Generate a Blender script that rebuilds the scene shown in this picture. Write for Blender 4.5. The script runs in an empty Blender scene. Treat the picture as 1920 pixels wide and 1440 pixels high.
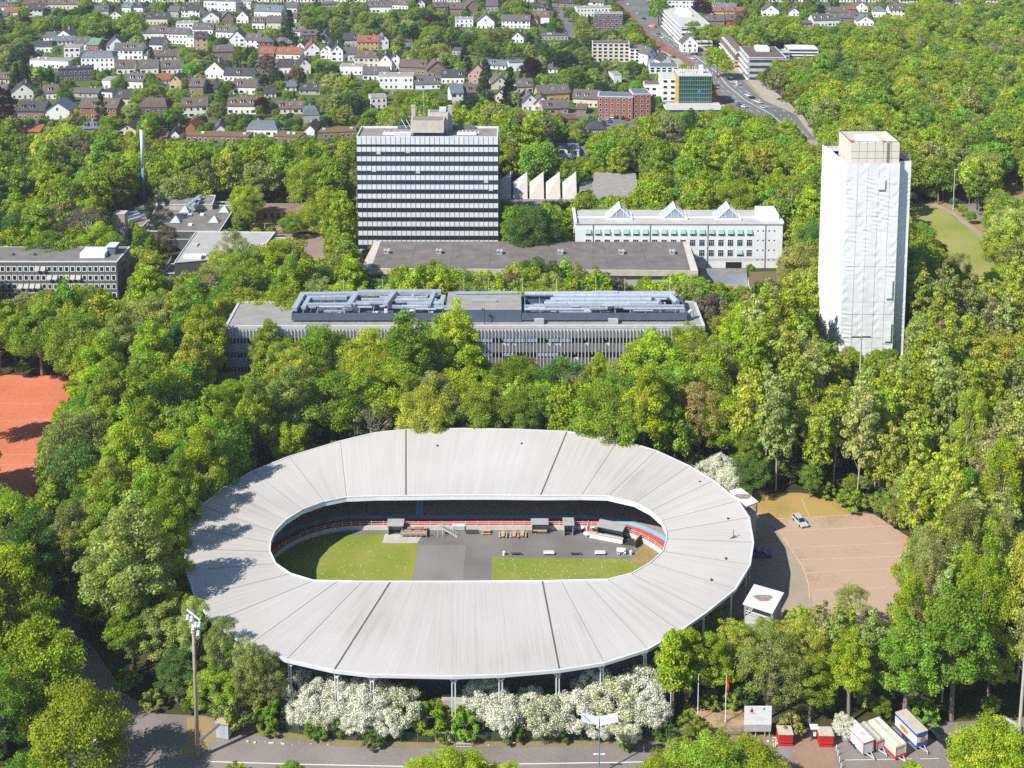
import bpy, bmesh, math, random
import numpy as np
from mathutils import Vector, Matrix
R = math.radians
sc = bpy.context.scene
# ---------------------------------------------------------------- camera
H = 158.0; PITCH = R(7.7); FPX = 2400.0; Y0 = -25.0
cam_d = bpy.data.cameras.new("camera"); cam = bpy.data.objects.new("camera", cam_d)
sc.collection.objects.link(cam); sc.camera = cam
cam.location = (0, 0, H); cam.rotation_euler = (R(90) - PITCH, 0, 0)
cam_d.sensor_width = 36; cam_d.lens = 36 * FPX / 1920; cam_d.shift_y = -(720 - Y0) / 1920
cam_d.clip_start = 1; cam_d.clip_end = 12000
# ---------------------------------------------------------------- sky, sun, exposure
SUN_DIR = Vector((0.84, 0.60, -1.0)).normalized()          # the way the light travels
SUN_EL = math.asin(-SUN_DIR.z)
w = bpy.data.worlds.new("World"); sc.world = w; w.use_nodes = True
nt = w.node_tree; bg = nt.nodes["Background"]
sky = nt.nodes.new("ShaderNodeTexSky"); sky.sky_type = 'NISHITA'; sky.sun_disc = False
sky.sun_elevation = SUN_EL; sky.sun_rotation = math.atan2(-SUN_DIR.x, -SUN_DIR.y)
sky.air_density = 1.0; sky.dust_density = 0.2; sky.ozone_density = 3.0
nt.links.new(sky.outputs[0], bg.inputs[0]); bg.inputs[1].default_value = 0.095
sd = bpy.data.lights.new("sun", 'SUN'); sd.energy = 5.0; sd.angle = R(0.5); sd.color = (1.0, 0.95, 0.87)
so = bpy.data.objects.new("sun", sd); sc.collection.objects.link(so)
so.rotation_euler = (-SUN_DIR).to_track_quat('Z', 'Y').to_euler(); so.location = (-300, -200, 400)
sc.view_settings.view_transform = 'Standard'; sc.view_settings.look = 'None'
sc.view_settings.exposure = 0.58; sc.view_settings.gamma = 1.0
sc.render.engine = 'CYCLES'
sc.cycles.max_bounces = 6; sc.cycles.diffuse_bounces = 3; sc.cycles.glossy_bounces = 2
sc.cycles.transmission_bounces = 4; sc.cycles.transparent_max_bounces = 6
sc.cycles.use_denoising = False
# ---------------------------------------------------------------- projection helpers
CF = Vector((0, math.cos(PITCH), -math.sin(PITCH))); CU = Vector((0, math.sin(PITCH), math.cos(PITCH)))
def at(px, py, z=0.0):
    d = Vector((1, 0, 0)) * ((px - 960) / FPX) + CF + CU * ((Y0 - py) / FPX)
    t = (z - H) / d.z
    return Vector((d.x * t, d.y * t, z))
def pix(p):
    q = Vector(p) - Vector((0, 0, H)); dz = q.dot(CF)
    return 960 + FPX * q.x / dz, Y0 - FPX * q.dot(CU) / dz
def pxm(p):                      # pixels per metre at a point
    return FPX / (Vector(p) - Vector((0, 0, H))).dot(CF)
# ---------------------------------------------------------------- materials
MATS = {}
def mat(name, col, rough=0.8, var=0.12, scale=0.6, spec=0.3, metal=0.0, bump=0.0, col2=None, coord='P', stretch=None):
    """noise-varied surface; coord P = world position, O = object space"""
    if name in MATS: return MATS[name]
    m = bpy.data.materials.new(name); m.use_nodes = True; MATS[name] = m
    t = m.node_tree; b = t.nodes["Principled BSDF"]
    b.inputs["Roughness"].default_value = rough; b.inputs["Metallic"].default_value = metal
    b.inputs["Specular IOR Level"].default_value = spec
    if var or col2:
        if coord == 'P':
            g = t.nodes.new("ShaderNodeNewGeometry"); src = g.outputs["Position"]
        else:
            g = t.nodes.new("ShaderNodeTexCoord"); src = g.outputs["Object"]
        if stretch:
            mp = t.nodes.new("ShaderNodeMapping"); mp.inputs["Scale"].default_value = stretch
            t.links.new(src, mp.inputs[0]); src = mp.outputs[0]
        n = t.nodes.new("ShaderNodeTexNoise"); n.inputs["Scale"].default_value = scale
        n.inputs["Detail"].default_value = 7; n.inputs["Roughness"].default_value = 0.62
        t.links.new(src, n.inputs["Vector"])
        r = t.nodes.new("ShaderNodeValToRGB"); r.color_ramp.elements[0].position = 0.32; r.color_ramp.elements[1].position = 0.68
        c2 = col2 if col2 else tuple(min(1, c * (1 + var)) for c in col)
        c1 = col if col2 else tuple(c * (1 - var) for c in col)
        r.color_ramp.elements[0].color = (*c1, 1); r.color_ramp.elements[1].color = (*c2, 1)
        t.links.new(n.outputs[0], r.inputs[0]); t.links.new(r.outputs[0], b.inputs["Base Color"])
        if bump:
            bp = t.nodes.new("ShaderNodeBump"); bp.inputs["Strength"].default_value = bump; bp.inputs["Distance"].default_value = 0.3
            t.links.new(n.outputs[0], bp.inputs["Height"]); t.links.new(bp.outputs[0], b.inputs["Normal"])
    else:
        b.inputs["Base Color"].default_value = (*col, 1)
    return m
def layered(name, stops, s1, s2, rough=0.95, bump=0.0):
    """ground: two noises (large patches, fine grain) through a ramp"""
    m = bpy.data.materials.new(name); m.use_nodes = True; MATS[name] = m
    t = m.node_tree; b = t.nodes["Principled BSDF"]; b.inputs["Roughness"].default_value = rough
    b.inputs["Specular IOR Level"].default_value = 0.15
    g = t.nodes.new("ShaderNodeNewGeometry")
    a = t.nodes.new("ShaderNodeTexNoise"); a.inputs["Scale"].default_value = s1; a.inputs["Detail"].default_value = 6
    c = t.nodes.new("ShaderNodeTexNoise"); c.inputs["Scale"].default_value = s2; c.inputs["Detail"].default_value = 8; c.inputs["Roughness"].default_value = 0.7
    t.links.new(g.outputs["Position"], a.inputs["Vector"]); t.links.new(g.outputs["Position"], c.inputs["Vector"])
    mx = t.nodes.new("ShaderNodeMix"); mx.data_type = 'FLOAT'; mx.inputs[0].default_value = 0.45
    t.links.new(a.outputs[0], mx.inputs[2]); t.links.new(c.outputs[0], mx.inputs[3])
    r = t.nodes.new("ShaderNodeValToRGB"); els = r.color_ramp.elements
    for i, (p, col) in enumerate(stops):
        e = els[i] if i < 2 else els.new(p)
        e.position = p; e.color = (*col, 1)
    t.links.new(mx.outputs[0], r.inputs[0]); t.links.new(r.outputs[0], b.inputs["Base Color"])
    if bump:
        bp = t.nodes.new("ShaderNodeBump"); bp.inputs["Strength"].default_value = bump; bp.inputs["Distance"].default_value = 0.2
        t.links.new(c.outputs[0], bp.inputs["Height"]); t.links.new(bp.outputs[0], b.inputs["Normal"])
    return m
# ---------------------------------------------------------------- mesh building
class MB:
    def __init__(s): s.v = []; s.f = []; s.m = []
    def quad(s, a, b, c, d, m=0):
        n = len(s.v); s.v += [tuple(a), tuple(b), tuple(c), tuple(d)]; s.f.append((n, n + 1, n + 2, n + 3)); s.m.append(m); return s
    def tri(s, a, b, c, m=0):
        n = len(s.v); s.v += [tuple(a), tuple(b), tuple(c)]; s.f.append((n, n + 1, n + 2)); s.m.append(m); return s
    def box(s, x0, x1, y0, y1, z0, z1, m=0, top=None):
        n = len(s.v)
        s.v += [(x0, y0, z0), (x1, y0, z0), (x1, y1, z0), (x0, y1, z0), (x0, y0, z1), (x1, y0, z1), (x1, y1, z1), (x0, y1, z1)]
        for i, f in enumerate([(0, 1, 5, 4), (1, 2, 6, 5), (2, 3, 7, 6), (3, 0, 4, 7), (4, 5, 6, 7), (3, 2, 1, 0)]):
            s.f.append(tuple(n + k for k in f)); s.m.append(top if (top is not None and i == 4) else m)
        return s
    def prism(s, poly, z0, z1, m=0, top=None, bottom=True):
        n = len(s.v); k = len(poly)
        ar = sum(poly[i][0] * poly[(i + 1) % k][1] - poly[(i + 1) % k][0] * poly[i][1] for i in range(k))
        if ar < 0: poly = poly[::-1]
        s.v += [(p[0], p[1], z0) for p in poly] + [(p[0], p[1], z1) for p in poly]
        for i in range(k):
            j = (i + 1) % k; s.f.append((n + i, n + j, n + k + j, n + k + i)); s.m.append(m)
        s.f.append(tuple(n + k + i for i in range(k))); s.m.append(m if top is None else top)
        if bottom: s.f.append(tuple(n + i for i in range(k))[::-1]); s.m.append(m)
        return s
    def hexa(s, b4, t4, m=0):    # general 8-corner solid
        n = len(s.v); s.v += [tuple(p) for p in b4] + [tuple(p) for p in t4]
        for f in [(0, 1, 5, 4), (1, 2, 6, 5), (2, 3, 7, 6), (3, 0, 4, 7), (4, 5, 6, 7), (3, 2, 1, 0)]:
            s.f.append(tuple(n + k for k in f)); s.m.append(m)
        return s
    def tube(s, p, q, r0, r1=None, k=8, m=0, cap=True):
        r1 = r0 if r1 is None else r1
        p = Vector(p); q = Vector(q); d = (q - p)
        if d.length < 1e-6: return s
        d.normalize(); u = d.orthogonal().normalized(); v = d.cross(u); n = len(s.v)
        for c, r in ((p, r0), (q, r1)):
            for i in range(k):
                a = 2 * math.pi * i / k; s.v.append(tuple(c + u * math.cos(a) * r + v * math.sin(a) * r))
        for i in range(k):
            j = (i + 1) % k; s.f.append((n + i, n + j, n + k + j, n + k + i)); s.m.append(m)
        if cap:
            s.f.append(tuple(n + k + i for i in range(k))); s.m.append(m)
            s.f.append(tuple(n + i for i in range(k))[::-1]); s.m.append(m)
        return s
    def beam(s, p, q, wd, ht, m=0):
        p = Vector(p); q = Vector(q); d = (q - p).normalized()
        sd_ = d.cross(Vector((0, 0, 1)))
        if sd_.length < 1e-3: sd_ = Vector((1, 0, 0))
        sd_.normalize(); up = sd_.cross(d).normalized(); a = sd_ * wd / 2; b = up * ht / 2
        n = len(s.v)
        for c in (p, q):
            for e in (-a - b, a - b, a + b, -a + b): s.v.append(tuple(c + e))
        for f in [(0, 1, 5, 4), (1, 2, 6, 5), (2, 3, 7, 6), (3, 0, 4, 7), (3, 2, 1, 0), (4, 5, 6, 7)]:
            s.f.append(tuple(n + k for k in f)); s.m.append(m)
        return s
    def mesh(s, name, mats):
        me = bpy.data.meshes.new(name); me.from_pydata(s.v, [], s.f)
        for x in (mats if isinstance(mats, (list, tuple)) else [mats]): me.materials.append(x)
        if any(s.m): me.polygons.foreach_set("material_index", s.m)
        me.update(); return me
    def build(s, name, mats, parent=None, loc=None, rz=0.0, smooth=False):
        me = s.mesh(name, mats)
        if smooth: me.polygons.foreach_set("use_smooth", [True] * len(me.polygons))
        return put(name, me, parent, loc, rz)
def put(name, me, parent=None, loc=None, rz=0.0):
    o = bpy.data.objects.new(name, me); sc.collection.objects.link(o)
    if parent is not None: o.parent = parent
    if loc is not None: o.location = loc
    if rz: o.rotation_euler = (0, 0, rz)
    return o
def tag(o, label=None, cat=None, group=None, kind=None):
    if label: o['label'] = label
    if cat: o['category'] = cat
    if group: o['group'] = group
    if kind: o['kind'] = kind
    return o
def thing(name, label, cat, loc=(0, 0, 0), rz=0.0, group=None):
    o = bpy.data.objects.new(name, None); sc.collection.objects.link(o)
    o.empty_display_size = 0.5; o.location = loc; o.rotation_euler = (0, 0, rz)
    return tag(o, label, cat, group)
def children(o): return [c for c in bpy.data.objects if c.parent == o]
def copy_thing(src, loc, rz=0.0, label=None, group=None, kids=None):
    """kids = [(child, [grandchildren])]"""
    r = src.copy(); sc.collection.objects.link(r); r.location = loc; r.rotation_euler = (0, 0, rz)
    if label: r['label'] = label
    if group: r['group'] = group
    for c0, gs in kids:
        c = c0.copy(); sc.collection.objects.link(c); c.parent = r
        for g0 in gs:
            g = g0.copy(); sc.collection.objects.link(g); g.parent = c
    return r
def kidlist(o): return [(c, children(c)) for c in children(o)]
def sheet(name, pts, z, m, kind='structure'):
    mb = MB(); n = len(pts)
    ps = [(p[0], p[1]) for p in pts]
    ar = sum(ps[i][0] * ps[(i + 1) % n][1] - ps[(i + 1) % n][0] * ps[i][1] for i in range(n))
    if ar < 0: ps = ps[::-1]
    mb.v = [(p[0], p[1], z) for p in ps]; mb.f = [tuple(range(n))]; mb.m = [0]
    o = mb.build(name, m); o['kind'] = kind
    return o
def pxs(l, z=0.0): return [at(x, y, z) for x, y in l]
def in_poly(x, y, poly):
    c = False; n = len(poly); j = n - 1
    for i in range(n):
        xi, yi = poly[i][0], poly[i][1]; xj, yj = poly[j][0], poly[j][1]
        if (yi > y) != (yj > y) and x < (xj - xi) * (y - yi) / (yj - yi) + xi: c = not c
        j = i
    return c
KEEP = []        # (pixel polygon, rear distance): regions of the view that trees standing in front must leave open
FOOT = []        # world polygons no tree may stand in
def keep(poly, zfar=None):
    if zfar is None: zfar = max(at(x, y).y for x, y in poly)
    xs = [p[0] for p in poly]; ys = [p[1] for p in poly]
    KEEP.append((poly, zfar, min(xs), max(xs), min(ys), max(ys)))
def foot(poly, grow=1.5):
    cx = sum(p[0] for p in poly) / len(poly); cy = sum(p[1] for p in poly) / len(poly)
    out = []
    for p in poly:
        d = math.hypot(p[0] - cx, p[1] - cy) or 1
        out.append((cx + (p[0] - cx) * (d + grow) / d, cy + (p[1] - cy) * (d + grow) / d))
    xs = [p[0] for p in out]; ys = [p[1] for p in out]
    FOOT.append((out, min(xs), max(xs), min(ys), max(ys)))
# ---------------------------------------------------------------- shared materials
def M(n): return MATS[n]
mat('white_paint', (0.74, 0.75, 0.77), 0.6, 0.05, 0.8)
mat('white_render', (0.82, 0.82, 0.82), 0.9, 0.06, 0.5)
mat('cream_render', (0.66, 0.60, 0.47), 0.9, 0.07, 0.5)
mat('peach_render', (0.62, 0.42, 0.28), 0.9, 0.07, 0.5)
mat('ochre_render', (0.52, 0.34, 0.10), 0.9, 0.07, 0.5)
mat('pink_render', (0.48, 0.28, 0.24), 0.9, 0.07, 0.5)
mat('grey_render', (0.42, 0.42, 0.42), 0.9, 0.07, 0.5)
mat('dark_render', (0.10, 0.10, 0.11), 0.8, 0.1, 0.5)
mat('brown_wall', (0.27, 0.19, 0.15), 0.9, 0.15, 1.2)
mat('red_brick', (0.30, 0.12, 0.08), 0.9, 0.18, 2.0)
mat('purple_brick', (0.16, 0.10, 0.13), 0.9, 0.15, 2.0)
mat('red_paint', (0.42, 0.03, 0.03), 0.7, 0.12, 0.8)
mat('grey_tile', (0.115, 0.102, 0.102), 0.85, 0.28, 1.2, bump=0.2)
mat('dark_tile', (0.055, 0.052, 0.060), 0.75, 0.3, 1.2, bump=0.2)
mat('brown_tile', (0.125, 0.092, 0.08), 0.85, 0.28, 1.2, bump=0.2)
mat('red_tile', (0.27, 0.095, 0.055), 0.85, 0.25, 1.2, bump=0.2)
mat('blue_slate', (0.13, 0.155, 0.19), 0.55, 0.18, 1.0)
mat('light_roof', (0.46, 0.45, 0.43), 0.9, 0.12, 0.5)
mat('moss_roof', (0.20, 0.115, 0.055), 0.95, 0.3, 0.3, col2=(0.13, 0.12, 0.05))
mat('green_copper', (0.10, 0.24, 0.17), 0.8, 0.1, 0.6)
mat('glass_dark', (0.018, 0.024, 0.032), 0.12, 0, spec=0.5)
mat('glass_blue', (0.03, 0.055, 0.075), 0.12, 0.3, 0.25, spec=0.6)
mat('glass_green', (0.015, 0.075, 0.065), 0.1, 0.5, 0.5, spec=0.6)
mat('frame_white', (0.75, 0.76, 0.78), 0.6, 0)
mat('frame_dark', (0.05, 0.055, 0.06), 0.6, 0)
mat('concrete', (0.42, 0.40, 0.37), 0.9, 0.16, 0.4)
mat('concrete_dark', (0.20, 0.19, 0.18), 0.9, 0.16, 0.4)
mat('metal_grey', (0.45, 0.47, 0.49), 0.5, 0.1, 0.6, metal=0.2)
mat('metal_light', (0.62, 0.65, 0.68), 0.45, 0.08, 0.6, metal=0.1)
mat('wood', (0.50, 0.33, 0.20), 0.8, 0.18, 3.0)
mat('tyre', (0.02, 0.02, 0.02), 0.8, 0)
mat('black', (0.015, 0.015, 0.018), 0.6, 0)
# ================================================================= ground
G = layered('forest_floor', [(0.30, (0.022, 0.030, 0.010)), (0.46, (0.045, 0.055, 0.016)), (0.6, (0.075, 0.060, 0.03)), (0.75, (0.05, 0.08, 0.02))], 0.05, 0.9, bump=0.3)
sheet('ground', [(-1900, -250), (1900, -250), (1900, 2300), (-1900, 2300)], -0.02, G)
LAWN = layered('garden_lawn', [(0.32, (0.05, 0.085, 0.02)), (0.48, (0.085, 0.12, 0.03)), (0.6, (0.12, 0.12, 0.06)), (0.72, (0.20, 0.17, 0.12))], 0.03, 0.35)
sheet('town_lawn', pxs([(-150, 252), (700, 262), (1200, 262), (1420, 210), (1330, 60), (1700, 60), (2000, 20), (2300, -60), (-700, -60)]), 0.0, LAWN)
GRASS = layered('mown_grass', [(0.32, (0.17, 0.20, 0.045)), (0.46, (0.24, 0.26, 0.06)), (0.6, (0.30, 0.28, 0.10)), (0.75, (0.17, 0.22, 0.045))], 0.06, 1.5)
DRY = layered('dry_grass', [(0.35, (0.20, 0.17, 0.06)), (0.5, (0.30, 0.22, 0.10)), (0.66, (0.26, 0.21, 0.10))], 0.1, 1.2)
meadow = [(1690, 388), (1726, 378), (1762, 388), (1835, 440), (1850, 470), (1880, 520), (1860, 575), (1800, 560), (1740, 500), (1690, 470)]
sheet('meadow_grass', pxs(meadow), 0.02, GRASS)
keep([(1715, 395), (1740, 388), (1762, 390), (1832, 442), (1845, 470), (1858, 505), (1830, 530), (1790, 500), (1765, 450), (1720, 425)]); keep([(1738, 380), (1760, 380), (1830, 432), (1838, 446), (1780, 400)]); keep([(1785, 370), (1798, 368), (1845, 398), (1848, 415), (1838, 410)]); keep([(1875, 340), (1918, 330), (1918, 375), (1890, 372)]); foot(pxs(meadow), 0)
sheet('dry_meadow', pxs([(1740, 378), (1800, 366), (1860, 330), (1990, 318), (2000, 420), (1900, 410), (1845, 440), (1762, 388)]), 0.01, DRY)
ASPH = layered('old_asphalt', [(0.34, (0.15, 0.13, 0.118)), (0.47, (0.205, 0.18, 0.165)), (0.58, (0.245, 0.218, 0.198)), (0.70, (0.185, 0.163, 0.148))], 0.09, 2.2)
ROADM = layered('road_asphalt', [(0.32, (0.10, 0.10, 0.105)), (0.5, (0.15, 0.15, 0.155)), (0.7, (0.20, 0.195, 0.19))], 0.02, 0.6)
PATHM = layered('path_gravel', [(0.3, (0.26, 0.20, 0.15)), (0.6, (0.36, 0.29, 0.23))], 0.1, 1.2)
sheet('meadow_path', pxs([(1736, 379), (1745, 377), (1790, 398), (1840, 436), (1872, 480), (1862, 480), (1832, 441), (1786, 404)]), 0.05, PATHM)
sheet('park_road', pxs([(1780, 368), (1800, 367), (1846, 396), (1900, 450), (1880, 455), (1836, 408)]), 0.05, ASPH)
# red clay courts at the left edge
CLAY = layered('red_clay', [(0.35, (0.44, 0.125, 0.055)), (0.5, (0.52, 0.165, 0.085)), (0.65, (0.58, 0.20, 0.11))], 0.05, 0.8)
clay = [(-240, 690), (40, 704), (124, 704), (130, 740), (100, 850), (60, 935), (20, 945), (-260, 940)]
sheet('clay_court', pxs(clay), 0.02, CLAY)
cl = MB()
for a, b in (((0, 757), (118, 757)), ((-30, 790), (110, 786)), ((-30, 818), (100, 817)), ((-30, 853), (90, 852)), ((-30, 872), (85, 870)), ((118, 732), (86, 760)), ((52, 797), (22, 822))):
    cl.beam(at(*a, 0.04), at(*b, 0.04), 0.09, 0.02)
o = cl.build('court_line', mat('clay_line', (0.62, 0.38, 0.28), 0.9, 0.05)); o['kind'] = 'structure'
keep([(0, 708), (40, 706), (118, 712), (96, 780), (62, 860), (66, 930), (0, 935)]); foot(pxs(clay), -3)
# bottom road and yard
road = [(-120, 1560), (60, 1440), (120, 1300), (70, 1230), (95, 1180), (130, 1085), (165, 1085), (150, 1180), (200, 1250), (235, 1300), (290, 1338), (385, 1342), (470, 1370), (560, 1384), (640, 1393), (780, 1398), (1100, 1395), (1440, 1384), (1700, 1360), (1980, 1340), (2100, 1560)]
sheet('road', pxs(road), 0.0, ASPH)
sheet('dirt_verge', pxs([(350, 1345), (388, 1345), (412, 1372), (392, 1400), (345, 1425), (330, 1420), (352, 1385)]), 0.015, DRY)
# verge along the fence
VERGE = layered('verge_soil', [(0.35, (0.30, 0.17, 0.10)), (0.5, (0.22, 0.18, 0.09)), (0.62, (0.15, 0.16, 0.05))], 0.2, 1.5)
sheet('verge', pxs([(440, 1352), (520, 1370), (640, 1388), (800, 1392), (1100, 1388), (1300, 1380), (1450, 1376), (1450, 1387), (1300, 1391), (1100, 1399), (800, 1403), (640, 1400), (520, 1384), (450, 1372)]), 0.03, VERGE)
LINE = mat('line_paint', (0.62, 0.60, 0.56), 0.8, 0.12, 2.0)
sheet('sandy_bank', pxs([(1270, 1382), (1268, 1345), (1300, 1325), (1370, 1318), (1400, 1340), (1395, 1376)]), 0.02, layered('bank_soil', [(0.34, (0.36, 0.21, 0.13)), (0.46, (0.42, 0.27, 0.18)), (0.56, (0.16, 0.16, 0.06)), (0.68, (0.24, 0.18, 0.10))], 0.25, 1.2))
keep([(1285, 1340), (1320, 1328), (1370, 1322), (1390, 1340), (1385, 1372), (1290, 1374)]); keep([(1394, 1325), (1447, 1325), (1447, 1380), (1394, 1380)])
o = MB()
pl = [(395, 1428), (560, 1433), (760, 1437), (1000, 1432), (1300, 1427), (1420, 1424)]
for a, b in zip(pl, pl[1:]): o.beam(at(*a, 0.05), at(*b, 0.05), 0.22, 0.02)
for a, b in (((1585, 1425), (1710, 1423)), ((1725, 1423), (1760, 1422))): o.beam(at(*a, 0.05), at(*b, 0.05), 0.12, 0.02)
o.build('road_line', LINE)['kind'] = 'structure'
sheet('gate_paving', pxs([(1490, 1366), (1540, 1372), (1562, 1400), (1580, 1470), (1470, 1470), (1485, 1400)]), 0.03,
      layered('gate_paving_m', [(0.35, (0.20, 0.135, 0.095)), (0.6, (0.29, 0.205, 0.15))], 0.15, 1.6))
keep([(250, 1345), (385, 1345), (480, 1375), (800, 1400), (1290, 1400), (1440, 1390), (1700, 1372), (1815, 1374), (1800, 1460), (1500, 1460), (1470, 1410), (1190, 1430), (1000, 1425), (860, 1420), (800, 1440), (260, 1440)])
keep([(115, 1090), (140, 1100), (148, 1160), (180, 1215), (205, 1265), (160, 1290), (130, 1200), (115, 1150)])
foot(pxs(road), 0)
# gravel lot right of the velodrome
GRAV = layered('gravel_lot', [(0.36, (0.30, 0.215, 0.15)), (0.45, (0.39, 0.275, 0.185)), (0.53, (0.39, 0.295, 0.23)), (0.64, (0.40, 0.26, 0.125))], 0.09, 1.0)
lot = [(1400, 905), (1440, 925), (1500, 924), (1560, 932), (1600, 958), (1640, 965), (1720, 1018), (1700, 1070), (1685, 1160), (1640, 1230), (1350, 1230), (1330, 1150), (1400, 1060)]
sheet('gravel_lot', pxs(lot), 0.015, GRAV)
sheet('lot_dry_grass', pxs([(1412, 918), (1440, 925), (1500, 924), (1560, 932), (1600, 958), (1580, 966), (1470, 974), (1440, 972), (1412, 950)]), 0.03,
      layered('lot_straw', [(0.35, (0.30, 0.20, 0.065)), (0.5, (0.38, 0.26, 0.085)), (0.65, (0.25, 0.20, 0.06))], 0.1, 1.4))
sheet('lot_drive', pxs([(1400, 960), (1450, 985), (1500, 1060), (1522, 1120), (1524, 1160), (1400, 1180), (1380, 1100), (1412, 1020)]), 0.03,
      layered('drive_asphalt', [(0.35, (0.27, 0.215, 0.165)), (0.6, (0.35, 0.285, 0.225))], 0.1, 1.3))
o = MB()
for a, b in (((1450, 973), (1597, 966)), ((1462, 996), (1660, 987)), ((1480, 1027), (1710, 1017)), ((1500, 1050), (1690, 1043)), ((1512, 1074), (1672, 1066)), ((1530, 1106), (1660, 1102)), ((1535, 1133), (1650, 1128)), ((1503, 934), (1517, 968))):
    o.beam(at(*a, 0.05), at(*b, 0.05), 0.16, 0.03)
for a, b in zip([(1470, 1008), (1490, 1040), (1506, 1063), (1516, 1095), (1518, 1120)], [(1490, 1040), (1506, 1063), (1516, 1095), (1518, 1120), (1519, 1122)]):
    o.beam(at(*a, 0.06), at(*b, 0.06), 0.2, 0.04)
o.build('lot_edging', mat('edging_stone', (0.52, 0.40, 0.30), 0.9, 0.15, 2.0))['kind'] = 'structure'
keep([(1420, 930), (1500, 930), (1560, 938), (1600, 962), (1640, 975), (1700, 1018), (1672, 1060), (1655, 1110), (1620, 1130), (1560, 1105), (1480, 1140), (1440, 1200), (1400, 1170), (1410, 1000)])
foot(pxs(lot), -1)
# plaza behind the flat-roofed laboratory, terrace
sheet('plaza_paving', pxs([(520, 438), (600, 440), (640, 470), (640, 520), (560, 520), (520, 470)]), 0.02, layered('plaza', [(0.35, (0.22, 0.155, 0.13)), (0.6, (0.30, 0.22, 0.19))], 0.1, 1.0))
keep([(545, 448), (590, 446), (612, 470), (600, 488), (580, 478), (560, 465)]); foot(pxs([(520, 440), (600, 442), (620, 470), (620, 500), (560, 500)]), 0)
sheet('terrace_paving', pxs([(468, 418), (530, 418), (532, 436), (466, 436)]), 0.02, layered('terrace_m', [(0.35, (0.32, 0.20, 0.13)), (0.6, (0.42, 0.28, 0.19))], 0.2, 1.5))
keep([(470, 405), (528, 405), (528, 432), (470, 432)]); foot(pxs([(465, 400), (532, 400), (532, 436), (465, 436)]), 0)
sheet('meadow_yard', pxs([(1790, 560), (1860, 570), (1990, 590), (1990, 640), (1870, 620), (1800, 600)]), 0.01, ASPH)
# the wide main road with its tram bed
def strip(name, ctr, m, z):
    return sheet(name, pxs([(a, y) for y, a, b in ctr]) + pxs([(b, y) for y, a, b in ctr][::-1]), z, m)
EDGE = [(-60, 1098, 1150), (0, 1155, 1210), (30, 1190, 1243), (62, 1216, 1262), (94, 1262, 1318), (112, 1290, 1352), (135, 1318, 1390), (160, 1330, 1425), (188, 1362, 1462), (215, 1402, 1492), (235, 1432, 1506), (262, 1468, 1530)]
strip('pavement', [(y, a - 30, b + 12) for y, a, b in EDGE], layered('paving_slabs', [(0.35, (0.30, 0.27, 0.23)), (0.6, (0.40, 0.36, 0.31))], 0.05, 0.6), 0.02)
strip('road_verge', [(112, 1322, 1345), (135, 1345, 1382), (160, 1376, 1410), (188, 1418, 1432), (200, 1436, 1448)], GRASS, 0.05)
strip('tram_bed', [(y, a - 22, a + 2) for y, a, b in EDGE[:5]] + [(112, 1276, 1302), (135, 1300, 1326), (160, 1318, 1338), (188, 1345, 1372), (215, 1386, 1408)], layered('tram_stones', [(0.35, (0.20, 0.075, 0.055)), (0.6, (0.30, 0.12, 0.085))], 0.1, 0.8), 0.05)
strip('main_road', [(y, a, b - (0.30 * (b - a) if 100 < y < 200 else 0)) for y, a, b in EDGE], ROADM, 0.07)
strip('parking_lane', [(140, 1362, 1385), (160, 1388, 1402), (175, 1402, 1416), (195, 1424, 1440)], ROADM, 0.08)
o = MB()
for k in (0.18, 0.33, 0.5, 0.52, 0.67, 0.84):
    for (y0, a0, b0), (y1, a1, b1) in zip(EDGE[3:], EDGE[4:]):
        n = 1 if k in (0.5, 0.52) else 3
        for j in range(n):
            u0, u1 = j / n, (j + (1 if n == 1 else 0.45)) / n
            def P(u): 
                y = y0 + (y1 - y0) * u; a = a0 + (a1 - a0) * u; b = b0 + (b1 - b0) * u
                w_ = (b - a) * (0.70 if 100 < y < 200 else 1); return at(a + w_ * k, y, 0.1)
            o.beam(P(u0), P(u1), 0.25, 0.02)
o.build('lane_line', mat('lane_paint', (0.6, 0.6, 0.6), 0.8, 0.1))['kind'] = 'structure'
keep([(1155, 0), (1212, 0), (1262, 60), (1318, 92), (1350, 112), (1340, 112), (1390, 135), (1425, 160), (1462, 188), (1478, 206), (1470, 228), (1400, 205), (1345, 172), (1335, 140), (1250, 100), (1216, 62)])
foot(pxs([(1098, -60), (1150, -60), (1210, 0), (1262, 62), (1318, 94), (1390, 135), (1462, 188), (1492, 215), (1520, 262), (1468, 262), (1402, 215), (1330, 160), (1290, 112), (1216, 62), (1155, 0)]), 0)
sheet('forest_walk', pxs([(1482, 218), (1494, 216), (1520, 250), (1550, 282), (1536, 288), (1505, 262)]), 0.03, PATHM)
keep([(1484, 222), (1494, 218), (1520, 250), (1535, 270), (1530, 282), (1510, 262)])
# side streets of the town
for i, l in enumerate(([(1036, 5), (1050, 20), (1066, 45), (1078, 75)], [(-20, 40), (120, 60), (260, 88), (420, 112), (560, 116), (700, 150), (860, 165), (1000, 190), (1080, 215)], [(-20, 150), (60, 140), (130, 130)], [(1160, 228), (1130, 218), (1080, 216)])):
    ps = pxs(l); mb = MB()
    for a, b in zip(ps, ps[1:]): mb.beam(Vector((a.x, a.y, 0.03 + i * .01)), Vector((b.x, b.y, 0.03 + i * .01)), 6.5, 0.02)
    mb.build('side_street', ROADM)['kind'] = 'structure'
keep([(1042, 15), (1052, 20), (1076, 70), (1068, 74), (1054, 45)])
sheet('car_park', pxs([(1130, 215), (1190, 222), (1200, 240), (1130, 245), (1100, 232)]), 0.05, ROADM)
keep([(1135, 218), (1188, 224), (1188, 238), (1140, 236)])
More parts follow.
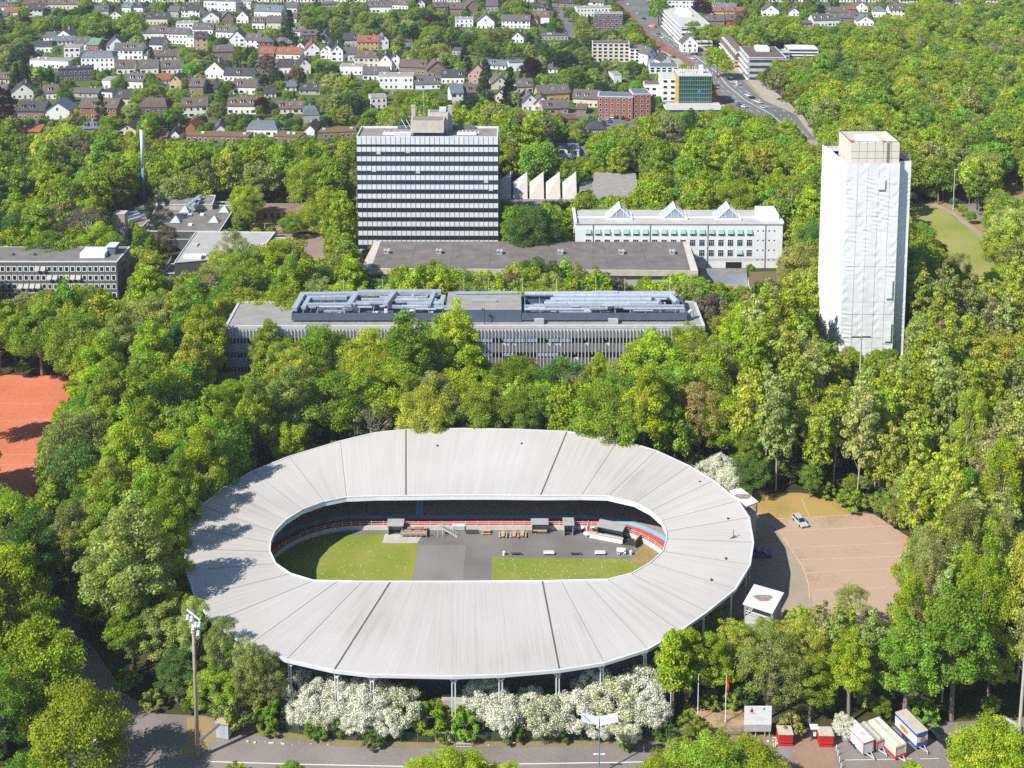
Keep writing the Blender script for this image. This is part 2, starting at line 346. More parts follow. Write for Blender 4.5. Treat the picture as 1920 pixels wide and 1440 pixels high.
# ================================================================= velodrome
VO = [(761,805),(870,803.5),(970,805),(1063,809),(1160,824),(1230,845),(1292,873.5),(1337.5,901),(1384,939),(1404.6,970.6),(1412.5,1017),(1406,1059),(1378,1105),(1326,1147),(1275,1183),(1215,1217),(1133,1243),(1049,1256),(940,1265),(850,1268),(694,1265),(626,1257),(537,1237),(466,1210),(400,1166),(366,1120),(350,1070),(345,1028),(351,989),(377,948),(420,914),(474,883),(542,856),(638,827),(700,812)]
VI = [(761,930),(845,929),(930,929),(1013,930),(1090,929.5),(1140,931),(1190,942.6),(1219,958),(1239.6,976.6),(1249.5,996),(1250.5,1010),(1243,1034),(1219,1056),(1184,1076),(1140,1087),(1096,1088),(1052,1089),(1017,1090),(930,1090.5),(850,1091),(775,1091),(732,1091),(678,1091),(632,1090),(587,1089),(544.5,1076),(517,1057),(506.5,1034.6),(507,1017),(515,997),(535.6,976),(567,956),(608,941),(649.5,932.7),(705,930.5)]
ZO, ZI = 10.9, 9.7
vO = pxs(VO, ZO); vI = pxs(VI, ZI); NV = len(vO)
velo = thing('velodrome', 'oval velodrome with a pale corrugated ring roof around an open infield', 'velodrome', (-9, 262, 0))
L0 = Vector((-9, 262, 0))
def rel(p, z=None): return (p.x - L0.x, p.y - L0.y, p.z if z is None else z)
# roof skin: fine radial strips so that the sheeting runs straight within a bay
m = bpy.data.materials.new('corrugated_roof'); m.use_nodes = True; MATS['corrugated_roof'] = m
t = m.node_tree; b = t.nodes["Principled BSDF"]; b.inputs["Roughness"].default_value = 0.75; b.inputs["Specular IOR Level"].default_value = 0.25
uv = t.nodes.new("ShaderNodeUVMap"); sx = t.nodes.new("ShaderNodeSeparateXYZ"); t.links.new(uv.outputs[0], sx.inputs[0])
def tnoise(scale, vec): 
    n = t.nodes.new("ShaderNodeTexNoise"); n.inputs["Scale"].default_value = scale; n.inputs["Detail"].default_value = 5; t.links.new(vec, n.inputs["Vector"]); return n.outputs[0]
def cmb(xm, ym):
    c = t.nodes.new("ShaderNodeMapping"); c.inputs["Scale"].default_value = (xm, ym, 1); t.links.new(uv.outputs[0], c.inputs[0]); return c.outputs[0]
n1 = tnoise(1.0, cmb(2.6, 0.05)); n2 = tnoise(1.0, cmb(0.5, 0.03)); g = t.nodes.new("ShaderNodeNewGeometry"); n3 = tnoise(0.035, g.outputs["Position"])
def mth(op, a, b_, clampit=False):
    q = t.nodes.new("ShaderNodeMath"); q.operation = op; q.use_clamp = clampit
    for i, x in enumerate((a, b_)):
        if isinstance(x, (int, float)): q.inputs[i].default_value = x
        else: t.links.new(x, q.inputs[i])
    return q.outputs[0]
s_ = mth('ADD', mth('MULTIPLY', n1, 0.34), mth('MULTIPLY', n2, 0.25)); s_ = mth('ADD', s_, mth('MULTIPLY', n3, 0.55))
rp = t.nodes.new("ShaderNodeValToRGB"); e = rp.color_ramp.elements
e[0].position = 0.40; e[0].color = (0.36, 0.33, 0.30, 1); e[1].position = 0.76; e[1].color = (0.52, 0.505, 0.485, 1)
x = e.new(0.53); x.color = (0.44, 0.418, 0.392, 1)
t.links.new(s_, rp.inputs[0])
wv = mth('SINE', mth('MULTIPLY', sx.outputs[0], 2 * math.pi / 0.45), 0.0)
bp = t.nodes.new("ShaderNodeBump"); bp.inputs["Strength"].default_value = 0.10; bp.inputs["Distance"].default_value = 0.03
t.links.new(wv, bp.inputs["Height"]); t.links.new(bp.outputs[0], b.inputs["Normal"]); t.links.new(rp.outputs[0], b.inputs["Base Color"])
mb = MB(); uvs = []; U = 0.0; SUB = 4
for i in range(NV):
    j = (i + 1) % NV
    w0 = (vO[j] - vO[i]).length
    for k in range(SUB):
        u0, u1 = k / SUB, (k + 1) / SUB
        a, b2 = vO[i].lerp(vO[j], u0), vO[i].lerp(vO[j], u1); c, d = vI[i].lerp(vI[j], u1), vI[i].lerp(vI[j], u0)
        mb.quad(rel(a), rel(b2), rel(c), rel(d)); ln = (a - d).length
        uvs += [(U + w0 * u0, 0), (U + w0 * u1, 0), (U + w0 * u1, ln), (U + w0 * u0, ln)]
    U += w0 + 3.7
me = mb.mesh('roof', MATS['corrugated_roof']); l = me.uv_layers.new(name='UVMap')
l.data.foreach_set('uv', [c for q in uvs for c in q])
roof = put('roof', me, velo)
# normals of the ring must look up
if me.polygons[0].normal.z < 0: me.flip_normals()
und = MB(); rim = MB(); fas = MB(); seam = MB()
for i in range(NV):
    j = (i + 1) % NV
    und.quad(rel(vI[i], ZI - .45), rel(vI[j], ZI - .45), rel(vO[j], ZO - .45), rel(vO[i], ZO - .45))
    rim.beam(Vector(rel(vO[i])) + Vector((0, 0, -.18)), Vector(rel(vO[j])) + Vector((0, 0, -.18)), 0.35, 0.55)
    a, b2 = Vector(rel(vI[i])), Vector(rel(vI[j]))
    fas.quad(a + Vector((0, 0, .12)), b2 + Vector((0, 0, .12)), b2 + Vector((0, 0, -1.0)), a + Vector((0, 0, -1.0)))
    fas.beam(a + Vector((0, 0, .08)), b2 + Vector((0, 0, .08)), 0.16, 0.24)
for k in range(NV):
    a, b2 = Vector(rel(vO[k])), Vector(rel(vI[k])); wd = 0.28 if k in (0, 3, 17, 21) else 0.05
    if k in (1, 2, 18, 19, 20, 34): continue
    MB().beam(a + Vector((0, 0, .03)), b2 + Vector((0, 0, .03)), wd, 0.05).build('roof_seam', mat('seam_dark', (0.10, 0.095, 0.09), 0.9, 0) if wd > .1 else mat('seam_grey_dark', (.2, .19, .18), .9, 0), roof)
und.build('roof_soffit', mat('soffit', (0.12, 0.12, 0.13), 0.9, 0.1), roof)
rim.build('eaves_edge', mat('eaves', (0.55, 0.56, 0.57), 0.7, 0.06), roof)
fas.build('inner_fascia', mat('fascia_white', (0.70, 0.73, 0.77), 0.6, 0.08, 1.5), roof)

for px_, py_ in ((1312, 906), (1365, 975), (1361, 1050), (1334, 1090), (978, 834), (820, 838)):
    p = Vector(rel(at(px_, py_, 10.4))); MB().tube(p + Vector((0, 0, -.3)), p + Vector((0, 0, .5)), 0.22).build('roof_vent', M('frame_dark'), roof)
p = Vector(rel(at(889, 1217, 10.2))); q = Vector(rel(at(884, 1262, 9.9)))
MB().beam(p + Vector((0, 0, .1)), q + Vector((0, 0, .1)), 0.22, 0.12).build('downpipe', M('white_paint'), roof)
p = Vector(rel(at(1375, 1012, 10.3)))
MB().tube(p, p + Vector((0, 0, 2.2)), 0.07).tube(p + Vector((-.7, 0, .2)), p + Vector((.5, 0, .9)), 0.12).build('roof_antenna', M('frame_dark'), roof)
# stadium curves
CX, CY = at(880, 1010).x * 0 - 9.0, 0
ymid = (at(880, 1090, ZI).y + at(880, 930, ZI).y) / 2
def stad(d, z, n=20, Ls=24.8, Rr=18.6):
    pts = []
    for side, a0 in ((1, -90), (-1, 90)):
        for k in range(n + 1):
            a = R(a0 + 180 * k / n); pts.append(Vector((side * Ls + (Rr + d) * math.cos(a), (ymid - 262) + (Rr + d) * math.sin(a), z)))
    return pts
def band(d0, z0, d1, z1, mb):
    A, B = stad(d0, z0), stad(d1, z1); n = len(A)
    for i in range(n):
        j = (i + 1) % n; mb.quad(A[i], A[j], B[j], B[i])
    return mb
track = band(4.2, 1.15, 11.5, 4.6, MB()).build('track', mat('track_wood', (0.22, 0.18, 0.155), 0.6, 0.15, 0.5), velo)
band(2.9, 1.05, 4.2, 1.15, MB()).build('blue_band', mat('track_blue', (0.22, 0.44, 0.60), 0.7, 0.05), track)
band(0.3, 1.0, 2.9, 1.05, MB()).build('red_apron', mat('apron_red', (0.50, 0.10, 0.08), 0.8, 0.08), track)
ln = MB(); a = stad(4.2, 1.17)[31]; b2 = stad(11.5, 4.62)[31]
xln = at(787, 960).x - L0.x
for dx in (-0.55, 0.25): ln.quad((xln + dx, ymid - 262 + 22.9, 1.2), (xln + dx + .5, ymid - 262 + 22.9, 1.2), (xln + dx + .5, ymid - 262 + 30.0, 4.64), (xln + dx, ymid - 262 + 30.0, 4.64))
ln.build('finish_line', M('track_blue'), track)
wall = band(0, 0, 0, 1.0, MB()); band(0, 1.0, 0.3, 1.0, wall)
wall.build('infield_wall', mat('infield_concrete', (0.55, 0.53, 0.49), 0.9, 0.12, 0.5), velo)
rl = MB(); S1 = stad(0.15, 0, 30)
for i, p in enumerate(S1):
    q = S1[(i + 1) % len(S1)]
    for z in (1.45, 1.9): rl.tube(p + Vector((0, 0, z)), q + Vector((0, 0, z)), 0.035, k=5)
    rl.tube(p + Vector((0, 0, 1.0)), p + Vector((0, 0, 2.1)), 0.05, k=5)
    n = max(1, int((q - p).length / 2.6))
    for k in range(1, n): 
        r_ = p.lerp(q, k / n); rl.tube(r_ + Vector((0, 0, 1.0)), r_ + Vector((0, 0, 2.1)), 0.05, k=5)
rl.build('infield_railing', M('metal_light'), velo)
bar = MB(); band(11.5, 4.6, 11.5, 5.6, bar); band(11.5, 5.6, 11.8, 5.6, bar)
bar.build('track_barrier', M('concrete'), velo)
st = MB(); d = 11.8; z = 4.8
A = stad(11.8, 4.8)
# seating tiers up to the back wall that follows the eaves
def backring(f, zz):
    inner = stad(11.8, 0, 20); out = []
    for i in range(len(inner)):
        a_ = math.atan2(inner[i].y - (ymid - 262), inner[i].x); 
        best = None
        for k in range(NV):
            p0, p1 = Vector(rel(vO[k], 0)), Vector(rel(vO[(k + 1) % NV], 0))
            c0 = Vector((0, ymid - 262, 0)); dr = Vector((math.cos(a_), math.sin(a_), 0)); e1 = p1 - p0
            den = dr.x * e1.y - dr.y * e1.x
            if abs(den) < 1e-6: continue
            w_ = p0 - c0; tt = (w_.x * e1.y - w_.y * e1.x) / den; uu = (w_.x * dr.y - w_.y * dr.x) / den
            if tt > 0 and -0.001 <= uu <= 1.001: best = c0 + dr * (tt - 4.5)
        if best is None: best = inner[i] * 1.2
        q = inner[i].lerp(best, f); out.append(Vector((q.x, q.y, zz)))
    return out
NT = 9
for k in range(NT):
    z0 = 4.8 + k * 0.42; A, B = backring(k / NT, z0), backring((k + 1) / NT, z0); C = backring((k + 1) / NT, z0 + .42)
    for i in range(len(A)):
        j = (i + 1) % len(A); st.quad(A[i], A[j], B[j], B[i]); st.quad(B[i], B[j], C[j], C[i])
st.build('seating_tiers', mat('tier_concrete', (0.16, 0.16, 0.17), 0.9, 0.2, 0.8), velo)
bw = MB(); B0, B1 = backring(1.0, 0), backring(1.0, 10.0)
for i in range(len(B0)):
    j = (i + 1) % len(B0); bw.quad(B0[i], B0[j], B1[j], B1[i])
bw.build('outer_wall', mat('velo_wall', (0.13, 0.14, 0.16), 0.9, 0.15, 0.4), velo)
# columns under the eaves, with short brackets
for k in range(NV):
    p = Vector(rel(vO[k], 0)); c = Vector((0, ymid - 262, 0)); d = (p - c); d.normalize(); p = p - d * 0.7
    s2 = Vector((-d.y, d.x, 0)); cb = MB()
    for sg in (-0.28, 0.28): cb.tube(p + s2 * sg, p + s2 * sg + Vector((0, 0, 10.4)), 0.13, k=6)
    cb.beam(p + s2 * .1 + Vector((0, 0, 9.0)), p + s2 * 1.0 + Vector((0, 0, 10.2)), 0.12, 0.12)
    cb.beam(p - s2 * .1 + Vector((0, 0, 9.0)), p - s2 * 1.0 + Vector((0, 0, 10.2)), 0.12, 0.12)
    cb.beam(p + Vector((0, 0, 9.25)), p - d * 3.9 + Vector((0, 0, 9.25)), 0.3, 0.35)
    cb.build('column', M('metal_light'), velo)
# entrance house front and panels seen below the near eaves
ent = MB(); e0 = at(842, 1330, 5.0); ex, ey = e0.x - L0.x, vO[19].y - L0.y + 3.6
ent.box(ex - 1.5, ex + 13, ey - .6, ey + .8, 0, 4.2)
ent.box(ex + 1, ex + 7, ey - 1.2, ey - .6, 3.6, 3.9)
ent.build('entrance', M('concrete'), velo)
for k in range(3): MB().box(ex + 2 + k * 1.7, ex + 3.2 + k * 1.7, ey - .68, ey - .62, 1.4, 3.0).build('window', M('glass_dark'), velo)
foot([(p.x, p.y) for p in vO], 4.5)
keep([(x if x > 430 or y > 1150 else x + 55, y - 4 if y > 1000 else y) for x, y in VO], max(p.y for p in vO) - 3)
# stair towers with white flat roofs on the lot side
def poly_px(pts, z): return [(p.x, p.y) for p in pxs(pts, z)]
for nm, pts, lab in (('stair_tower', [(1368, 919), (1390, 915), (1422, 940.5), (1396, 951)], 'upper white-roofed open stair tower at the velodrome, rust stain on top'),
                     ('stair_tower', [(1414, 1095), (1470, 1111), (1449, 1149), (1393, 1131)], 'lower white-roofed stair tower beside the velodrome, brown puddle stain on its roof')):
    zt = 9.0; pp = poly_px(pts, zt); cx = sum(p[0] for p in pp) / 4; cy = sum(p[1] for p in pp) / 4
    tw = thing(nm, lab, 'stair tower', (cx, cy, 0)); pr = [(a - cx, b_ - cy) for a, b_ in pp]
    sm = [(a * .9, b_ * .9) for a, b_ in pr]
    MB().prism(sm, 0, zt - 2.6).build('wall', M('grey_render'), tw)
    for a, b_ in sm: MB().box(a - .12, a + .12, b_ - .12, b_ + .12, zt - 2.6, zt - .3).build('post', M('metal_grey'), tw)
    rf = MB().prism(pr, zt - .3, zt).build('roof', mat('white_felt', (0.62, 0.62, 0.62), 0.9, 0.08, 0.6), tw)
    st_ = MB(); st_.prism([(math.cos(q) * 1.7 * (1 + .25 * math.sin(3 * q)) , math.sin(q) * 1.3 * (1 + .2 * math.cos(2 * q))) for q in [k * math.pi / 8 for k in range(16)]], zt + .01, zt + .02)
    st_.build('stain', mat('stain_brown', (0.27, 0.21, 0.18), 0.95, 0.3, 1.5), rf)
    stp = MB()
    for k in range(10): stp.box(sm[2][0] - 3 + k * .28, sm[2][0] - 2.7 + k * .28, sm[2][1] - 1.2, sm[2][1] - .2, .6 * k, .6 * k + .12)
    rlg = MB()
    for a, b_ in zip(sm, sm[1:] + sm[:1]):
        for z in (zt - 2.0, zt - 1.5): rlg.beam((a[0], a[1], z), (b_[0], b_[1], z), .06, .06)
    rlg.build('railing', M('white_paint'), tw)
    foot(pp)
keep([(1400, 1098), (1468, 1111), (1452, 1135), (1404, 1122)], 235)
# infield surfaces
z = 0.02; iy0 = at(0, 1100).y; 
def infl(poly, zz): return [p for p in pxs(poly)]
S0 = stad(0, 0, 24)
sheet('infield_asphalt', [(p.x + L0.x, p.y + L0.y) for p in S0], 0.02, layered('infield_asphalt_m', [(0.32, (0.13, 0.118, 0.112)), (0.5, (0.17, 0.155, 0.148)), (0.68, (0.215, 0.20, 0.19))], 0.12, 2.6))
sheet('infield_patch', pxs([(781, 1022), (874, 1022), (864, 1130), (748, 1130)]), 0.035, layered('infield_patch_m', [(0.32, (0.17, 0.155, 0.145)), (0.6, (0.225, 0.205, 0.195))], 0.12, 2.6))
IG = layered('infield_grass_m', [(0.32, (0.12, 0.165, 0.02)), (0.45, (0.18, 0.225, 0.028)), (0.58, (0.24, 0.245, 0.05)), (0.72, (0.30, 0.26, 0.09))], 0.12, 2.4)
xg = at(783, 1018).x
left = [p + L0 for p in S0 if p.x + L0.x < xg + 0.0]
left = [Vector((at(783, 1018).x, left[0].y, 0))] + left + [Vector((at(783, 1018).x, left[-1].y, 0))]
left = [(min(p.x, xg), min(p.y, at(700, 1003).y)) for p in left]
sheet('infield_grass', left, 0.05, IG)
right = [(p + L0) for p in S0]; y1 = at(1000, 1045).y; xr = at(922, 1046).x
rp_ = [(p.x, p.y) for p in right if p.x > xr and p.y < y1]
rp_ = [(xr, rp_[0][1])] + rp_ + [(at(1185, 1045).x + 1, y1), (xr, y1)] if False else [(xr, min(p[1] for p in rp_))] + sorted([q for q in rp_], key=lambda q: math.atan2(q[1] - y1, q[0] - 10)) + [(xr, y1)]
sheet('infield_lawn', rp_, 0.05, IG)
sheet('infield_corner', pxs([(1192, 1036), (1207, 1021), (1222, 1028), (1240, 1044), (1236, 1056), (1180, 1056)]), 0.06, DRY)
# daisies: loose white flowers in the turf
random.seed(5); fl = MB()
for k in range(300):
    if random.random() < .35: px_, py_ = random.uniform(600, 770), random.uniform(1015, 1088)
    else: px_, py_ = random.uniform(925, 1215), random.uniform(1049, 1086)
    p = at(px_, py_, .1); s_ = random.uniform(.03, .09)
    fl.quad(p + Vector((-s_, -s_, 0)), p + Vector((s_, -s_, 0)), p + Vector((s_, s_, 0)), p + Vector((-s_, s_, 0)))
tag(fl.build('daisies', mat('daisy', (0.7, 0.7, 0.62), 0.9, 0)), 'white daisies dotted over the infield grass', 'flowers', kind='stuff')
# ================================================================= campus buildings
def frame_from(pl, pr, z):
    """local frame with origin under the left roof corner, x along the front, y away"""
    a, b = at(*pl, z), at(*pr, z); d = b - a
    return Vector((a.x, a.y, 0)), math.atan2(d.y, d.x), d.length
def wpoly(o, rz, pts):
    c, s = math.cos(rz), math.sin(rz); return [(o.x + x * c - y * s, o.y + x * s + y * c) for x, y in pts]
# ---- long louvred laboratory with rooftop ducts
o, rz, W = frame_from((421, 613), (1322, 612), 18.0); D = 18.0
lab = thing('louvred_building', 'long louvred building with silver ventilation ducts all over its roof', 'building', o, rz)
LV = mat('louvre_metal', (0.52, 0.51, 0.52), 0.5, 0.2, 1.2, coord='O', stretch=(1, 1, .15)); LROOF = mat('felt_grey', (0.27, 0.26, 0.245), 0.95, 0.14, 0.35)
LROOF2 = mat('felt_dark', (0.20, 0.19, 0.18), 0.95, 0.2, 0.3)
MB().box(0.4, W - .4, 0.4, D - .4, 0, 17.4).build('wall', M('dark_render'), lab)
rf = MB().box(0, W, 0, D, 17.4, 17.95).box(0, W, 0, .7, 17.95, 18.25).box(0, W, D - .7, D, 17.95, 18.25).box(0, .7, .7, D - .7, 17.95, 18.25).box(W - .7, W, .7, D - .7, 17.95, 18.25)
rf = rf.build('roof', mat('roof_edge_grey', (0.48, 0.48, 0.50), 0.8, .08, .6), lab)
MB().box(.7, W - .7, .7, D - .7, 17.95, 18.0).build('roof_felt', LROOF, rf)
random.seed(3)
for k in range(4):                                           # storeys: louvre screen and window band
    z1 = 17.3 - k * 4.15
    fin = MB(); n = int(W / 0.95)
    for i in range(n):
        x = i * W / n + .2; dz = -random.choice([0, 0, 0, .9, 1.4]) if k else 0
        if k and random.random() < .12: dz -= .8
        fin.box(x, x + .22, -.45, .29, z1 - (4.15 if random.random() < .8 else 3.0) + dz * .2 * 0, z1)
    fin.box(0, W, .1, .36, z1 - 2.6, z1)
    fin.build('louvre_screen', LV, lab)
    wb = MB()
    for i in range(int(W / 3.8)):
        x = i * 3.8 + .3; wb.box(x, x + 3.5, .30, .39, z1 - 4.1, z1 - 2.65)
    wb.build('window_band', M('glass_dark'), lab)
    for i in range(14):
        if random.random() < .45:
            x = 52 + i * 3.1; MB().box(x, x + 2.9, -.3, -.2, z1 - 3.6, z1 - 2.7).build('sun_blind', mat('blind_blue', (0.28, 0.36, 0.52), .6, .1), lab)
for x, wd in ((46, 16), (84, 9), (60, 5)):
    pass
PT = mat('plant_screen_blue', (0.085, 0.115, 0.17), 0.6, 0.12, 0.5)
def X(px, z=20.0, py=600): return at(px, py, z).x - o.x
scr = MB(); x0, x1, xm0, xm1, x2 = X(543), X(835), X(835), X(978), X(1292)
yb0, yb1 = 3.2, 15.5
for a, b in ((x0, x1), (xm1, x2)):
    scr.box(a, b, yb0, yb0 + .15, 18.5, 20.6).box(a, b, yb1, yb1 + .15, 18.5, 20.6).box(a, a + .15, yb0, yb1, 18.5, 20.6).box(b - .15, b, yb0, yb1, 18.5, 20.6)
    scr.box(a, b, yb0 + .15, yb1, 18.5, 18.6)
    n = int((b - a) / 2.5)
    for i in range(n): scr.box(a + i * 2.5, a + i * 2.5 + .12, yb0 - .05, yb0 + .1, 18.0, 18.5)
scr.build('plant_screen', PT, lab)
MB().box(xm0, xm1, yb0 - .1, 16.8, 18.0, 21.6, 0, 1).build('penthouse', [PT, LROOF], lab)
DU = mat('duct_metal', (0.44, 0.50, 0.57), 0.38, 0.14, 0.8, metal=0.35)
def duct(pts, w_=1.0, h_=1.0, rnd=False):
    d = MB()
    for a, b in zip(pts, pts[1:]):
        if rnd: d.tube(a, b, w_ / 2, k=10)
        else: d.beam(a, b, w_, h_)
    if not rnd:
        for a in pts[1:-1]: d.box(a[0] - w_ / 2, a[0] + w_ / 2, a[1] - w_ / 2, a[1] + w_ / 2, a[2] - h_ / 2 - .01, a[2] + h_ / 2 + .01)
    else:
        a, b = Vector(pts[0]), Vector(pts[1]); n = int((b - a).length / 3)
        for i in range(1, n): 
            c = a.lerp(b, i / n); dd = (b - a).normalized() * .1; d.tube(c - dd, c + dd, w_ / 2 + .06, k=10)
    d.build('duct', DU, lab)
L = x1 - x0; z = 21.2
duct([(x0 + .5, 4.5, z), (x0 + 1.2, 15.5, z), (x0 + .5 + L * .45, 15.6, z + .3)], 1.5, 1.0)
duct([(x0 + 3, 5.5, z), (x0 + 3.4, 13, z), (x0 + L * .33, 13.3, z)], 1.2, .9)
duct([(x0 + 2.5, 7.5, z + .2), (x0 + L * .4, 7.6, z + .2)], 1.0, .8)
duct([(x0 + L * .40, 15.6, z + .6), (x1 - 2, 15.8, z + .6)], 1.7, 1.1)
duct([(x0 + L * .36, 6.6, z + .3), (x0 + L * .385, 14.5, z + .3)], 1.5, .9)
duct([(x0 + L * .60, 6.0, z + .9), (x0 + L * .645, 15.5, z + .9)], 1.4, .9)
duct([(x0 + L * .43, 11.5, z), (x0 + L * .60, 11.5, z)], 1.1, .9)
duct([(x0 + L * .40, 9.6, z - .2), (x0 + L * .62, 9.6, z - .2)], 1.0, .9)
duct([(x0 + L * .64, 12.8, z), (x1 - 6, 12.9, z)], 1.0, .9)
duct([(x0 + L * .66, 10.6, z + .1), (x1 - 3, 10.7, z + .1)], 1.3, .9)
duct([(x0 + L * .74, 8.4, z), (x1 - 1.5, 8.4, z), (x1 - 1.2, 14.2, z)], 1.3, .9)
duct([(x0 + L * .62, 7.2, z - .3), (x1 + 1.5, 6.8, z - .3)], .8, .7)
duct([(x0 + L * .8, 6.0, z - .5), (x1 + 3, 5.6, z - .5)], .6, .6, True)
duct([(x1 - 5, 6, z + .6), (x1 - 4, 15, z + .6)], 1.2, .8)
L = x2 - xm1
duct([(xm1 + 1, 15.4, z + .2), (xm1 + L * .96, 15.6, z + .2)], 1.5, 1, True)
duct([(xm1 + L * .2, 13.2, z + .4), (xm1 + L * .93, 13.3, z + .4), (xm1 + L * .955, 9, z)], 1.7, 1, True)
duct([(xm1 + L * .18, 11.0, z + .1), (xm1 + L * .80, 11.0, z + .1)], 1.8, 1, True)
duct([(xm1 + L * .14, 8.9, z - .1), (xm1 + L * .84, 9.0, z - .1), (xm1 + L * .85, 11, z - .1)], 1.3, 1, True)
duct([(xm1 + .8, 7.0, z - .2), (xm1 + L * .99, 7.0, z - .2)], .8, .8)
duct([(xm1 + .8, 5.4, z - .4), (xm1 + L * .46, 5.4, z - .4)], .8, .8, True)
duct([(xm1 + L * .62, 5.6, z - .3), (xm1 + L * .99, 5.5, z - .3)], .7, .8, True)
duct([(xm1 + L * .44, 14.6, z + 1.0), (xm1 + L * .60, 14.6, z + 1.0)], .9, .8, True)
duct([(xm1 + L, 5.4, 19.2), (xm1 + L + 1.6, 5.2, 20.8), (xm1 + L + 1.7, 5.2, 18.6)], .9, .9, True)
duct([(xm0 + 2, 14.6, 22.1), (xm1 - 1, 14.8, 22.1)], .7, .5)
duct([(xm0 + 7, 9, 22.0), (xm0 + 14, 9, 22.0)], .7, .5)
random.seed(8)
for i in range(34):
    a = (x0 + 1, x1 - 3) if i % 2 else (xm1 + 1, x2 - 3); xx = random.uniform(*a); yy = 4.4 + (i % 12) * .9; ll = random.uniform(2.5, 9); zz = z + random.uniform(-1.0, .5); r_ = random.random() < .5
    xe = min(xx + ll, a[1] + 2); duct([(xx, yy, zz), (xe, yy, zz)] + ([(xe, yy + random.uniform(1.5, 4), zz)] if not r_ else []), random.uniform(.35, .75), .5, r_)
for i in range(26):
    a = random.choice([(x0 + 2, x1 - 2), (xm1 + 1, x2 - 1)]); x = random.uniform(*a); y = random.uniform(4.2, 14); s_ = random.uniform(.4, 1.1)
    MB().box(x, x + s_ * 1.6, y, y + s_, 18.6, 19.6 + random.random() * 1.2).build('fan_unit', random.choice([M('metal_light'), M('white_paint'), DU]), lab)
fr = MB()
for i in range(22):
    a = (x0, x1) if i % 2 else (xm1, x2); x = a[0] + (a[1] - a[0]) * (i + .5) / 22
    fr.beam((x, 4, 20.4), (x, 15, 20.4), .14, .14).beam((x, 6, 18.6), (x, 6, 22.0), .1, .1)
fr.build('duct_support', DU, lab)
for px_ in (630, 706, 866, 914, 981, 1048, 1125, 1182, 1270):
    MB().tube((X(px_), 16.9, 18), (X(px_), 16.9, 25.5), .06, k=5).build('lightning_rod', M('metal_light'), lab)
for px_ in (851, 908):
    MB().tube((X(px_), 1.6, 15), (X(px_), 1.6, 22.5), .12, k=6).tube((X(px_) - .6, 1.6, 22), (X(px_) + .6, 1.6, 22), .1).tube((X(px_) - .5, 1.6, 22), (X(px_) - .5, 1.6, 22.6), .2).build('roof_mast', M('frame_dark'), lab)
for px_ in (1010, 1150): MB().box(X(px_) - 1.2, X(px_) + 1.5, 1.4, 2.6, 18, 19.4).build('roof_box', M('metal_grey'), lab)
foot(wpoly(o, rz, [(0, 0), (W, 0), (W, D), (0, D)]), 2)
keep([(446, 562), (548, 552), (1310, 552), (1322, 618), (1265, 625), (1205, 632), (1185, 655), (1165, 690), (1125, 704), (1050, 694), (940, 700), (915, 680), (905, 648), (880, 632), (845, 622), (800, 616), (735, 622), (660, 622), (600, 632), (545, 648), (485, 640), (440, 616), (424, 612)], o.y + D - 2)
# little grey annexe beside its left end
p = at(455, 690, 4); ann = thing('annexe', 'small grey annexe glimpsed between trees left of the louvred building', 'building', (p.x, p.y, 0))
MB().box(-3, 6, -4, 8, 0, 4).build('wall', M('grey_render'), ann); MB().box(-3.3, 6.3, -4.3, 8.3, 4, 4.4).build('roof', M('concrete_dark'), ann)
keep([(432, 690), (458, 668), (466, 690), (445, 722)], p.y); foot([(p.x - 3, p.y - 4), (p.x + 6, p.y - 4), (p.x + 6, p.y + 8), (p.x - 3, p.y + 8)])
st = MB(); a = at(408, 690, 0); st.beam(a, (a.x + 1.5, a.y + 1, 14), .5, .5).beam((a.x + 4, a.y, 0), (a.x + 1.5, a.y + 1, 14), .5, .5)
tag(st.build('raking_strut', M('white_paint')), 'white slanting steel strut at the left end of the louvred building', 'strut')

# ---- wide low hall with a dark felt roof and small roof vents
ZH = 11.0; hp = pxs([(676, 503), (1309, 507), (1291, 453), (702, 452.5)], ZH)
o = Vector((hp[0].x, hp[0].y, 0)); hall = thing('hall', 'wide low hall with a dark felt roof and small roof vents', 'building', o)
q = [(p.x - o.x, p.y - o.y) for p in hp]
MB().prism([(q[0][0] + 1, q[0][1] + 1), (q[1][0] - 1, q[1][1] + 1), (q[2][0] - 1, q[2][1] - 1), (q[3][0] + 1, q[3][1] - 1)], 0, ZH - 2.0).build('wall', M('concrete'), hall)
rf = MB().prism(q, ZH - 2.0, ZH - .05, 0).build('roof', mat('hall_fascia', (0.50, 0.46, 0.40), .9, .12, .5), hall)
xi = 1.6
MB().prism([(q[0][0] + .6 + 2.8, q[0][1] + .4), (q[1][0] - 2.6, q[1][1] + .4), (q[2][0] - 2.2, q[2][1] - .5), (q[3][0] + 2.2, q[3][1] - .5)], ZH - .04, ZH + .12).build('roof_felt', mat('hall_felt', (0.155, 0.135, 0.128), .95, .2, .25, stretch=(1, 1, 1)), rf)
s_ = MB()
for k in range(1, 8):
    x = q[0][0] + 3 + (q[1][0] - q[0][0] - 6) * k / 8; s_.beam((x, q[0][1] + .5, ZH + .13), (x + (-.4 if k > 4 else .6) * 1, q[3][1] - .6, ZH + .13), .12, .03)
s_.build('roof_seam', M('seam_dark'), rf)
for px_, py_ in ((725, 471), (823, 471), (937, 472), (1051, 472), (1165, 472), (1260, 472)):
    p = at(px_, py_, ZH + .8); x, y = p.x - o.x, p.y - o.y
    MB().box(x - .8, x + .8, y - .8, y + .8, ZH + .1, ZH + 1.2).box(x - 1.0, x - .3, y - 1.2, y + 1.0, ZH + 1.2, ZH + 1.4).box(x + .3, x + 1.0, y - 1.2, y + 1.0, ZH + 1.2, ZH + 1.4).build('roof_vent', mat('zinc', (.5, .53, .56), .45, .1, metal=.3), hall)
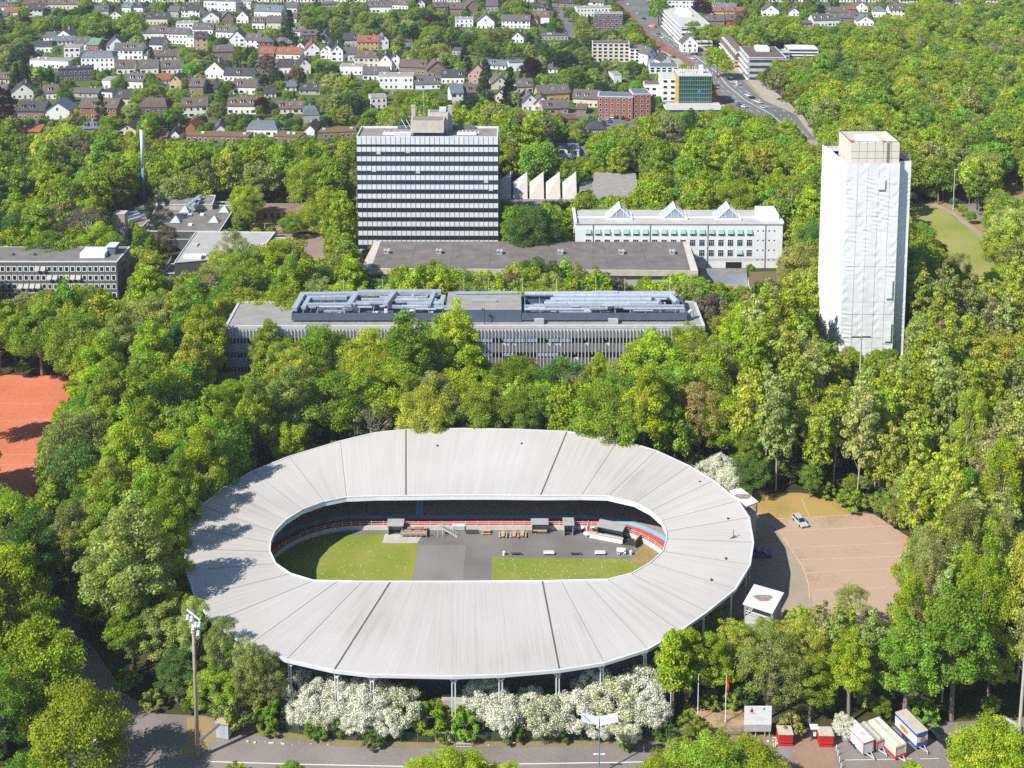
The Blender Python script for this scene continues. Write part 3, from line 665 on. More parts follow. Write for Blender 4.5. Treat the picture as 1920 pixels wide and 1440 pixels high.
wn = 44
for k in range(wn):
    x = q[0][0] + 3 + k * (q[1][0] - q[0][0] - 6) / wn
    MB().box(x, x + 2.0, 0.90, .99, 5.4, 8.7).build('window', M('white_paint') if k % 3 == 2 else M('glass_blue'), hall)
foot([(p.x, p.y) for p in hp], 2)
keep([(690, 455), (1300, 455), (1318, 500), (1322, 522), (1270, 512), (1195, 528), (1130, 522), (1110, 492), (1060, 488), (1000, 485), (960, 487), (925, 505), (880, 500), (780, 492), (730, 505), (690, 520), (675, 500)], hp[2].y)
# right-hand low wings of the hall
wing = thing('side_wing', 'low flat-roofed side wing with a blue-grey wall, right of the hall', 'building', (at(1310, 508, 5).x, at(1310, 508, 5).y, 0)); wo = wing.location.copy()
def wpr(pts, z): return [(p.x - wo.x, p.y - wo.y) for p in pxs(pts, z)]
MB().prism(wpr([(1316, 514), (1401, 514), (1399, 503), (1312, 503)], 5), 0, 5, 0, 1).build('wall', [mat('blue_grey_panel', (.30, .34, .42), .6, .08), LROOF2], wing)
MB().prism(wpr([(1405, 538), (1500, 540), (1515, 507), (1401, 510)], 4), 0, 4, 0, 1).build('extension', [M('white_render'), M('moss_roof')], wing)
MB().prism(wpr([(1320, 540), (1400, 540), (1405, 532), (1320, 532)], 3), 0, 3, 0, 1).build('porch', [M('concrete'), LROOF], wing)
foot([(p.x, p.y) for p in pxs([(1316, 535), (1500, 545), (1515, 507), (1312, 503)], 4)], 1)
keep([(1318, 505), (1400, 505), (1460, 512), (1470, 535), (1425, 530), (1395, 535), (1330, 520)], at(1400, 503, 4).y)

# ---- white long block with three glass gables and green awnings
o, rz, W = frame_from((1079, 420), (1468, 420.5), 15.9); D = 15.5
wb = thing('white_block', 'long white block with green awnings and three glazed roof gables', 'building', o, rz)
WR = mat('bright_render', (0.74, 0.75, 0.78), .9, .05, .3)
MB().box(0, W, 0, D, 0, 15.9).build('wall', WR, wb)
rf = MB().box(-.2, W + .2, -.3, D + .2, 15.9, 16.1).build('roof', mat('grey_sheet_roof', (.42, .41, .40), .8, .12, .4), wb)
MB().box(-.5, .5, -.3, D, 16.1, 17.0).box(W - .5, W + .3, -.3, D, 16.1, 16.9).box(0, W, D * .42, D * .42 + .15, 16.1, 16.5).build('parapet', WR, rf)
MB().box(W - 7.5, W - .8, 3, 13, 16.1, 18.4).build('roof_house', M('white_paint'), rf)
def WX(px_): return (at(px_, 430, 14).x - o.x)
cols = [1103 + 17.78 * i for i in range(18)]
def window(nm, x, z, w_, h_, par, fr=None, gl=None):
    f = MB().box(x - w_ / 2 - .12, x + w_ / 2 + .12, -.06, .02, z - .12, z + h_ + .12).build(nm, fr or M('frame_white'), par)
    g_ = MB()
    for a in range(3):
        xx = x - w_ / 2 + a * w_ / 3 + .06; g_.box(xx, xx + w_ / 3 - .12, -.10, -.055, z, z + h_ * .62).box(xx, xx + w_ / 3 - .12, -.10, -.055, z + h_ * .68, z + h_)
    g_.build('pane', gl or M('glass_dark'), f); return f
AW = mat('awning_green', (0.30, 0.50, 0.40), .8, .1)
for i, c in enumerate(cols):
    x = WX(c)
    for r_, z in enumerate((11.8, 8.1, 4.4)):
        if r_ == 2 and c < 1300: continue
        window('window', x, z, 1.9, 2.2, wb)
        if r_ == 0 or (r_ == 2 and c > 1380 and i % 2 == (1 if c < 1405 else 0) and c < 1400) or (r_ == 2 and i == 16):
            MB().hexa([(x - 1.1, -.12, z + 2.3), (x + 1.1, -.12, z + 2.3), (x + 1.1, -.08, z + 2.3), (x - 1.1, -.08, z + 2.3)][:4] and [(x - .95, -.62, z + .75), (x + .95, -.62, z + .75), (x + .95, -.58, z + .7), (x - .95, -.58, z + .7)],
                      [(x - .95, -.14, z + 2.3), (x + .95, -.14, z + 2.3), (x + .95, -.11, z + 2.25), (x - .95, -.11, z + 2.25)]).build('awning', AW, wb)
for c in (1421, 1431, 1442, 1452):
    for z in (13.3, 9.8, 6.3, 2.8): MB().box(WX(c) - .25, WX(c) + .25, -.05, .01, z, z + .45).build('small_window', M('glass_dark'), wb)
for c in (1112, 1219, 1327, 1435): MB().tube((WX(c), -.15, 0), (WX(c), -.15, 15.8), .12, k=6).build('downpipe', M('concrete_dark'), wb)
MB().box(WX(1362), WX(1392), -.04, .01, 0.0, 2.2).build('garage_opening', M('black'), wb)
MB().box(W * .55, W, -.03, .01, 2.6, 3.6).build('base_band', mat('base_grey', (.55, .56, .58), .9, .06), wb)
for c in (1164, 1268, 1370):                                       # glazed gables
    x = WX(c); hw = 4.4; fr = MB(); gl = MB(); y0, y1 = 4.0, 11.0; zb, zt = 16.4, 20.6
    fr.beam((x - hw, y0, zb), (x, y0, zt), .35, .35).beam((x + hw, y0, zb), (x, y0, zt), .35, .35).beam((x - hw, y0, zb), (x + hw, y0, zb), .3, .5)
    fr.beam((x, y0, zt), (x, y1, zt), .35, .35).beam((x - hw, y0, zb), (x - hw, y1, zb), .3, .5).beam((x + hw, y0, zb), (x + hw, y1, zb), .3, .5)
    for k in range(1, 5):
        y = y0 + (y1 - y0) * k / 4; fr.beam((x - hw, y, zb), (x, y, zt), .16, .16).beam((x + hw, y, zb), (x, y, zt), .16, .16)
    for s2 in (-1, 1):
        for k in (.33, .66): fr.beam((x + s2 * hw * (1 - k), y0, zb + (zt - zb) * k), (x + s2 * hw * (1 - k), y1, zb + (zt - zb) * k), .14, .14)
        gl.quad((x + s2 * hw, y0, zb), (x + s2 * hw, y1, zb), (x, y1, zt), (x, y0, zt))
        fr.beam((x + s2 * 1.2, y0 - .02, zb), (x + s2 * 1.2, y0 - .02, zb + 3.0), .12, .12).beam((x + s2 * 2.6, y0 - .02, zb), (x + s2 * 2.6, y0 - .02, zb + 1.6), .12, .12)
    gl.tri((x - hw, y0, zb), (x + hw, y0, zb), (x, y0, zt)).tri((x + hw, y1, zb), (x - hw, y1, zb), (x, y1, zt))
    g_ = fr.build('roof_gable', M('frame_white'), wb); gl.build('glazing', mat('pale_glass', (.30, .36, .42), .15, .2, .5, spec=.6), g_)
foot(wpoly(o, rz, [(0, 0), (W, 0), (W, D), (0, D)]), 1.5)
keep([(1078, 388), (1160, 370), (1268, 370), (1370, 370), (1466, 392), (1469, 440), (1452, 500), (1360, 505), (1310, 500), (1296, 452), (1076, 448)], o.y + D)
bal = thing('ramp_terrace', 'curved concrete terrace against the foot of the long white block', 'terrace', at(1335, 490, 0)); 
MB().box(-4, 5, -1, 3, 0, 2.6).box(-4, 5, -1.2, -1, 2.6, 3.4).box(5, 8, -2, 2, 0, 1.8).build('slab', M('concrete'), bal)

# ---- eleven-storey office slab
ZT = 43.5; o, rz, W = frame_from((668, 255.6), (933.7, 256), ZT); D = 15.2
hi = thing('office_tower', 'tall office slab striped with white panels and dark window bands', 'office tower', o, rz)
MB().box(.15, W - .15, .15, D - .15, 0, ZT - 1).build('core_wall', M('dark_render'), hi)
PAN = mat('white_panel', (0.66, 0.69, 0.74), .45, .07, .35)
heights = []
zf = ZT
spans = [(ZT, ZT - 2.9)]; zz = ZT - 2.9 - .9
for k in range(12):
    spans.append((zz, zz - 1.75)); zz -= 1.75 + 1.75
zcur = ZT; pan = MB(); bands = []
tops = [43.5, 39.6, 36.1, 32.6, 29.15, 25.7, 22.25, 18.8, 15.35, 11.9, 8.45, 5.0, 1.6]; hts = [2.95] + [1.75] * 11 + [1.6]
for i, (zt, h_) in enumerate(zip(tops, hts)):
    MB().box(0, W, 0, D, zt - h_, zt).build('spandrel_band', PAN, hi) if i else None
    if i + 1 < len(tops): bands.append((tops[i + 1], zt - h_))
top = MB(); zt = 43.5; h_ = 2.95
top.box(0, W, 0, .3, zt - h_, zt).box(0, W, D - .3, D, zt - h_, zt).box(0, .3, .3, D - .3, zt - h_, zt).box(W - .3, W, .3, D - .3, zt - h_, zt)
top.build('parapet', PAN, hi)
for i, (z0, z1) in enumerate(bands):
    gm = M('glass_blue') if 1 <= i <= 4 else M('glass_dark')
    b_ = MB().box(.08, W - .08, .08, D - .08, z0, z1).build('window_band', gm, hi)
random.seed(12)
bl = MB()
for i, (z0, z1) in enumerate(bands[1:7]):
    for j in range(29):
        if random.random() < .08:
            x = j * W / 29 + .1; bl.box(x, x + W / 29 - .2, .03, .07, z1 - random.choice([.4, .5, 1.0, 1.5]), z1 - .02)
bl.build('window_blind', mat('pale_blind', (.50, .55, .56), .8, .1), hi)
mu = MB()
for j in range(30):
    x = j * W / 29 if j < 29 else W; mu.box(x - .05, x + .05, -.09, 0.0, 0, ZT - .1)
for j in range(10): mu.box(W, W + .09, j * D / 9 - .05, j * D / 9 + .05, 0, ZT - .1)
mu.build('mullions', mat('mullion_grey', (.13, .14, .17), .5, .0), hi)
rf = MB().box(.3, W - .3, .3, D - .3, ZT - 1.2, ZT - .7).build('roof', mat('tower_felt', (0.235, 0.205, 0.185), .95, .25, .25), hi)
BEI = mat('beige_concrete', (.54, .49, .43), .9, .12, .5)
def HX(px_, z=44): return at(px_, 250, z).x - o.x
ph = MB().box(HX(770), HX(832), 2.2, 9.0, ZT + .8, ZT + 5.2).build('penthouse', BEI, hi)
MB().box(HX(775), HX(830), 2.4, 8.8, ZT - .7, ZT + .8).build('penthouse_base', M('glass_dark'), hi)
MB().box(HX(772.5), HX(829.5), 2.6, 8.6, ZT + 5.2, ZT + 5.3).build('felt', LROOF2, ph)
MB().box(HX(800), HX(838), 9.0, 14.0, ZT - .7, ZT + 6.6).build('stair_head', BEI, hi)
MB().box(HX(803), HX(836), 9.3, 13.7, ZT + 6.6, ZT + 6.7).build('roof_felt', LROOF2, hi)
MB().box(HX(821), HX(834), 10, 12.6, ZT + 6.7, ZT + 8).build('plant_box', M('metal_light'), hi)
for a in (771, 841): MB().box(HX(a) - .6, HX(a) + .9, 10.5, 12, ZT - .7, ZT + 8.8).build('flue', M('concrete'), hi)
MB().box(HX(741), HX(771), 1.2, 3.2, ZT - .4, ZT + .9).build('plant_box', M('metal_light'), hi)
MB().box(HX(716), HX(742), 4.2, 5.4, ZT - .6, ZT + .1).build('plant_box', M('white_paint'), hi)
MB().box(HX(856), HX(893), 4.2, 5.6, ZT - .6, ZT + .1).build('plant_box', M('white_paint'), hi)
for a in (720, 727, 738, 752, 859, 867, 874, 882, 890, 897): MB().tube((HX(a), 6, ZT - .6), (HX(a), 6, ZT + .5), .32, k=8).build('roof_fan', M('metal_light'), hi)
MB().box(HX(740), HX(768), 13.4, 14.4, ZT - .6, ZT + .6).box(HX(846), HX(888), 13.4, 14.4, ZT - .6, ZT + .6).build('solar_row', M('blue_slate'), hi)
MB().tube((HX(758), 12, ZT), (HX(747), 13.5, ZT + 3), .09).tube((HX(767), 12, ZT), (HX(756), 13.5, ZT + 3), .09).build('boom', M('frame_white'), hi)
MB().tube((HX(791), 13, ZT), (HX(791), 13, ZT + 14), .12, k=6).build('antenna_mast', M('metal_grey'), hi)
foot(wpoly(o, rz, [(0, 0), (W, 0), (W, D), (0, D)]), 1.5)
keep([(668, 240), (770, 236), (772, 206), (843, 208), (845, 236), (939, 238), (936, 450), (700, 452), (670, 470)], o.y + D)

# ---- shrouded high-rise
ZT = 59.0; p0 = at(1586.7, 307.3, ZT); p1 = at(1713, 306.7, ZT); pb = at(1542, 275, ZT)
o = Vector((p0.x, p0.y, 0)); sh = thing('shrouded_tower', 'high-rise wrapped from roof to ground in white scaffold sheeting', 'tower', o)
W = p1.x - p0.x; D = pb.y - p0.y; dx = pb.x - p0.x; REC = W - 3.9
foot_pts = [(0, 0), (REC, .15), (REC + .05, 2.3), (W, 2.4), (W + dx * .3 + .3, D), (dx, D)]
SHM = mat('scaffold_sheeting', (0.74, 0.76, 0.80), .65, .04, .3)
def wall_sheet(a, b, z0, z1, seed, amp=.28):
    a, b = Vector(a), Vector(b); L_ = (b - a).length; d = (b - a).normalized(); nrm = Vector((d.y, -d.x, 0)); nx = max(2, int(L_ / .28)); nz = int((z1 - z0) / .35)
    rng = np.random.RandomState(seed); V = []; 
    ph = rng.rand(8) * 6.28
    cols_ = [(rng.rand() * L_, .8 + rng.rand() * 1.6, (rng.rand() - .45) * 1.1, rng.rand() * 6) for _ in range(10)]
    ties = [(rng.rand() * L_, rng.rand() * 56, 1.1 + rng.rand() * 1.4, 1 + rng.rand() * 3.5) for _ in range(int(2 + L_))]
    for j in range(nz + 1):
        z = z0 + (z1 - z0) * j / nz
        for i in range(nx + 1):
            x = L_ * i / nx; off = 0
            for c_, w2, am, pz in cols_: off += am * amp * math.exp(-((x - c_ - .5 * math.sin(z * .16 + pz)) / w2) ** 2) * (.6 + .4 * math.sin(z * .31 + pz))
            off += .05 * math.sin(z * 2.1 + 2.0 * math.sin(x * 1.3 + ph[0]) + ph[1]) * (.5 + .5 * math.sin(z * .4 + x + ph[2]))
            for tx, tz, tw_, th_ in ties:
                if abs(x - tx) < tw_ and abs(z - tz) < th_: off += .12 * math.sin((z - tz) * 5 + (x - tx)) * (1 - abs(x - tx) / tw_)
            if i in (0, nx): off *= .15
            if abs((z % 7.0) - 3.5) < .18: off -= .05
            pt = a + d * x + nrm * off; V.append((pt.x, pt.y, z))
    F = [(j * (nx + 1) + i, j * (nx + 1) + i + 1, (j + 1) * (nx + 1) + i + 1, (j + 1) * (nx + 1) + i) for j in range(nz) for i in range(nx)]
    m_ = MB(); m_.v = V; m_.f = F; m_.m = [0] * len(F); return m_
N_ = len(foot_pts)
MB().prism([(x + (.6 if x < W / 2 else -.6), y + (.7 if y < D / 2 else -.6)) for x, y in foot_pts], 0, ZT - 1.2).build('tower_wall', M('concrete'), sh)
for i in range(N_):
    a, b = foot_pts[i], foot_pts[(i + 1) % N_]
    wall_sheet((*a, 0), (*b, 0), 0, ZT + (.2 if i != 5 else .8), 40 + i, .30 if i in (5,) else .16 if i == 0 else .12).build('sheeting', SHM, sh, smooth=True)
# pleated strips and patches on the front
pt = MB(); rng = random.Random(4)
for (xa, xb, za, zb) in ((12.6, 14.6, 6, 12), (12.5, 14.5, 19, 25), (9.0, 11.2, 51.5, 55)):
    n = int((zb - za) / .28)
    for k in range(n):
        z = za + k * .28; sg = .04 + .03 * rng.random()
        pt.quad((xa, -.33, z), (xb, -.33 , z), (xb, -.33 - sg, z + .14), (xa, -.33 - sg, z + .14)).quad((xa, -.33 - sg, z + .14), (xb, -.33 - sg, z + .14), (xb, -.33, z + .28), (xa, -.33, z + .28))
pt.build('pleated_sheeting', SHM, sh)
sm = MB()
for x in (2.9, 5.8, 8.8, 11.9): sm.beam((x, -.30, 1), (x + .15, -.30, 58), .05, .03)
for z in (7.5, 14.6, 29, 44): sm.beam((0.2, -.30, z), (REC - .2, -.28, z + .2), .04, .03)
sm.build('sheet_seam', mat('seam_grey', (.60, .61, .64), .8, 0), sh)
MB().prism([(x * .96 + .3, y * .96 + .3) for x, y in foot_pts], ZT - 1.5, ZT - 1.2).build('roof', mat('brown_felt', (.30, .22, .17), .95, .2, .3), sh)
CLB = mat('cream_panel', (.66, .61, .53), .8, .05, .4)
x0 = at(1595, 306, ZT).x - o.x; x1 = at(1686, 306, ZT).x - o.x; y0 = .9; y1 = 14.2; zc = ZT + 5.9; pb_ = MB()
pb_.box(x0, x1, y0, y0 + .3, ZT - 1.2, zc).box(x0, x1, y1, y1 + .3, ZT - 1.2, zc).box(x0, x0 + .3, y0 + .3, y1, ZT - 1.2, zc).box(x1 - .3, x1, y0 + .3, y1, ZT - 1.2, zc)
pc = pb_.build('plant_enclosure', CLB, sh)
g_ = MB()
for k in range(1, 6): g_.box(x0 + (x1 - x0) * k / 6 - .04, x0 + (x1 - x0) * k / 6 + .04, y0 - .03, y0, ZT - 1, zc)
for z in (1.4, 3.4): g_.box(x0, x1, y0 - .035, y0 - .005, ZT + z, ZT + z + .07)
g_.box(x0 + (x1 - x0) * .74, x0 + (x1 - x0) * .8, y0 - .05, y0, ZT - 1, zc)
for k in range(1, 5): g_.box(x0 - .03, x0, y0 + (y1 - y0) * k / 5 - .04, y0 + (y1 - y0) * k / 5 + .04, ZT - 1, zc)
g_.build('panel_joint', mat('joint_brown', (.22, .18, .14), .9, 0), pc)
tr = MB()
for (a, b) in (((x0, y0), (x1, y0)), ((x1, y0), (x1, y1)), ((x1, y1), (x0, y1)), ((x0, y1), (x0, y0))): tr.beam((*a, zc + .35), (*b, zc + .35), .18, .12)
for k in range(7):
    x = x0 + (x1 - x0) * k / 6; tr.beam((x, y0, zc), (x, y0, zc + .4), .12, .12).beam((x, y1, zc), (x, y1, zc + .4), .12, .12)
tr.build('track_rail', M('frame_dark'), pc)
MB().box(x0 + .3, x1 - .3, y0 + .3, y1, zc - 3, zc - 2.6).build('enclosure_floor', mat('rust_floor', (.32, .17, .09), .9, .3, .5), pc)
MB().box(x0 + 4, x1 - 4, y0 + 1.5, y1 - 2, zc - 2.6, zc - .4).build('cooling_unit', M('white_paint'), pc)
for k in range(5): MB().box(x0 + .8 + k * .8, x0 + 1.3 + k * .8, y0 + 1, y0 + 2, zc - 2.6, zc - 1.2).build('pipe_bundle', M('metal_light'), pc)
for k in range(3): MB().box(x1 - 3.4 + k * 1.0, x1 - 2.8 + k * 1.0, y0 + 2 + k, y0 + 4 + k, zc - 2.6, zc - .9).build('fan_housing', M('metal_grey'), pc)
sc_ = MB()
for k in range(6):
    y = 3 + k * 2.6; sc_.tube((W - .2, y, ZT - 1), (W - .2, y, ZT + 1.3), .05, k=5).tube((x1 + .6, y, ZT - 1), (x1 + .6, y, ZT + .6), .05, k=5)
for z in (.3, .9): sc_.tube((W - .2, 2.5, ZT + z), (W - .2, D, ZT + z), .05, k=5)
for k in range(5):
    sc_.tube((dx + .2 + k * 1.2, D - .2, ZT), (dx + .2 + k * 1.2, D - .2, ZT + 1.6), .05, k=5)
sc_.build('scaffold_tubes', M('metal_grey'), sh)
foot([(o.x + x, o.y + y) for x, y in foot_pts], 2)
keep([(1542, 246), (1690, 246), (1713, 290), (1706, 480), (1697, 652), (1672, 664), (1640, 660), (1600, 655), (1560, 640), (1532, 622), (1534, 500)], o.y + D)

# ---- sawtooth hall, grey shed roof behind
for k in range(5):
    pass
saw = thing('sawtooth_hall', 'hall with five tall white sawtooth roof lights right of the office slab', 'hall', at(930, 400, 0)); so_ = saw.location.copy()
def sp(px_, py_, z): p = at(px_, py_, z); return (p.x - so_.x, p.y - so_.y, p.z)
TW = mat('tooth_white', (.50, .475, .44), .8, .07, .4)
base0 = at(930, 392, 6); 
MB().prism([sp(925, 388, 6)[:2], sp(1082, 388, 6)[:2], sp(1082, 362, 6)[:2], sp(925, 362, 6)[:2]], 0, 6).build('wall', M('concrete_dark'), saw)
for k in range(5):
    xa = 932 + k * 31.0
    a = sp(xa - 1, 373, 6.1); b = sp(xa + 26.5, 378, 6.1); w_ = b[0] - a[0]; d_ = 15.0; y0_ = a[1]
    zt_ = 14.6
    t_ = MB()
    A = (a[0], y0_, 6); Bf = (a[0] + w_, y0_ - .0, 6); C = (a[0], y0_ + d_, 6); Dd = (a[0] + w_, y0_ + d_, 6); T0 = (a[0] + w_ * .95, y0_ + d_ * .8, zt_); 
    T1 = (a[0] + w_, y0_ + 1.0, 8.2); T2 = (a[0] - .4, y0_ + d_ * .55, 11.2)
    t_.quad((a[0], y0_, 6), (a[0] + w_, y0_, 6), (a[0] + w_ * .98, y0_ + 6, zt_ + 1), (a[0], y0_ + 4.5, 11.6))
    t_.tri((a[0] + w_, y0_, 6), (a[0] + w_, y0_ + 11, 6), (a[0] + w_ * .98, y0_ + 6, zt_ + 1))
    t_.tri((a[0], y0_ + 4.5, 11.6), (a[0], y0_ + 11, 6), (a[0], y0_, 6)).quad((a[0], y0_ + 11, 6), (a[0], y0_ + 4.5, 11.6), (a[0] + w_ * .98, y0_ + 6, zt_ + 1), (a[0] + w_, y0_ + 11, 6))
    tt = t_.build('roof_light', TW, saw)
    g_ = MB(); xx = a[0] + w_ + .05
    g_.tri((xx, y0_ + .5, 6.1), (xx, y0_ + 10.2, 6.1), (xx - .06, y0_ + 6, zt_ + .2)); g_.build('glazing', M('concrete_dark'), tt)
foot([(p.x, p.y) for p in pxs([(925, 400), (1085, 400), (1082, 355), (925, 355)], 2)], 0)
keep([(936, 336), (1080, 332), (1084, 366), (1066, 378), (1050, 372), (1036, 372), (1010, 380), (985, 378), (940, 378)], at(1000, 330, 12).y)
gp = pxs([(1110, 366), (1198, 366), (1192, 325), (1114, 323)], 6); go = Vector((gp[0].x, gp[0].y, 0))
gs = thing('flat_roofed_hall', 'square flat-roofed grey hall behind the white block, beside the sawtooth lights', 'hall', go)
MB().prism([(p.x - go.x, p.y - go.y) for p in gp], 0, 6, 0, 1).build('wall', [M('grey_render'), LROOF], gs)
MB().prism([(p.x - go.x, p.y - go.y) for p in pxs([(1086, 356), (1110, 356), (1114, 340), (1088, 340)], 4)], 0, 4, 0, 1).build('link_wing', [M('grey_render'), LROOF2], gs)
foot([(p.x, p.y) for p in gp], 1); keep([(1088, 342), (1112, 340), (1114, 325), (1192, 327), (1196, 362), (1140, 365), (1110, 360)], gp[2].y)

# ---- flat-roofed laboratory group on the left with pyramid skylights
lo = at(300, 434, 0); lb = thing('flat_roofed_laboratory', 'sprawling flat-roofed laboratory with four glass pyramid skylights', 'building', lo)
def lp(pts, z): return [(p.x - lo.x, p.y - lo.y) for p in pxs(pts, z)]
FR = mat('old_felt', (.165, .155, .145), .95, .22, .25)
def slab(name, pts, z, wallm, top, par=lb, edge=True):
    q = lp(pts, z); w_ = MB().prism(q, 0, z, 0, 1).build(name, [wallm, top], par)
    if edge:
        e_ = MB()
        for a, b in zip(q, q[1:] + q[:1]): e_.beam((*a, z + .12), (*b, z + .12), .3, .3)
        e_.build('roof_edge', M('metal_light'), w_)
    foot([(x + lo.x, y + lo.y) for x, y in q], 1.5); return w_
slab('main_block', [(270, 434), (411, 434.5), (443, 386), (296, 384)], 7, M('dark_render'), FR)
slab('rear_block', [(304, 384), (398, 384), (404, 367), (291, 367)], 9, M('concrete'), LROOF2)
slab('low_block', [(212, 424), (268, 424), (292, 400), (240, 396)], 4, M('concrete_dark'), LROOF2)
slab('rear_strip', [(404, 386), (446, 386), (446, 379), (404, 379)], 5.5, M('dark_render'), LROOF2)
slab('front_block', [(327, 493), (482, 479), (516, 436), (368, 435)], 8, M('dark_render'), mat('pale_felt', (.36, .35, .345), .9, .1, .3))
slab('side_block', [(483, 474), (540, 472), (549, 446), (505, 446)], 4, M('dark_render'), LROOF)
slab('front_terrace', [(304, 513), (400, 513), (400, 495), (322, 495)], 4, M('dark_render'), FR)
slab('glazed_link', [(290, 449), (355, 449), (366, 436), (296, 436)], 4, M('grey_render'), M('blue_slate'))
for px_, py_ in ((347, 393), (421, 393), (330, 412), (402, 412)):
    p = at(px_, py_ + 3, 7.2); x, y = p.x - lo.x, p.y - lo.y; g_ = MB(); w_ = 1.9; ap = (x, y, 9.4)
    c4 = [(x - w_, y - w_, 7.2), (x + w_, y - w_, 7.2), (x + w_, y + w_, 7.2), (x - w_, y + w_, 7.2)]
    for a, b in zip(c4, c4[1:] + c4[:1]): g_.tri(a, b, ap)
    sk = g_.build('skylight', mat('skylight_glass', (.42, .50, .50), .2, .1, spec=.6), lb)
    e_ = MB()
    for c in c4: e_.beam(c, ap, .12, .12)
    e_.build('frame', M('frame_white'), sk)
for px_, py_ in ((356, 403), (379, 402), (357, 421)):
    p = at(px_, py_, 7.3); MB().box(p.x - lo.x - .7, p.x - lo.x + .7, p.y - lo.y - .6, p.y - lo.y + .6, 7, 7.7).build('roof_hatch', M('white_paint'), lb)
for a, b in (((352, 386), (376, 368)), ((360, 388), (372, 378)), ((368, 384), (374, 374)), ((290, 374), (306, 370))):
    p, q_ = at(*a, 10), at(*b, 10); MB().beam(p - lo, q_ - lo, 1.3, 1.2).build('roof_duct', DU, lb)
for a, b in (((225, 412), (262, 402)), ((230, 404), (258, 398)), ((240, 415), (264, 408)), ((252, 392), (280, 388))):
    p, q_ = at(*a, 5), at(*b, 5); MB().beam(p - lo, q_ - lo, 1.4, 1.2).build('roof_duct', DU, lb)
hv = MB(); p = at(362, 482, 8.5) - lo; hv.box(p.x - 3, p.x + 3, p.y - 1.3, p.y + 1.3, 8.1, 9.2).box(p.x - 2, p.x + 4, p.y + 1.8, p.y + 2.6, 8.1, 8.8); hv.build('roof_plant', M('white_paint'), lb)
for px_, py_ in ((365, 459), (488, 460)):
    p = at(px_, py_, 8.2) - lo; MB().box(p.x - 1.2, p.x + 1.2, p.y - 1.5, p.y + 1.5, 8, 8.5).build('roof_hatch', M('light_roof'), lb)
rl_ = MB(); a = at(308, 506, 4.2) - lo; b = at(322, 486, 4.2) - lo
for z in (4.6, 5.2): rl_.beam((a.x, a.y, z), (b.x, b.y, z), .1, .1)
rl_.build('railing', M('metal_light'), lb)
keep([(292, 367), (402, 366), (443, 386), (430, 410), (412, 432), (286, 432), (272, 432), (300, 396)], at(300, 366, 9).y)
keep([(368, 436), (420, 436), (430, 470), (400, 492), (328, 492), (350, 455)], at(400, 436, 8).y); keep([(495, 440), (512, 438), (545, 448), (530, 470), (490, 470)], at(510, 436, 8).y)
keep([(308, 496), (370, 496), (360, 512), (308, 515)], at(340, 496, 4).y); keep([(212, 400), (262, 392), (268, 402), (250, 418), (215, 420)], at(240, 396, 4).y)
orr = thing('orange_pavilion', 'low orange-walled pavilion behind the café terrace', 'building', at(545, 405, 0)); oo = orr.location.copy()
q = [(p.x - oo.x, p.y - oo.y) for p in pxs([(480, 394), (590, 394), (590, 381), (480, 381)], 3.6)]
MB().prism(q, 0, 3.6, 0, 1).build('wall', [mat('orange_render', (.52, .22, .09), .9, .1, .5), mat('pav_roof', (.22, .17, .14), .95, .25, .4)], orr)
for k in range(7): MB().box(q[0][0] + 3 + k * 2.6, q[0][0] + 4.2 + k * 2.6, q[0][1] - .06, q[0][1] + .01, .4, 2.5).build('window', M('frame_white') if k > 4 else M('glass_dark'), orr)
foot([(x + oo.x, y + oo.y) for x, y in q], 1); keep([(488, 382), (562, 382), (562, 402), (490, 402)], at(500, 381, 3.6).y)
# terrace furniture: closed yellow parasols and tables
for i, (px_, py_) in enumerate(((479, 421), (507, 421), (497, 434), (471, 432))):
    pr = thing('parasol', ('closed yellow parasol on the café terrace, ' + ('back row left', 'back row right', 'front row right', 'front row left')[i]), 'parasol', at(px_, py_, 0), 0, 'closed yellow parasols on the café terrace')
    MB().tube((0, 0, 0), (0, 0, 2.9), .05, k=6).build('pole', M('frame_white'), pr)
    MB().tube((0, 0, 1.0), (0, 0, 2.8), .28, .10, k=8).build('canopy', mat('parasol_yellow', (.75, .42, .02), .8, .05), pr)
    MB().tube((0, 0, 0), (0, 0, .12), .4, k=10).build('base', M('concrete_dark'), pr)
tb = thing('cafe_table', 'wooden café table with two benches on the terrace of yellow parasols', 'table', at(474, 425, 0), 0, 'wooden tables with benches on the café terrace')
MB().box(-1, 1, -.4, .4, .7, .78).build('table_top', M('wood'), tb)
for y in (-.75, .75): MB().box(-1, 1, y - .15, y + .15, .4, .46).box(-.8, -.7, y - .1, y + .1, 0, .4).box(.7, .8, y - .1, y + .1, 0, .4).build('bench', M('wood'), tb)
for x in (-.7, .7): MB().box(x - .05, x + .05, -.3, .3, 0, .7).build('leg', M('frame_dark'), tb)
kl = kidlist(tb); n = 0
for r_ in range(4):
    for c in range(6):
        if r_ == 0 and c == 0: continue
        copy_thing(tb, at(476 + c * 9.5 + (r_ % 2) * 3, 423.5 + r_ * 3.6, 0), random.uniform(-.2, .2), kids=kl)

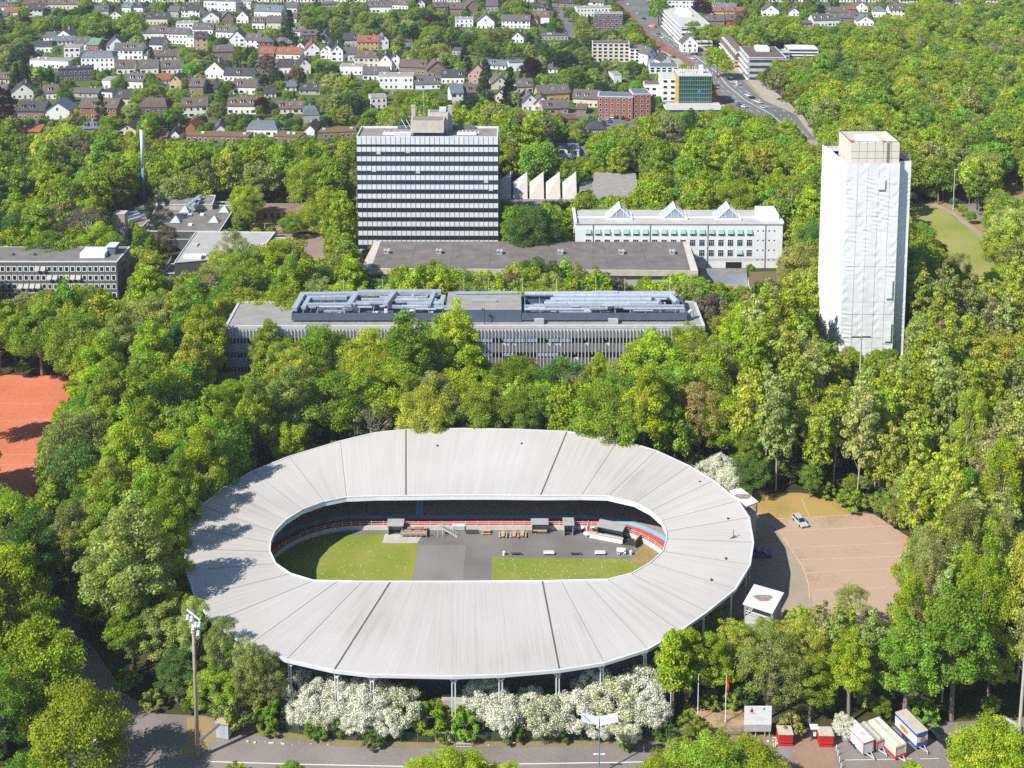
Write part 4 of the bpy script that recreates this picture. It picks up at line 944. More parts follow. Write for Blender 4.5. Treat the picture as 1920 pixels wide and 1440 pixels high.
# ---- office block at the left edge
ZT = 15.5; o, rz, W = frame_from((-60, 492), (219, 492), ZT); D = 14
ob = thing('office_block', 'grey clinker office block with rows of white-framed square windows', 'building', o, rz)
CL = mat('clinker', (.13, .12, .125), .85, .22, 1.5)
MB().box(0, W, 0, D, 0, ZT).build('wall', CL, ob)
rf = MB().box(-.1, W + .1, -.1, D + .1, ZT, ZT + .35).build('roof', M('metal_light'), ob)
MB().box(.4, W - .4, .4, D - .4, ZT + .35, ZT + .4).build('roof_felt', FR, rf)
def OX(px_): return at(px_, 492, ZT).x - o.x
random.seed(2)
for r_ in range(5):
    z = ZT - 3.0 - r_ * 2.92
    for c in range(20):
        x = OX(212 - 10.95 * c); f_ = MB().box(x - .78, x + .78, -.07, .01, z - .1, z + 1.75).build('window', M('frame_white'), ob)
        gm = M('glass_dark') if random.random() < .8 else M('glass_blue')
        MB().box(x - .5, x + .5, -.10, -.06, z + .15, z + 1.5).build('pane', gm, f_)
        if (r_, c) in ((0, 12), (0, 13), (1, 6), (1, 7), (1, 10), (1, 11), (1, 8), (2, 14), (2, 15), (2, 16), (2, 13)):
            MB().hexa([(x - .75, -.9, z + .5), (x + .75, -.9, z + .5), (x + .75, -.85, z + .45), (x - .75, -.85, z + .45)], [(x - .75, -.12, z + 1.8), (x + .75, -.12, z + 1.8), (x + .75, -.1, z + 1.75), (x - .75, -.1, z + 1.75)]).build('awning', M('light_roof'), ob)
x = OX(144); MB().box(x, x + 8, 3, 9, ZT + .4, ZT + 1.9).build('roof_plant_house', M('white_render'), ob)
x = OX(190); hh = MB().box(x, x + 2.6, 6, 10, ZT + .4, ZT + 3.0).build('roof_hatch_house', M('blue_slate'), ob); MB().box(x - .3, x + 2.9, 5.7, 10.3, ZT + 3.0, ZT + 3.2).build('cap', M('metal_light'), hh)
for a in (4, 45, 152): MB().box(OX(a), OX(a) + 1.4, 5, 6.2, ZT + .4, ZT + 1.3).build('roof_vent', M('concrete_dark'), ob)
for k in range(4): MB().box(W, W + .06, 4, 9, 2 + k * 3.4, 4.2 + k * 3.4).build('side_window', M('glass_blue'), ob)
foot(wpoly(o, rz, [(0, 0), (W, 0), (W, D), (0, D)]), 1.5)
keep([(0, 462), (246, 462), (247, 520), (240, 545), (222, 568), (205, 548), (170, 535), (140, 525), (95, 532), (50, 545), (20, 556), (0, 560)], o.y + D)
# concrete shaft, steel chimney
p = at(229, 470, 0); cs = thing('concrete_shaft', 'square pinkish concrete ventilation shaft behind the clinker office block', 'shaft', (p.x, p.y, 0))
zt = H - (423 + 349) * (H / (470 + 349)) * 1.0; zt = 14.2
MB().box(-2.0, 2.0, -2.0, 2.0, 0, zt).box(-2.05, -1.2, -2.08, -2, 0, zt).box(1.2, 2.05, -2.08, -2, 0, zt).build('shaft_wall', mat('pink_concrete', (.40, .32, .28), .9, .12, .5), cs)
MB().box(-2.1, 2.1, -2.1, 2.1, zt, zt + .3).build('cap', M('concrete'), cs)
foot([(p.x - 2, p.y - 2), (p.x + 2, p.y - 2), (p.x + 2, p.y + 2), (p.x - 2, p.y + 2)]); keep([(218, 421), (242, 421), (242, 464), (218, 464)], p.y)
p = at(271, 392, 0); ch = thing('steel_chimney', 'tall slender steel chimney, silver above and blue below', 'chimney', (p.x, p.y, 0))
zt = 33.0; s0 = MB().tube((0, 0, 0), (0, 0, 17), .72, .72, k=16).build('lower_shaft', mat('chimney_blue', (.07, .20, .42), .5, .1), ch, smooth=True)
MB().tube((0, 0, 17), (0, 0, zt), .72, .68, k=16).build('upper_shaft', M('metal_light'), ch, smooth=True)
MB().tube((0, 0, zt), (0, 0, zt + .5), .75, k=16).build('cap', M('frame_dark'), ch)
foot([(p.x - 2, p.y - 2), (p.x + 2, p.y - 2), (p.x + 2, p.y + 2), (p.x - 2, p.y + 2)]); keep([(262, 238), (274, 238), (278, 386), (264, 386)], p.y)
# ================================================================= things around and inside the velodrome
def box_part(name, par, x0, x1, y0, y1, z0, z1, m): return MB().box(x0, x1, y0, y1, z0, z1).build(name, m, par)
def car_mesh(L=4.4, Wd=1.8, Hh=1.45, estate=False):
    b = MB(); h = Wd / 2; z0, zb = .28, .82
    prof = [(-L/2, .45), (-L/2 + .08, z0), (L/2 - .1, z0), (L/2, .5), (L/2 - .05, .74), (L/2 - 1.0, zb + .05), (-L/2 + (.15 if estate else .7), zb + .08), (-L/2 + .03, .78)]
    n = len(prof)
    for s_ in (-1, 1):
        for x, z in prof: b.v.append((x, s_ * h * (.94 if z > .8 else 1), z))
    b.f.append(tuple(range(n))); b.f.append(tuple(range(2 * n - 1, n - 1, -1)))
    for i in range(n): j = (i + 1) % n; b.f.append((j, i, n + i, n + j))
    b.m = [0] * len(b.f)
    g_ = MB(); r_ = MB(); xr0 = -L/2 + (.35 if estate else .95); xr1 = L/2 - 2.0; xb0 = -L/2 + (.15 if estate else .5); xb1 = L/2 - 1.15; a = h * .92; t_ = h * .74
    g_.hexa([(xb0, -a, zb), (xb1, -a, zb), (xb1, a, zb), (xb0, a, zb)], [(xr0, -t_, Hh - .05), (xr1, -t_, Hh - .05), (xr1, t_, Hh - .05), (xr0, t_, Hh - .05)])
    r_.hexa([(xr0 - .02, -t_ - .02, Hh - .07), (xr1 + .02, -t_ - .02, Hh - .07), (xr1 + .02, t_ + .02, Hh - .07), (xr0 - .02, t_ + .02, Hh - .07)], [(xr0 + .1, -t_ + .06, Hh), (xr1 - .1, -t_ + .06, Hh), (xr1 - .1, t_ - .06, Hh), (xr0 + .1, t_ - .06, Hh)])
    for x0_, x1_ in ((xb0, xr0), (xb1, xr1), ((xb0 + xb1) / 2 - .05, (xr0 + xr1) / 2)):
        for s_ in (-1, 1): r_.beam((x0_, s_ * a, zb), (x1_, s_ * t_, Hh - .05), .07, .07)
    lights = MB().box(L/2 - .09, L/2 + .015, -h + .1, -h + .5, .55, .7).box(L/2 - .09, L/2 + .015, h - .5, h - .1, .55, .7)
    rear = MB().box(-L/2 - .012, -L/2 + .08, -h + .05, -h + .3, .6, .8).box(-L/2 - .012, -L/2 + .08, h - .3, h - .05, .6, .8)
    wh = MB().tube((0, -.11, 0), (0, .11, 0), .32, k=14)
    return b, g_, r_, lights, rear, wh
CARS = {}
def car_kit(colname, col, estate=False, far=False):
    k = (colname, estate)
    if k not in CARS:
        m_ = mat('car_paint_' + colname, col, .28, 0, spec=.6)
        b, g_, r_, l_, re_, w_ = car_mesh(estate=estate, L=4.6 if estate else 4.3)
        CARS[k] = [('body', b.mesh('car_body', m_)), ('windows', g_.mesh('car_windows', M('glass_dark'))), ('roof', r_.mesh('car_roof', m_)), ('headlights', l_.mesh('car_headlights', M('frame_white'))), ('tail_lights', re_.mesh('car_tail_lights', M('red_paint'))), ('wheel', w_.mesh('car_wheel', M('tyre')))]
    return CARS[k]
def car(colname, col, p, rz, label, group=None, estate=False, far=False):
    c = thing('car', label, 'car', p, rz, group)
    for nm, me in car_kit(colname, col, estate):
        if nm == 'wheel':
            for x in (-1.35, 1.4):
                for y in (-.82, .82): put('wheel', me, c, (x, y, .32))
        else: put(nm, me, c)
    return c
SIL, BLU, BLK, WHT, RED, GRY = (.42, .44, .47), (.02, .12, .34), (.012, .014, .018), (.72, .72, .72), (.42, .02, .02), (.12, .13, .14)
car('silver', SIL, at(1500, 981, 0.03), R(-74), 'silver estate car parked alone on the gravel lot', estate=True)
car('blue', BLU, at(1428, 1042, 0.03), R(4), 'blue car parked in the shade of the velodrome roof')
car('black', BLK, at(1766, 1390, 0.03), R(-62), 'black car parked beside the blue and white trailer', estate=True)
car('black', BLK, at(162, 1196, 0.03), R(8), 'dark car in tree shade on the lane at the left edge')
car('white', WHT, at(185, 1402, 0.03), R(40), 'white car glimpsed beneath the bright tree at the lower left')
tc = thing('utility_trailer', 'small dark flatbed trailer in the shade behind the dark car, lower left', 'trailer', at(152, 1220, 0.03), R(3))
box_part('bed', tc, -1.6, 1.6, -.9, .9, .5, .6, M('frame_dark')); box_part('rail', tc, -1.6, 1.6, -.9, -.85, .6, 1.2, M('metal_grey')); box_part('rear_rail', tc, 1.55, 1.6, -.9, .9, .6, 1.2, M('metal_grey'))
for y in (-.95, .95): put('wheel', CARS[('black', False)][5][1] if ('black', False) in CARS else CARS[('black', True)][5][1], tc, (0, y, .3))
# cars in the shade beside the meadow
for i, (x, y, a, nm, c_, lab) in enumerate(((1812, 608, 20, 'blue', BLU, 'blue car under trees below the meadow'), (1880, 614, -30, 'red', RED, 'red car under trees at the right edge'), (1852, 588, 30, 'silver', SIL, 'silver car in the first rank under trees below the meadow'), (1876, 592, 30, 'white', WHT, 'white car in the first rank under trees below the meadow'))):
    car(nm, c_, at(x, y, 0.03), R(a), lab, 'cars parked under trees below the meadow')
# trailers
def trailer(label, p, rz, L, Wd, Hh, wallm, roofm, trim, style):
    t_ = thing('trailer', label, 'trailer', p, rz, 'trailers parked in a row by the gate')
    box_part('body', t_, -Wd/2, Wd/2, 0, L, .45, Hh, wallm)
    rf = box_part('roof', t_, -Wd/2 - .05, Wd/2 + .05, -.05, L + .05, Hh, Hh + .1, roofm)
    if style != 'burger':
        box_part('trim', t_, -Wd/2 - .06, Wd/2 + .06, -.07, L + .07, Hh - .22, Hh - .06, trim)
        e_ = MB()
        for x in (-Wd/2 - .03, Wd/2 - .09): e_.box(x, x + .12, -.05, .05, .5, Hh - .2)
        e_.build('corner_trim', trim, t_)
    for y in (L * .45, L * .6):
        for x in (-Wd/2 + .05, Wd/2 - .05): MB().tube((x - .1, y, .33), (x + .1, y, .33), .33, k=12).build('wheel', M('tyre'), t_)
    MB().beam((-.5, 0, .5), (0, -1.5, .5), .1, .1).beam((.5, 0, .5), (0, -1.5, .5), .1, .1).tube((0, -1.5, .1), (0, -1.5, .7), .06).build('drawbar', M('metal_light'), t_)
    return t_, rf
WHP = mat('trailer_white', (.72, .73, .75), .5, .04); REDT = mat('trim_red', (.45, .03, .05), .5, .05)
t1, r1 = trailer('white box trailer with red edges and two roof hatches', at(1628, 1416, 0.03), R(23), 5.2, 2.15, 2.55, WHP, WHP, REDT, 'box')
for y in (1.4, 4.2): box_part('hatch', r1, -.2, .5, y, y + .8, 2.65, 2.72, M('light_roof'))
box_part('door', t1, -.85, .85, -.03, 0, .7, 2.35, mat('door_white', (.62, .62, .63), .6, .05))
t2, r2 = trailer('narrow grey trailer with a red frame between two larger trailers', at(1651, 1409, 0.03), R(24), 4.7, 1.65, 2.0, M('concrete_dark'), mat('trailer_grey', (.30, .285, .26), .8, .15, 1.5), REDT, 'box')
box_part('ridge', r2, -.15, .15, .1, 4.6, 2.1, 2.4, M('light_roof')); box_part('door', t2, -.6, .6, -.03, 0, .6, 1.75, M('grey_render'))
t3, r3 = trailer('long cream trailer with a slatted roof and red skirt', at(1688, 1423, 0.03), R(24), 6.9, 2.2, 2.5, mat('cream_panelling', (.66, .56, .45), .7, .07), mat('roof_cream', (.62, .52, .42), .8, .1), mat('cream_trim', (.7, .6, .48), .7, .05), 'box')
box_part('skirt', t3, -1.14, 1.14, -.1, 7.0, .3, .85, REDT)
for x in (-.95, -.55, .5, .9): box_part('roof_slat', r3, x, x + .12, .1, 6.8, 2.6, 2.74, mat('slat_cream', (.72, .62, .5), .7, .05))
box_part('roof_walk', r3, -.3, .35, .2, 6.7, 2.6, 2.66, M('light_roof'))
t4, r4 = trailer('tall blue and white trailer painted with an orange shape', at(1728, 1404, 0.03), R(22), 5.6, 2.3, 3.1, WHP, mat('roof_sand', (.46, .41, .35), .9, .1), M('white_paint'), 'burger')
TBL = mat('trailer_blue', (.03, .09, .42), .5, .04); ORG = mat('paint_orange', (.68, .22, .03), .6, .1)
box_part('blue_band', t4, -1.17, 1.17, -.02, 5.62, 2.55, 3.0, TBL); box_part('blue_skirt', t4, -1.17, 1.17, -.02, 5.62, .42, .85, TBL); box_part('blue_panel', t4, -1.165, 1.165, -.015, .02, .85, 1.35, TBL)
e_ = MB(); e_.tri((-1.16, -.03, 2.56), (1.1, -.03, 2.56), (.2, -.03, 2.05)); e_.build('blue_wedge', TBL, t4)
e_ = MB(); e_.prism([(0, 0)], 0, 0) if False else None
pts = [(math.cos(a) * .62 + .25, math.sin(a) * .48 + 1.65) for a in [k * math.pi / 8 for k in range(16)]]
n = len(e_.v); e_.v += [(x, -.045, z) for x, z in pts]; e_.f.append(tuple(range(n, n + 16))); e_.m.append(0)
n = len(e_.v); e_.v += [(-1.19, 2.8 + x * 1.9, z) for x, z in pts]; e_.f.append(tuple(range(n, n + 16))[::-1]); e_.m.append(0)
e_.build('painted_picture', ORG, t4)
# ticket booths
for i, (px_, py_, lab) in enumerate(((1473, 1399, 'red ticket booth with a leaf-strewn roof beside the white notice board'), (1549, 1401, 'red ticket booth next to the portable toilet frame'))):
    k_ = thing('ticket_booth', lab, 'booth', at(px_, py_, 0.04), R(-1), 'red ticket booths at the gate')
    BR = mat('booth_red', (.52, .02, .02), .6, .08, 1.0)
    box_part('wall', k_, -1.2, 1.2, 0, 2.0, 0.05, 2.15, BR)
    box_part('roof', k_, -1.28, 1.28, -.12, 2.08, 2.15, 2.27, mat('booth_roof', (.46, .41, .34), .95, .22, 2.5))
    box_part('shutter', k_, -1.0, 1.0, -.03, 0, .95, 1.9, mat('shutter_red', (.42, .015, .015), .6, .05)); box_part('counter', k_, -1.1, 1.1, -.22, 0, .82, .9, BR)
pt_ = thing('turnstile_frame', 'dark framed turnstile cage left of the right-hand red booth', 'turnstile', at(1527, 1389, 0.04))
for x in (-.6, .6):
    for y in (0, 1.0): box_part('post', pt_, x - .05, x + .05, y - .05, y + .05, 0, 2.2, M('frame_dark'))
box_part('top', pt_, -.7, .7, -.1, 1.1, 2.2, 2.3, M('white_paint')); box_part('panel', pt_, -.25, .25, -.06, 0, .9, 1.6, M('white_paint')); box_part('drum', pt_, -.3, .3, .3, .7, .1, 1.2, M('frame_dark'))
# notice board
nb = thing('notice_board', 'large white notice board with a red twin-spire emblem', 'notice board', at(1420, 1383, 0.0), 0); nb.location.z = 0
NZ = 1.9
for x in (-2.0, -.3, 1.3, 2.1): box_part('post', nb, x - .06, x + .06, .1, .22, 0, NZ + .3, M('metal_grey'))
bd = MB().box(-2.35, 2.35, 0, .1, NZ, NZ + 4.0).build('board', WHP, nb); box_part('lower_panel', nb, -2.35, 2.3, -.02, .12, NZ - .75, NZ + .55, mat('panel_grey', (.38, .38, .38), .7, .12, 1.5))
em = MB(); z = NZ + 3.05; 
em.tri((-1.35, -.02, z), (-1.1, -.02, z), (-1.12, -.02, z + .8)).tri((-1.12, -.02, z), (-.85, -.02, z), (-.92, -.02, z + .8)).quad((-1.4, -.02, z - .15), (-.85, -.02, z - .15), (-.85, -.02, z + .2), (-1.3, -.02, z + .2)).tri((-1.3, -.02, z - .35), (-.2, -.02, z - .42), (-.8, -.02, z - .22))
em.build('red_emblem', REDT, bd)
tx = MB()
for zz, x0, x1 in ((.62, -.6, .1), (.3, -.6, .85), (-1.1, -.6, 1.1), (-1.45, -.5, 1.7), (-1.7, -.5, 1.0)): tx.box(x0, x1, -.012, 0, z + zz - .03, z + zz + .03)
tx.build('small_print', mat('print_grey', (.5, .5, .52), .8, 0), bd); box_part('small_mark', bd, .9, 1.15, -.015, 0, z + .3, z + .62, M('frame_dark'))
sd_ = thing('safety_sign', 'little red and white striped sign at the fence beside the right-hand booth', 'sign', at(1582, 1384, 0)); box_part('post', sd_, -.03, .03, 0, .05, 0, .8, M('metal_grey'))
pl_ = box_part('panel', sd_, -.65, .65, -.03, 0, .5, 1.5, M('white_paint')); box_part('stripe', pl_, -.65, .65, -.045, -.03, .75, .9, REDT); box_part('stripe', pl_, -.65, .65, -.045, -.03, 1.15, 1.3, REDT)
# bollards and post with flags
bo = [((1450, 1404), 'white bollard left of the left-hand booth'), ((1454, 1400), 'slim white marker pole behind the left-hand booth bollard')]
BO = MB().tube((0, 0, 0), (0, 0, 1.0), .07, k=8); bme = BO.mesh('bollard', WHP)
row = [(1568, 1407), (1571, 1416), (1574, 1429), (1577, 1441)]
names = ('nearest the right-hand booth', 'second from the right-hand booth', 'third from the right-hand booth', 'farthest from the right-hand booth')
for (x, y), nm in zip(row, names): tag(put('bollard', bme, None, at(x, y, 0.04)), 'white bollard in the row beside the trailers, ' + nm, 'bollard', 'white bollards beside the gate paving')
for (x, y), nm in bo: tag(put('bollard', bme, None, at(x, y, 0.04)), nm, 'bollard')
# flagpoles
for px_, yb, yt, lab, fl_ in ((1257, 1357, 1262, 'bare flagpole in front of the white blossom', 0), (1308, 1352, 1257, 'bare flagpole on the sandy bank, between two others', 0), (1360, 1354, 1255, 'flagpole with a limp red flag', 1)):
    b0 = at(px_, yb + 0, 0); hh = H - (yt + 349) * H / (yb + 349); f_ = thing('flagpole', lab, 'flagpole', (b0.x, b0.y, 0), 0, 'flagpoles on the bank')
    MB().tube((0, 0, 0), (0, 0, hh), .09, .05, k=8).build('pole', M('white_paint'), f_)
    MB().tube((0, 0, 0), (0, 0, .3), .22, k=8).build('base', M('concrete'), f_)
    if fl_:
        q = MB(); z1 = hh - .4
        for k in range(8): q.quad((.05 + .09 * math.sin(k), .04 * math.cos(k * 2), z1 - k * .35), (.45 + .08 * math.sin(k * 1.7), .12 * math.sin(k), z1 - k * .35 - .2), (.42 + .08 * math.sin(k * 1.7 + 1.7), .12 * math.sin(k + 1), z1 - k * .35 - .55), (.05 + .09 * math.sin(k + 1), .04 * math.cos(k * 2 + 2), z1 - k * .35 - .35))
        q.build('flag', mat('flag_red', (.62, .06, .03), .8, .1), f_)
    keep([(px_ - 4, yt - 4), (px_ + 4, yt - 4), (px_ + 4, yb), (px_ - 4, yb)], b0.y)
# floodlight mast
b0 = at(371, 1421, 0); hh = H - (1128 + 349) * H / (1421 + 349)
fm = thing('floodlight_mast', 'tall rust-brown floodlight mast beside the metal cabinet', 'floodlight mast', b0)
MB().tube((0, 0, 0), (0, 0, hh), .38, .22, k=12).build('pole', mat('mast_steel', (.34, .27, .22), .8, .25, 1.0), fm, smooth=True)
MB().beam((-1.2, .9, hh + .3), (1.4, -.8, hh - .5), .2, .25).beam((-.2, 0, hh - 2.6), (1.3, -.3, hh - 2.2), .16, .2).build('crossarm', M('metal_light'), fm)
for x, y, z in ((-1.0, .6, -.9), (-.2, 0, -.8), (.5, -.3, -1.6), (1.2, -.7, -1.3), (.1, -.2, -2.2), (.9, -.3, -3.1), (-.1, .3, -3.0)):
    MB().box(x - .22, x + .22, y - .3, y + .12, hh + z - .4, hh + z + .45).tube((x, y, hh + z), (x, y - .45, hh + z - .3), .28, .32, k=8).build('floodlight', M('metal_light'), fm)
MB().beam((.1, .1, 2.6), (3.4, 2.3, 4.5), .3, .3).build('brace', M('metal_light'), fm)
keep([(362, 1125), (368, 1125), (376, 1421), (368, 1421)], b0.y)
cb = thing('metal_cabinet', 'grey metal switch cabinet at the foot of the floodlight mast', 'cabinet', at(417, 1386, 0), R(-12))
box_part('body', cb, -1.1, 1.1, 0, 3.4, .15, 2.9, mat('cab_grey', (.42, .46, .50), .6, .1, 1.0))
box_part('roof', cb, -1.25, 1.25, -.25, 3.6, 2.9, 3.15, mat('cab_roof', (.40, .34, .22), .9, .15, 1.5)); box_part('plinth', cb, -1.0, 1.0, .1, 3.3, 0, .15, M('concrete_dark')); box_part('door', cb, -.5, .5, -.03, 0, .3, 2.6, mat('cab_door', (.36, .40, .44), .6, .06))
box_part('rear_box', cb, -.2, 1.0, 3.4, 4.6, .1, 2.4, M('light_roof'))
# street lamp with two reflector sheets
b0 = at(1123, 1452, 0); hh = 9.6
ll = thing('street_lamp', 'street lamp with two large white reflector sheets', 'street lamp', b0)
MB().tube((0, 0, 0), (0, 0, hh), .14, .10, k=10).build('pole', mat('lamp_blue_grey', (.16, .21, .29), .5, .1), ll)
for s_ in (-1, 1):
    q = MB(); a = [(s_ * .1, -.7, hh - .2), (s_ * 3.0, -1.0, hh + .7), (s_ * 3.0, .9, hh + .9), (s_ * .1, .9, hh + .1)]
    q.hexa(a, [(x, y, z + .06) for x, y, z in a]); q.build('reflector', mat('reflector_white', (.62, .63, .66), .5, .05), ll)
    MB().beam((0, 0, hh - .4), (s_ * 1.6, -.5, hh + .35), .07, .07).beam((s_ * 1.6, -.5, hh + .42), (s_ * 2.8, .6, hh + .85), .05, .05).build('arm', M('frame_dark'), ll)
    MB().tube((s_ * .1, 0, 3.7), (s_ * .95, 0, 3.7), .07, k=8).tube((s_ * .55, 0, 3.7), (s_ * .95, 0, 3.7), .13, k=8).build('spotlight', M('white_paint'), ll)
keep([(1090, 1325), (1162, 1325), (1162, 1358), (1130, 1362), (1129, 1440), (1118, 1440), (1118, 1362), (1090, 1352)], b0.y)
# pole at right edge with its barrier; lattice antenna; park lamp
b0 = at(1911, 1376, 0); hh = H - (1170 + 349) * H / (1376 + 349); fp = thing('tall_pole', 'bare tall pole rising at the right edge of the wood', 'pole', b0)
MB().tube((0, 0, 0), (.3, 0, hh), .3, .22, k=10).build('shaft', M('concrete'), fp); MB().tube((0, 0, 0), (0, 0, .5), .5, k=10).build('base', M('concrete_dark'), fp)
foot([(b0.x - 1, b0.y - 1), (b0.x + 1, b0.y - 1), (b0.x + 1, b0.y + 1)], 1); keep([(1907, 1180), (1920, 1180), (1916, 1376), (1903, 1376)], b0.y)
br_ = thing('crash_barrier', 'short white concrete barrier leaning beside the tall pole', 'barrier', at(1900, 1362, 0), R(-55)); box_part('panel', br_, -2.0, 2.0, -.12, .12, .35, .9, M('concrete')); box_part('foot', br_, -1.6, -1.3, -.3, .3, 0, .4, M('concrete')); box_part('foot', br_, 1.3, 1.6, -.3, .3, 0, .4, M('concrete'))
b0 = at(1611, 742, 0); an = thing('antenna_mast', 'steel antenna mast with stacked crossbars in front of the shrouded tower', 'mast', b0)
za = 19.0; MB().tube((0, 0, 0), (0, 0, za - 1.5), .3, .2, k=8).build('pole', M('concrete'), an)
e_ = MB()
for k in range(6): e_.tube((-2.4, .2, za + k * .62 - 1.2), (2.4, -.2, za + k * .62 - 1.2), .05, k=5)
for x in (-1.4, 0, 1.4): e_.tube((x, 0, za - 1.8), (x, 0, za + 2.2), .06, k=5)
e_.build('crossbars', M('metal_light'), an); MB().beam((-2.6, 0, za - 2.2), (2.6, .2, za - 2.2), .6, .22).build('platform', M('frame_dark'), an)
keep([(1598, 630), (1628, 630), (1628, 668), (1614, 695), (1608, 695), (1598, 668)], b0.y)
b0 = at(1787, 394, 0); pk = thing('park_lamp', 'tall silver lamp post on the meadow beside the park road', 'street lamp', b0); hh = H - (315 + 349) * H / (394 + 349)
MB().tube((0, 0, 0), (0, 0, hh), .16, .1, k=8).build('pole', M('metal_light'), pk); MB().beam((-.4, 0, hh), (1.2, 0, hh + .1), .3, .18).build('lamp_head', M('white_paint'), pk); box_part('control_box', pk, -.3, .3, -.3, .2, 3.2, 4.6, M('green_copper'))
keep([(1783, 312), (1795, 312), (1792, 394), (1783, 394)], b0.y)
# fence along the road with gate, cart shelter and manhole
fc = thing('mesh_fence', 'green wire mesh fence with ivy between road and shrubs', 'fence', at(900, 1390, 0)); fo = fc.location.copy()
fpt = [(438, 1345), (500, 1362), (560, 1377), (640, 1387), (720, 1391), (815, 1393)], [(872, 1391), (1000, 1391), (1120, 1389), (1250, 1384), (1380, 1379), (1452, 1376)]
wire = MB(); 
for seg in fpt:
    ps = [p - fo for p in pxs(seg)]
    for a, b in zip(ps, ps[1:]):
        n = max(1, round((b - a).length / 2.5))
        for k in range(n): 
            p = a.lerp(b, k / n); MB().tube(p, p + Vector((0, 0, 1.8)), .045, k=6).build('post', M('green_copper'), fc)
        for z in [k * .2 for k in range(1, 10)]: wire.beam(a + Vector((0, 0, z)), b + Vector((0, 0, z)), .012, .02)
        m_ = int((b - a).length / .3)
        for k in range(m_): p = a.lerp(b, k / m_); wire.beam(p, p + Vector((0, 0, 1.8)), .012, .012)
wire.build('wire_mesh', mat('wire_green', (.06, .12, .09), .7, 0), fc)
gt = thing('wire_gate', 'double-leaf steel mesh gate before the velodrome steps', 'gate', at(843, 1393, 0)); 
for x in (-2.3, 0, 2.3): MB().tube((x, 0, 0), (x, 0, 2.1), .07, k=6).build('post', M('metal_light'), gt)
for x in (-2.2, .1):
    e_ = MB(); e_.beam((x, 0, .15), (x + 2.1, 0, .15), .06, .06).beam((x, 0, 1.9), (x + 2.1, 0, 1.9), .06, .06)
    for k in range(8): e_.beam((x + k * .3, 0, .15), (x + k * .3, 0, 1.9), .03, .03)
    e_.build('leaf', M('metal_light'), gt)
rk = thing('bicycle_rack', 'low tubular bicycle rack right of the mesh gate', 'bicycle rack', at(870, 1402, 0)); 
for k in range(5): MB().beam((-1.2 + k * .6, 0, 0), (-1.2 + k * .6, 0, .8), .05, .05).build('hoop', M('metal_light'), rk)
MB().beam((-1.3, 0, .8), (1.3, 0, .8), .06, .06).beam((-1.3, 0, .2), (1.3, 0, .2), .06, .06).build('rail', M('metal_light'), rk)
mh = thing('round_table_top', 'round pale disc sign on the road in front of the gate', 'road sign', at(829, 1421, 0.05)); MB().tube((0, 0, 0), (0, 0, .05), .9, k=24).build('disc', M('light_roof'), mh); MB().tube((0, 0, .05), (0, 0, .065), .7, k=24).build('face', mat('disc_blue', (.36, .42, .50), .8, .1), mh)
mh.name = 'road_marking_disc'
# boulders of rubbish along the verge
random.seed(17)
lt = MB()
for k in range(46):
    x = random.choice([random.uniform(1380, 1460), random.uniform(450, 640), random.uniform(700, 1380)]); y = 1390 - (4 if x > 1300 else 0) + random.uniform(-3, 8); p = at(x, y, .06); s_ = random.uniform(.08, .25)
    lt.box(p.x - s_, p.x + s_, p.y - s_ * .6, p.y + s_ * .6, .03, .05 + s_ * .5)
tag(lt.build('litter', mat('litter_pale', (.6, .52, .38), .9, .2)), 'scraps of pale litter and leaves along the fence verge', 'litter', kind='stuff')
# ---- infield furniture
def picnic(p, rz, lab, grp='picnic tables by the infield wall'):
    t_ = thing('picnic_table', lab, 'picnic table', p, rz, grp)
    box_part('table_top', t_, -1.0, 1.0, -.38, .38, .70, .76, M('wood'))
    for y in (-.8, .8): box_part('bench', t_, -1.0, 1.0, y - .14, y + .14, .42, .47, M('wood'))
    for x in (-.7, .7): MB().beam((x, -.85, 0), (x, -.2, .7), .08, .08).beam((x, .85, 0), (x, .2, .7), .08, .08).beam((x, -.8, .4), (x, .8, .4), .06, .08).build('leg', M('wood'), t_)
    return t_
for (x, y, a), lab in zip(((911, 1000, 2), (943, 1006, 88), (964, 1006, 86), (979, 1005, 88)), ('wooden picnic table lying lengthwise beside the black mat', 'wooden picnic table turned end-on, first from the black mat', 'wooden picnic table turned end-on, middle of the three', 'wooden picnic table turned end-on, nearest the stall hut')):
    picnic(at(x, y, .03), R(a), lab)
SHD = mat('shed_roof', (.34, .35, .35), .85, .1, .6)
def hut(nm, lab, cat, px_, py_, w_, d_, h_, wall, roof, rz=0):
    t_ = thing(nm, lab, cat, at(px_, py_, .03), rz)
    box_part('back_wall', t_, -w_/2, w_/2, d_ - .1, d_, 0, h_, wall)
    for x in (-w_/2, w_/2 - .1): box_part('side_wall', t_, x, x + .1, 0, d_ - .1, 0, h_, wall)
    box_part('roof', t_, -w_/2 - .25, w_/2 + .25, -.3, d_ + .25, h_, h_ + .12, roof); return t_
h1 = hut('shelter', 'grey-roofed shelter on the pale slab at the grass edge', 'shelter', 741, 1004, 3.2, 2.4, 2.3, M('grey_render'), SHD)
slb = pxs([(716, 1019), (783, 1019), (792, 1003), (722, 1002)]); sheet('terrace_slab', slb, 0.08, M('concrete'))
dk = thing('wooden_deck', 'raised timber deck with railing and tables beside the grey shelter', 'deck', at(776, 1008, .08))
box_part('platform', dk, -2.8, 2.8, 0, 3.0, .5, .65, mat('deck_wood', (.36, .24, .19), .85, .15, 2)); 
e_ = MB()
for z in (.9, 1.25, 1.6): e_.beam((-2.8, 0, z), (2.8, 0, z), .07, .1)
for k in range(6): e_.beam((-2.8 + k * 1.12, 0, 0), (-2.8 + k * 1.12, 0, 1.65), .09, .09)
e_.build('railing', M('concrete'), dk)
for x in (-1.4, .8): box_part('table', dk, x - .8, x + .8, 1.2, 1.9, .65, 1.4, M('brown_wall'))
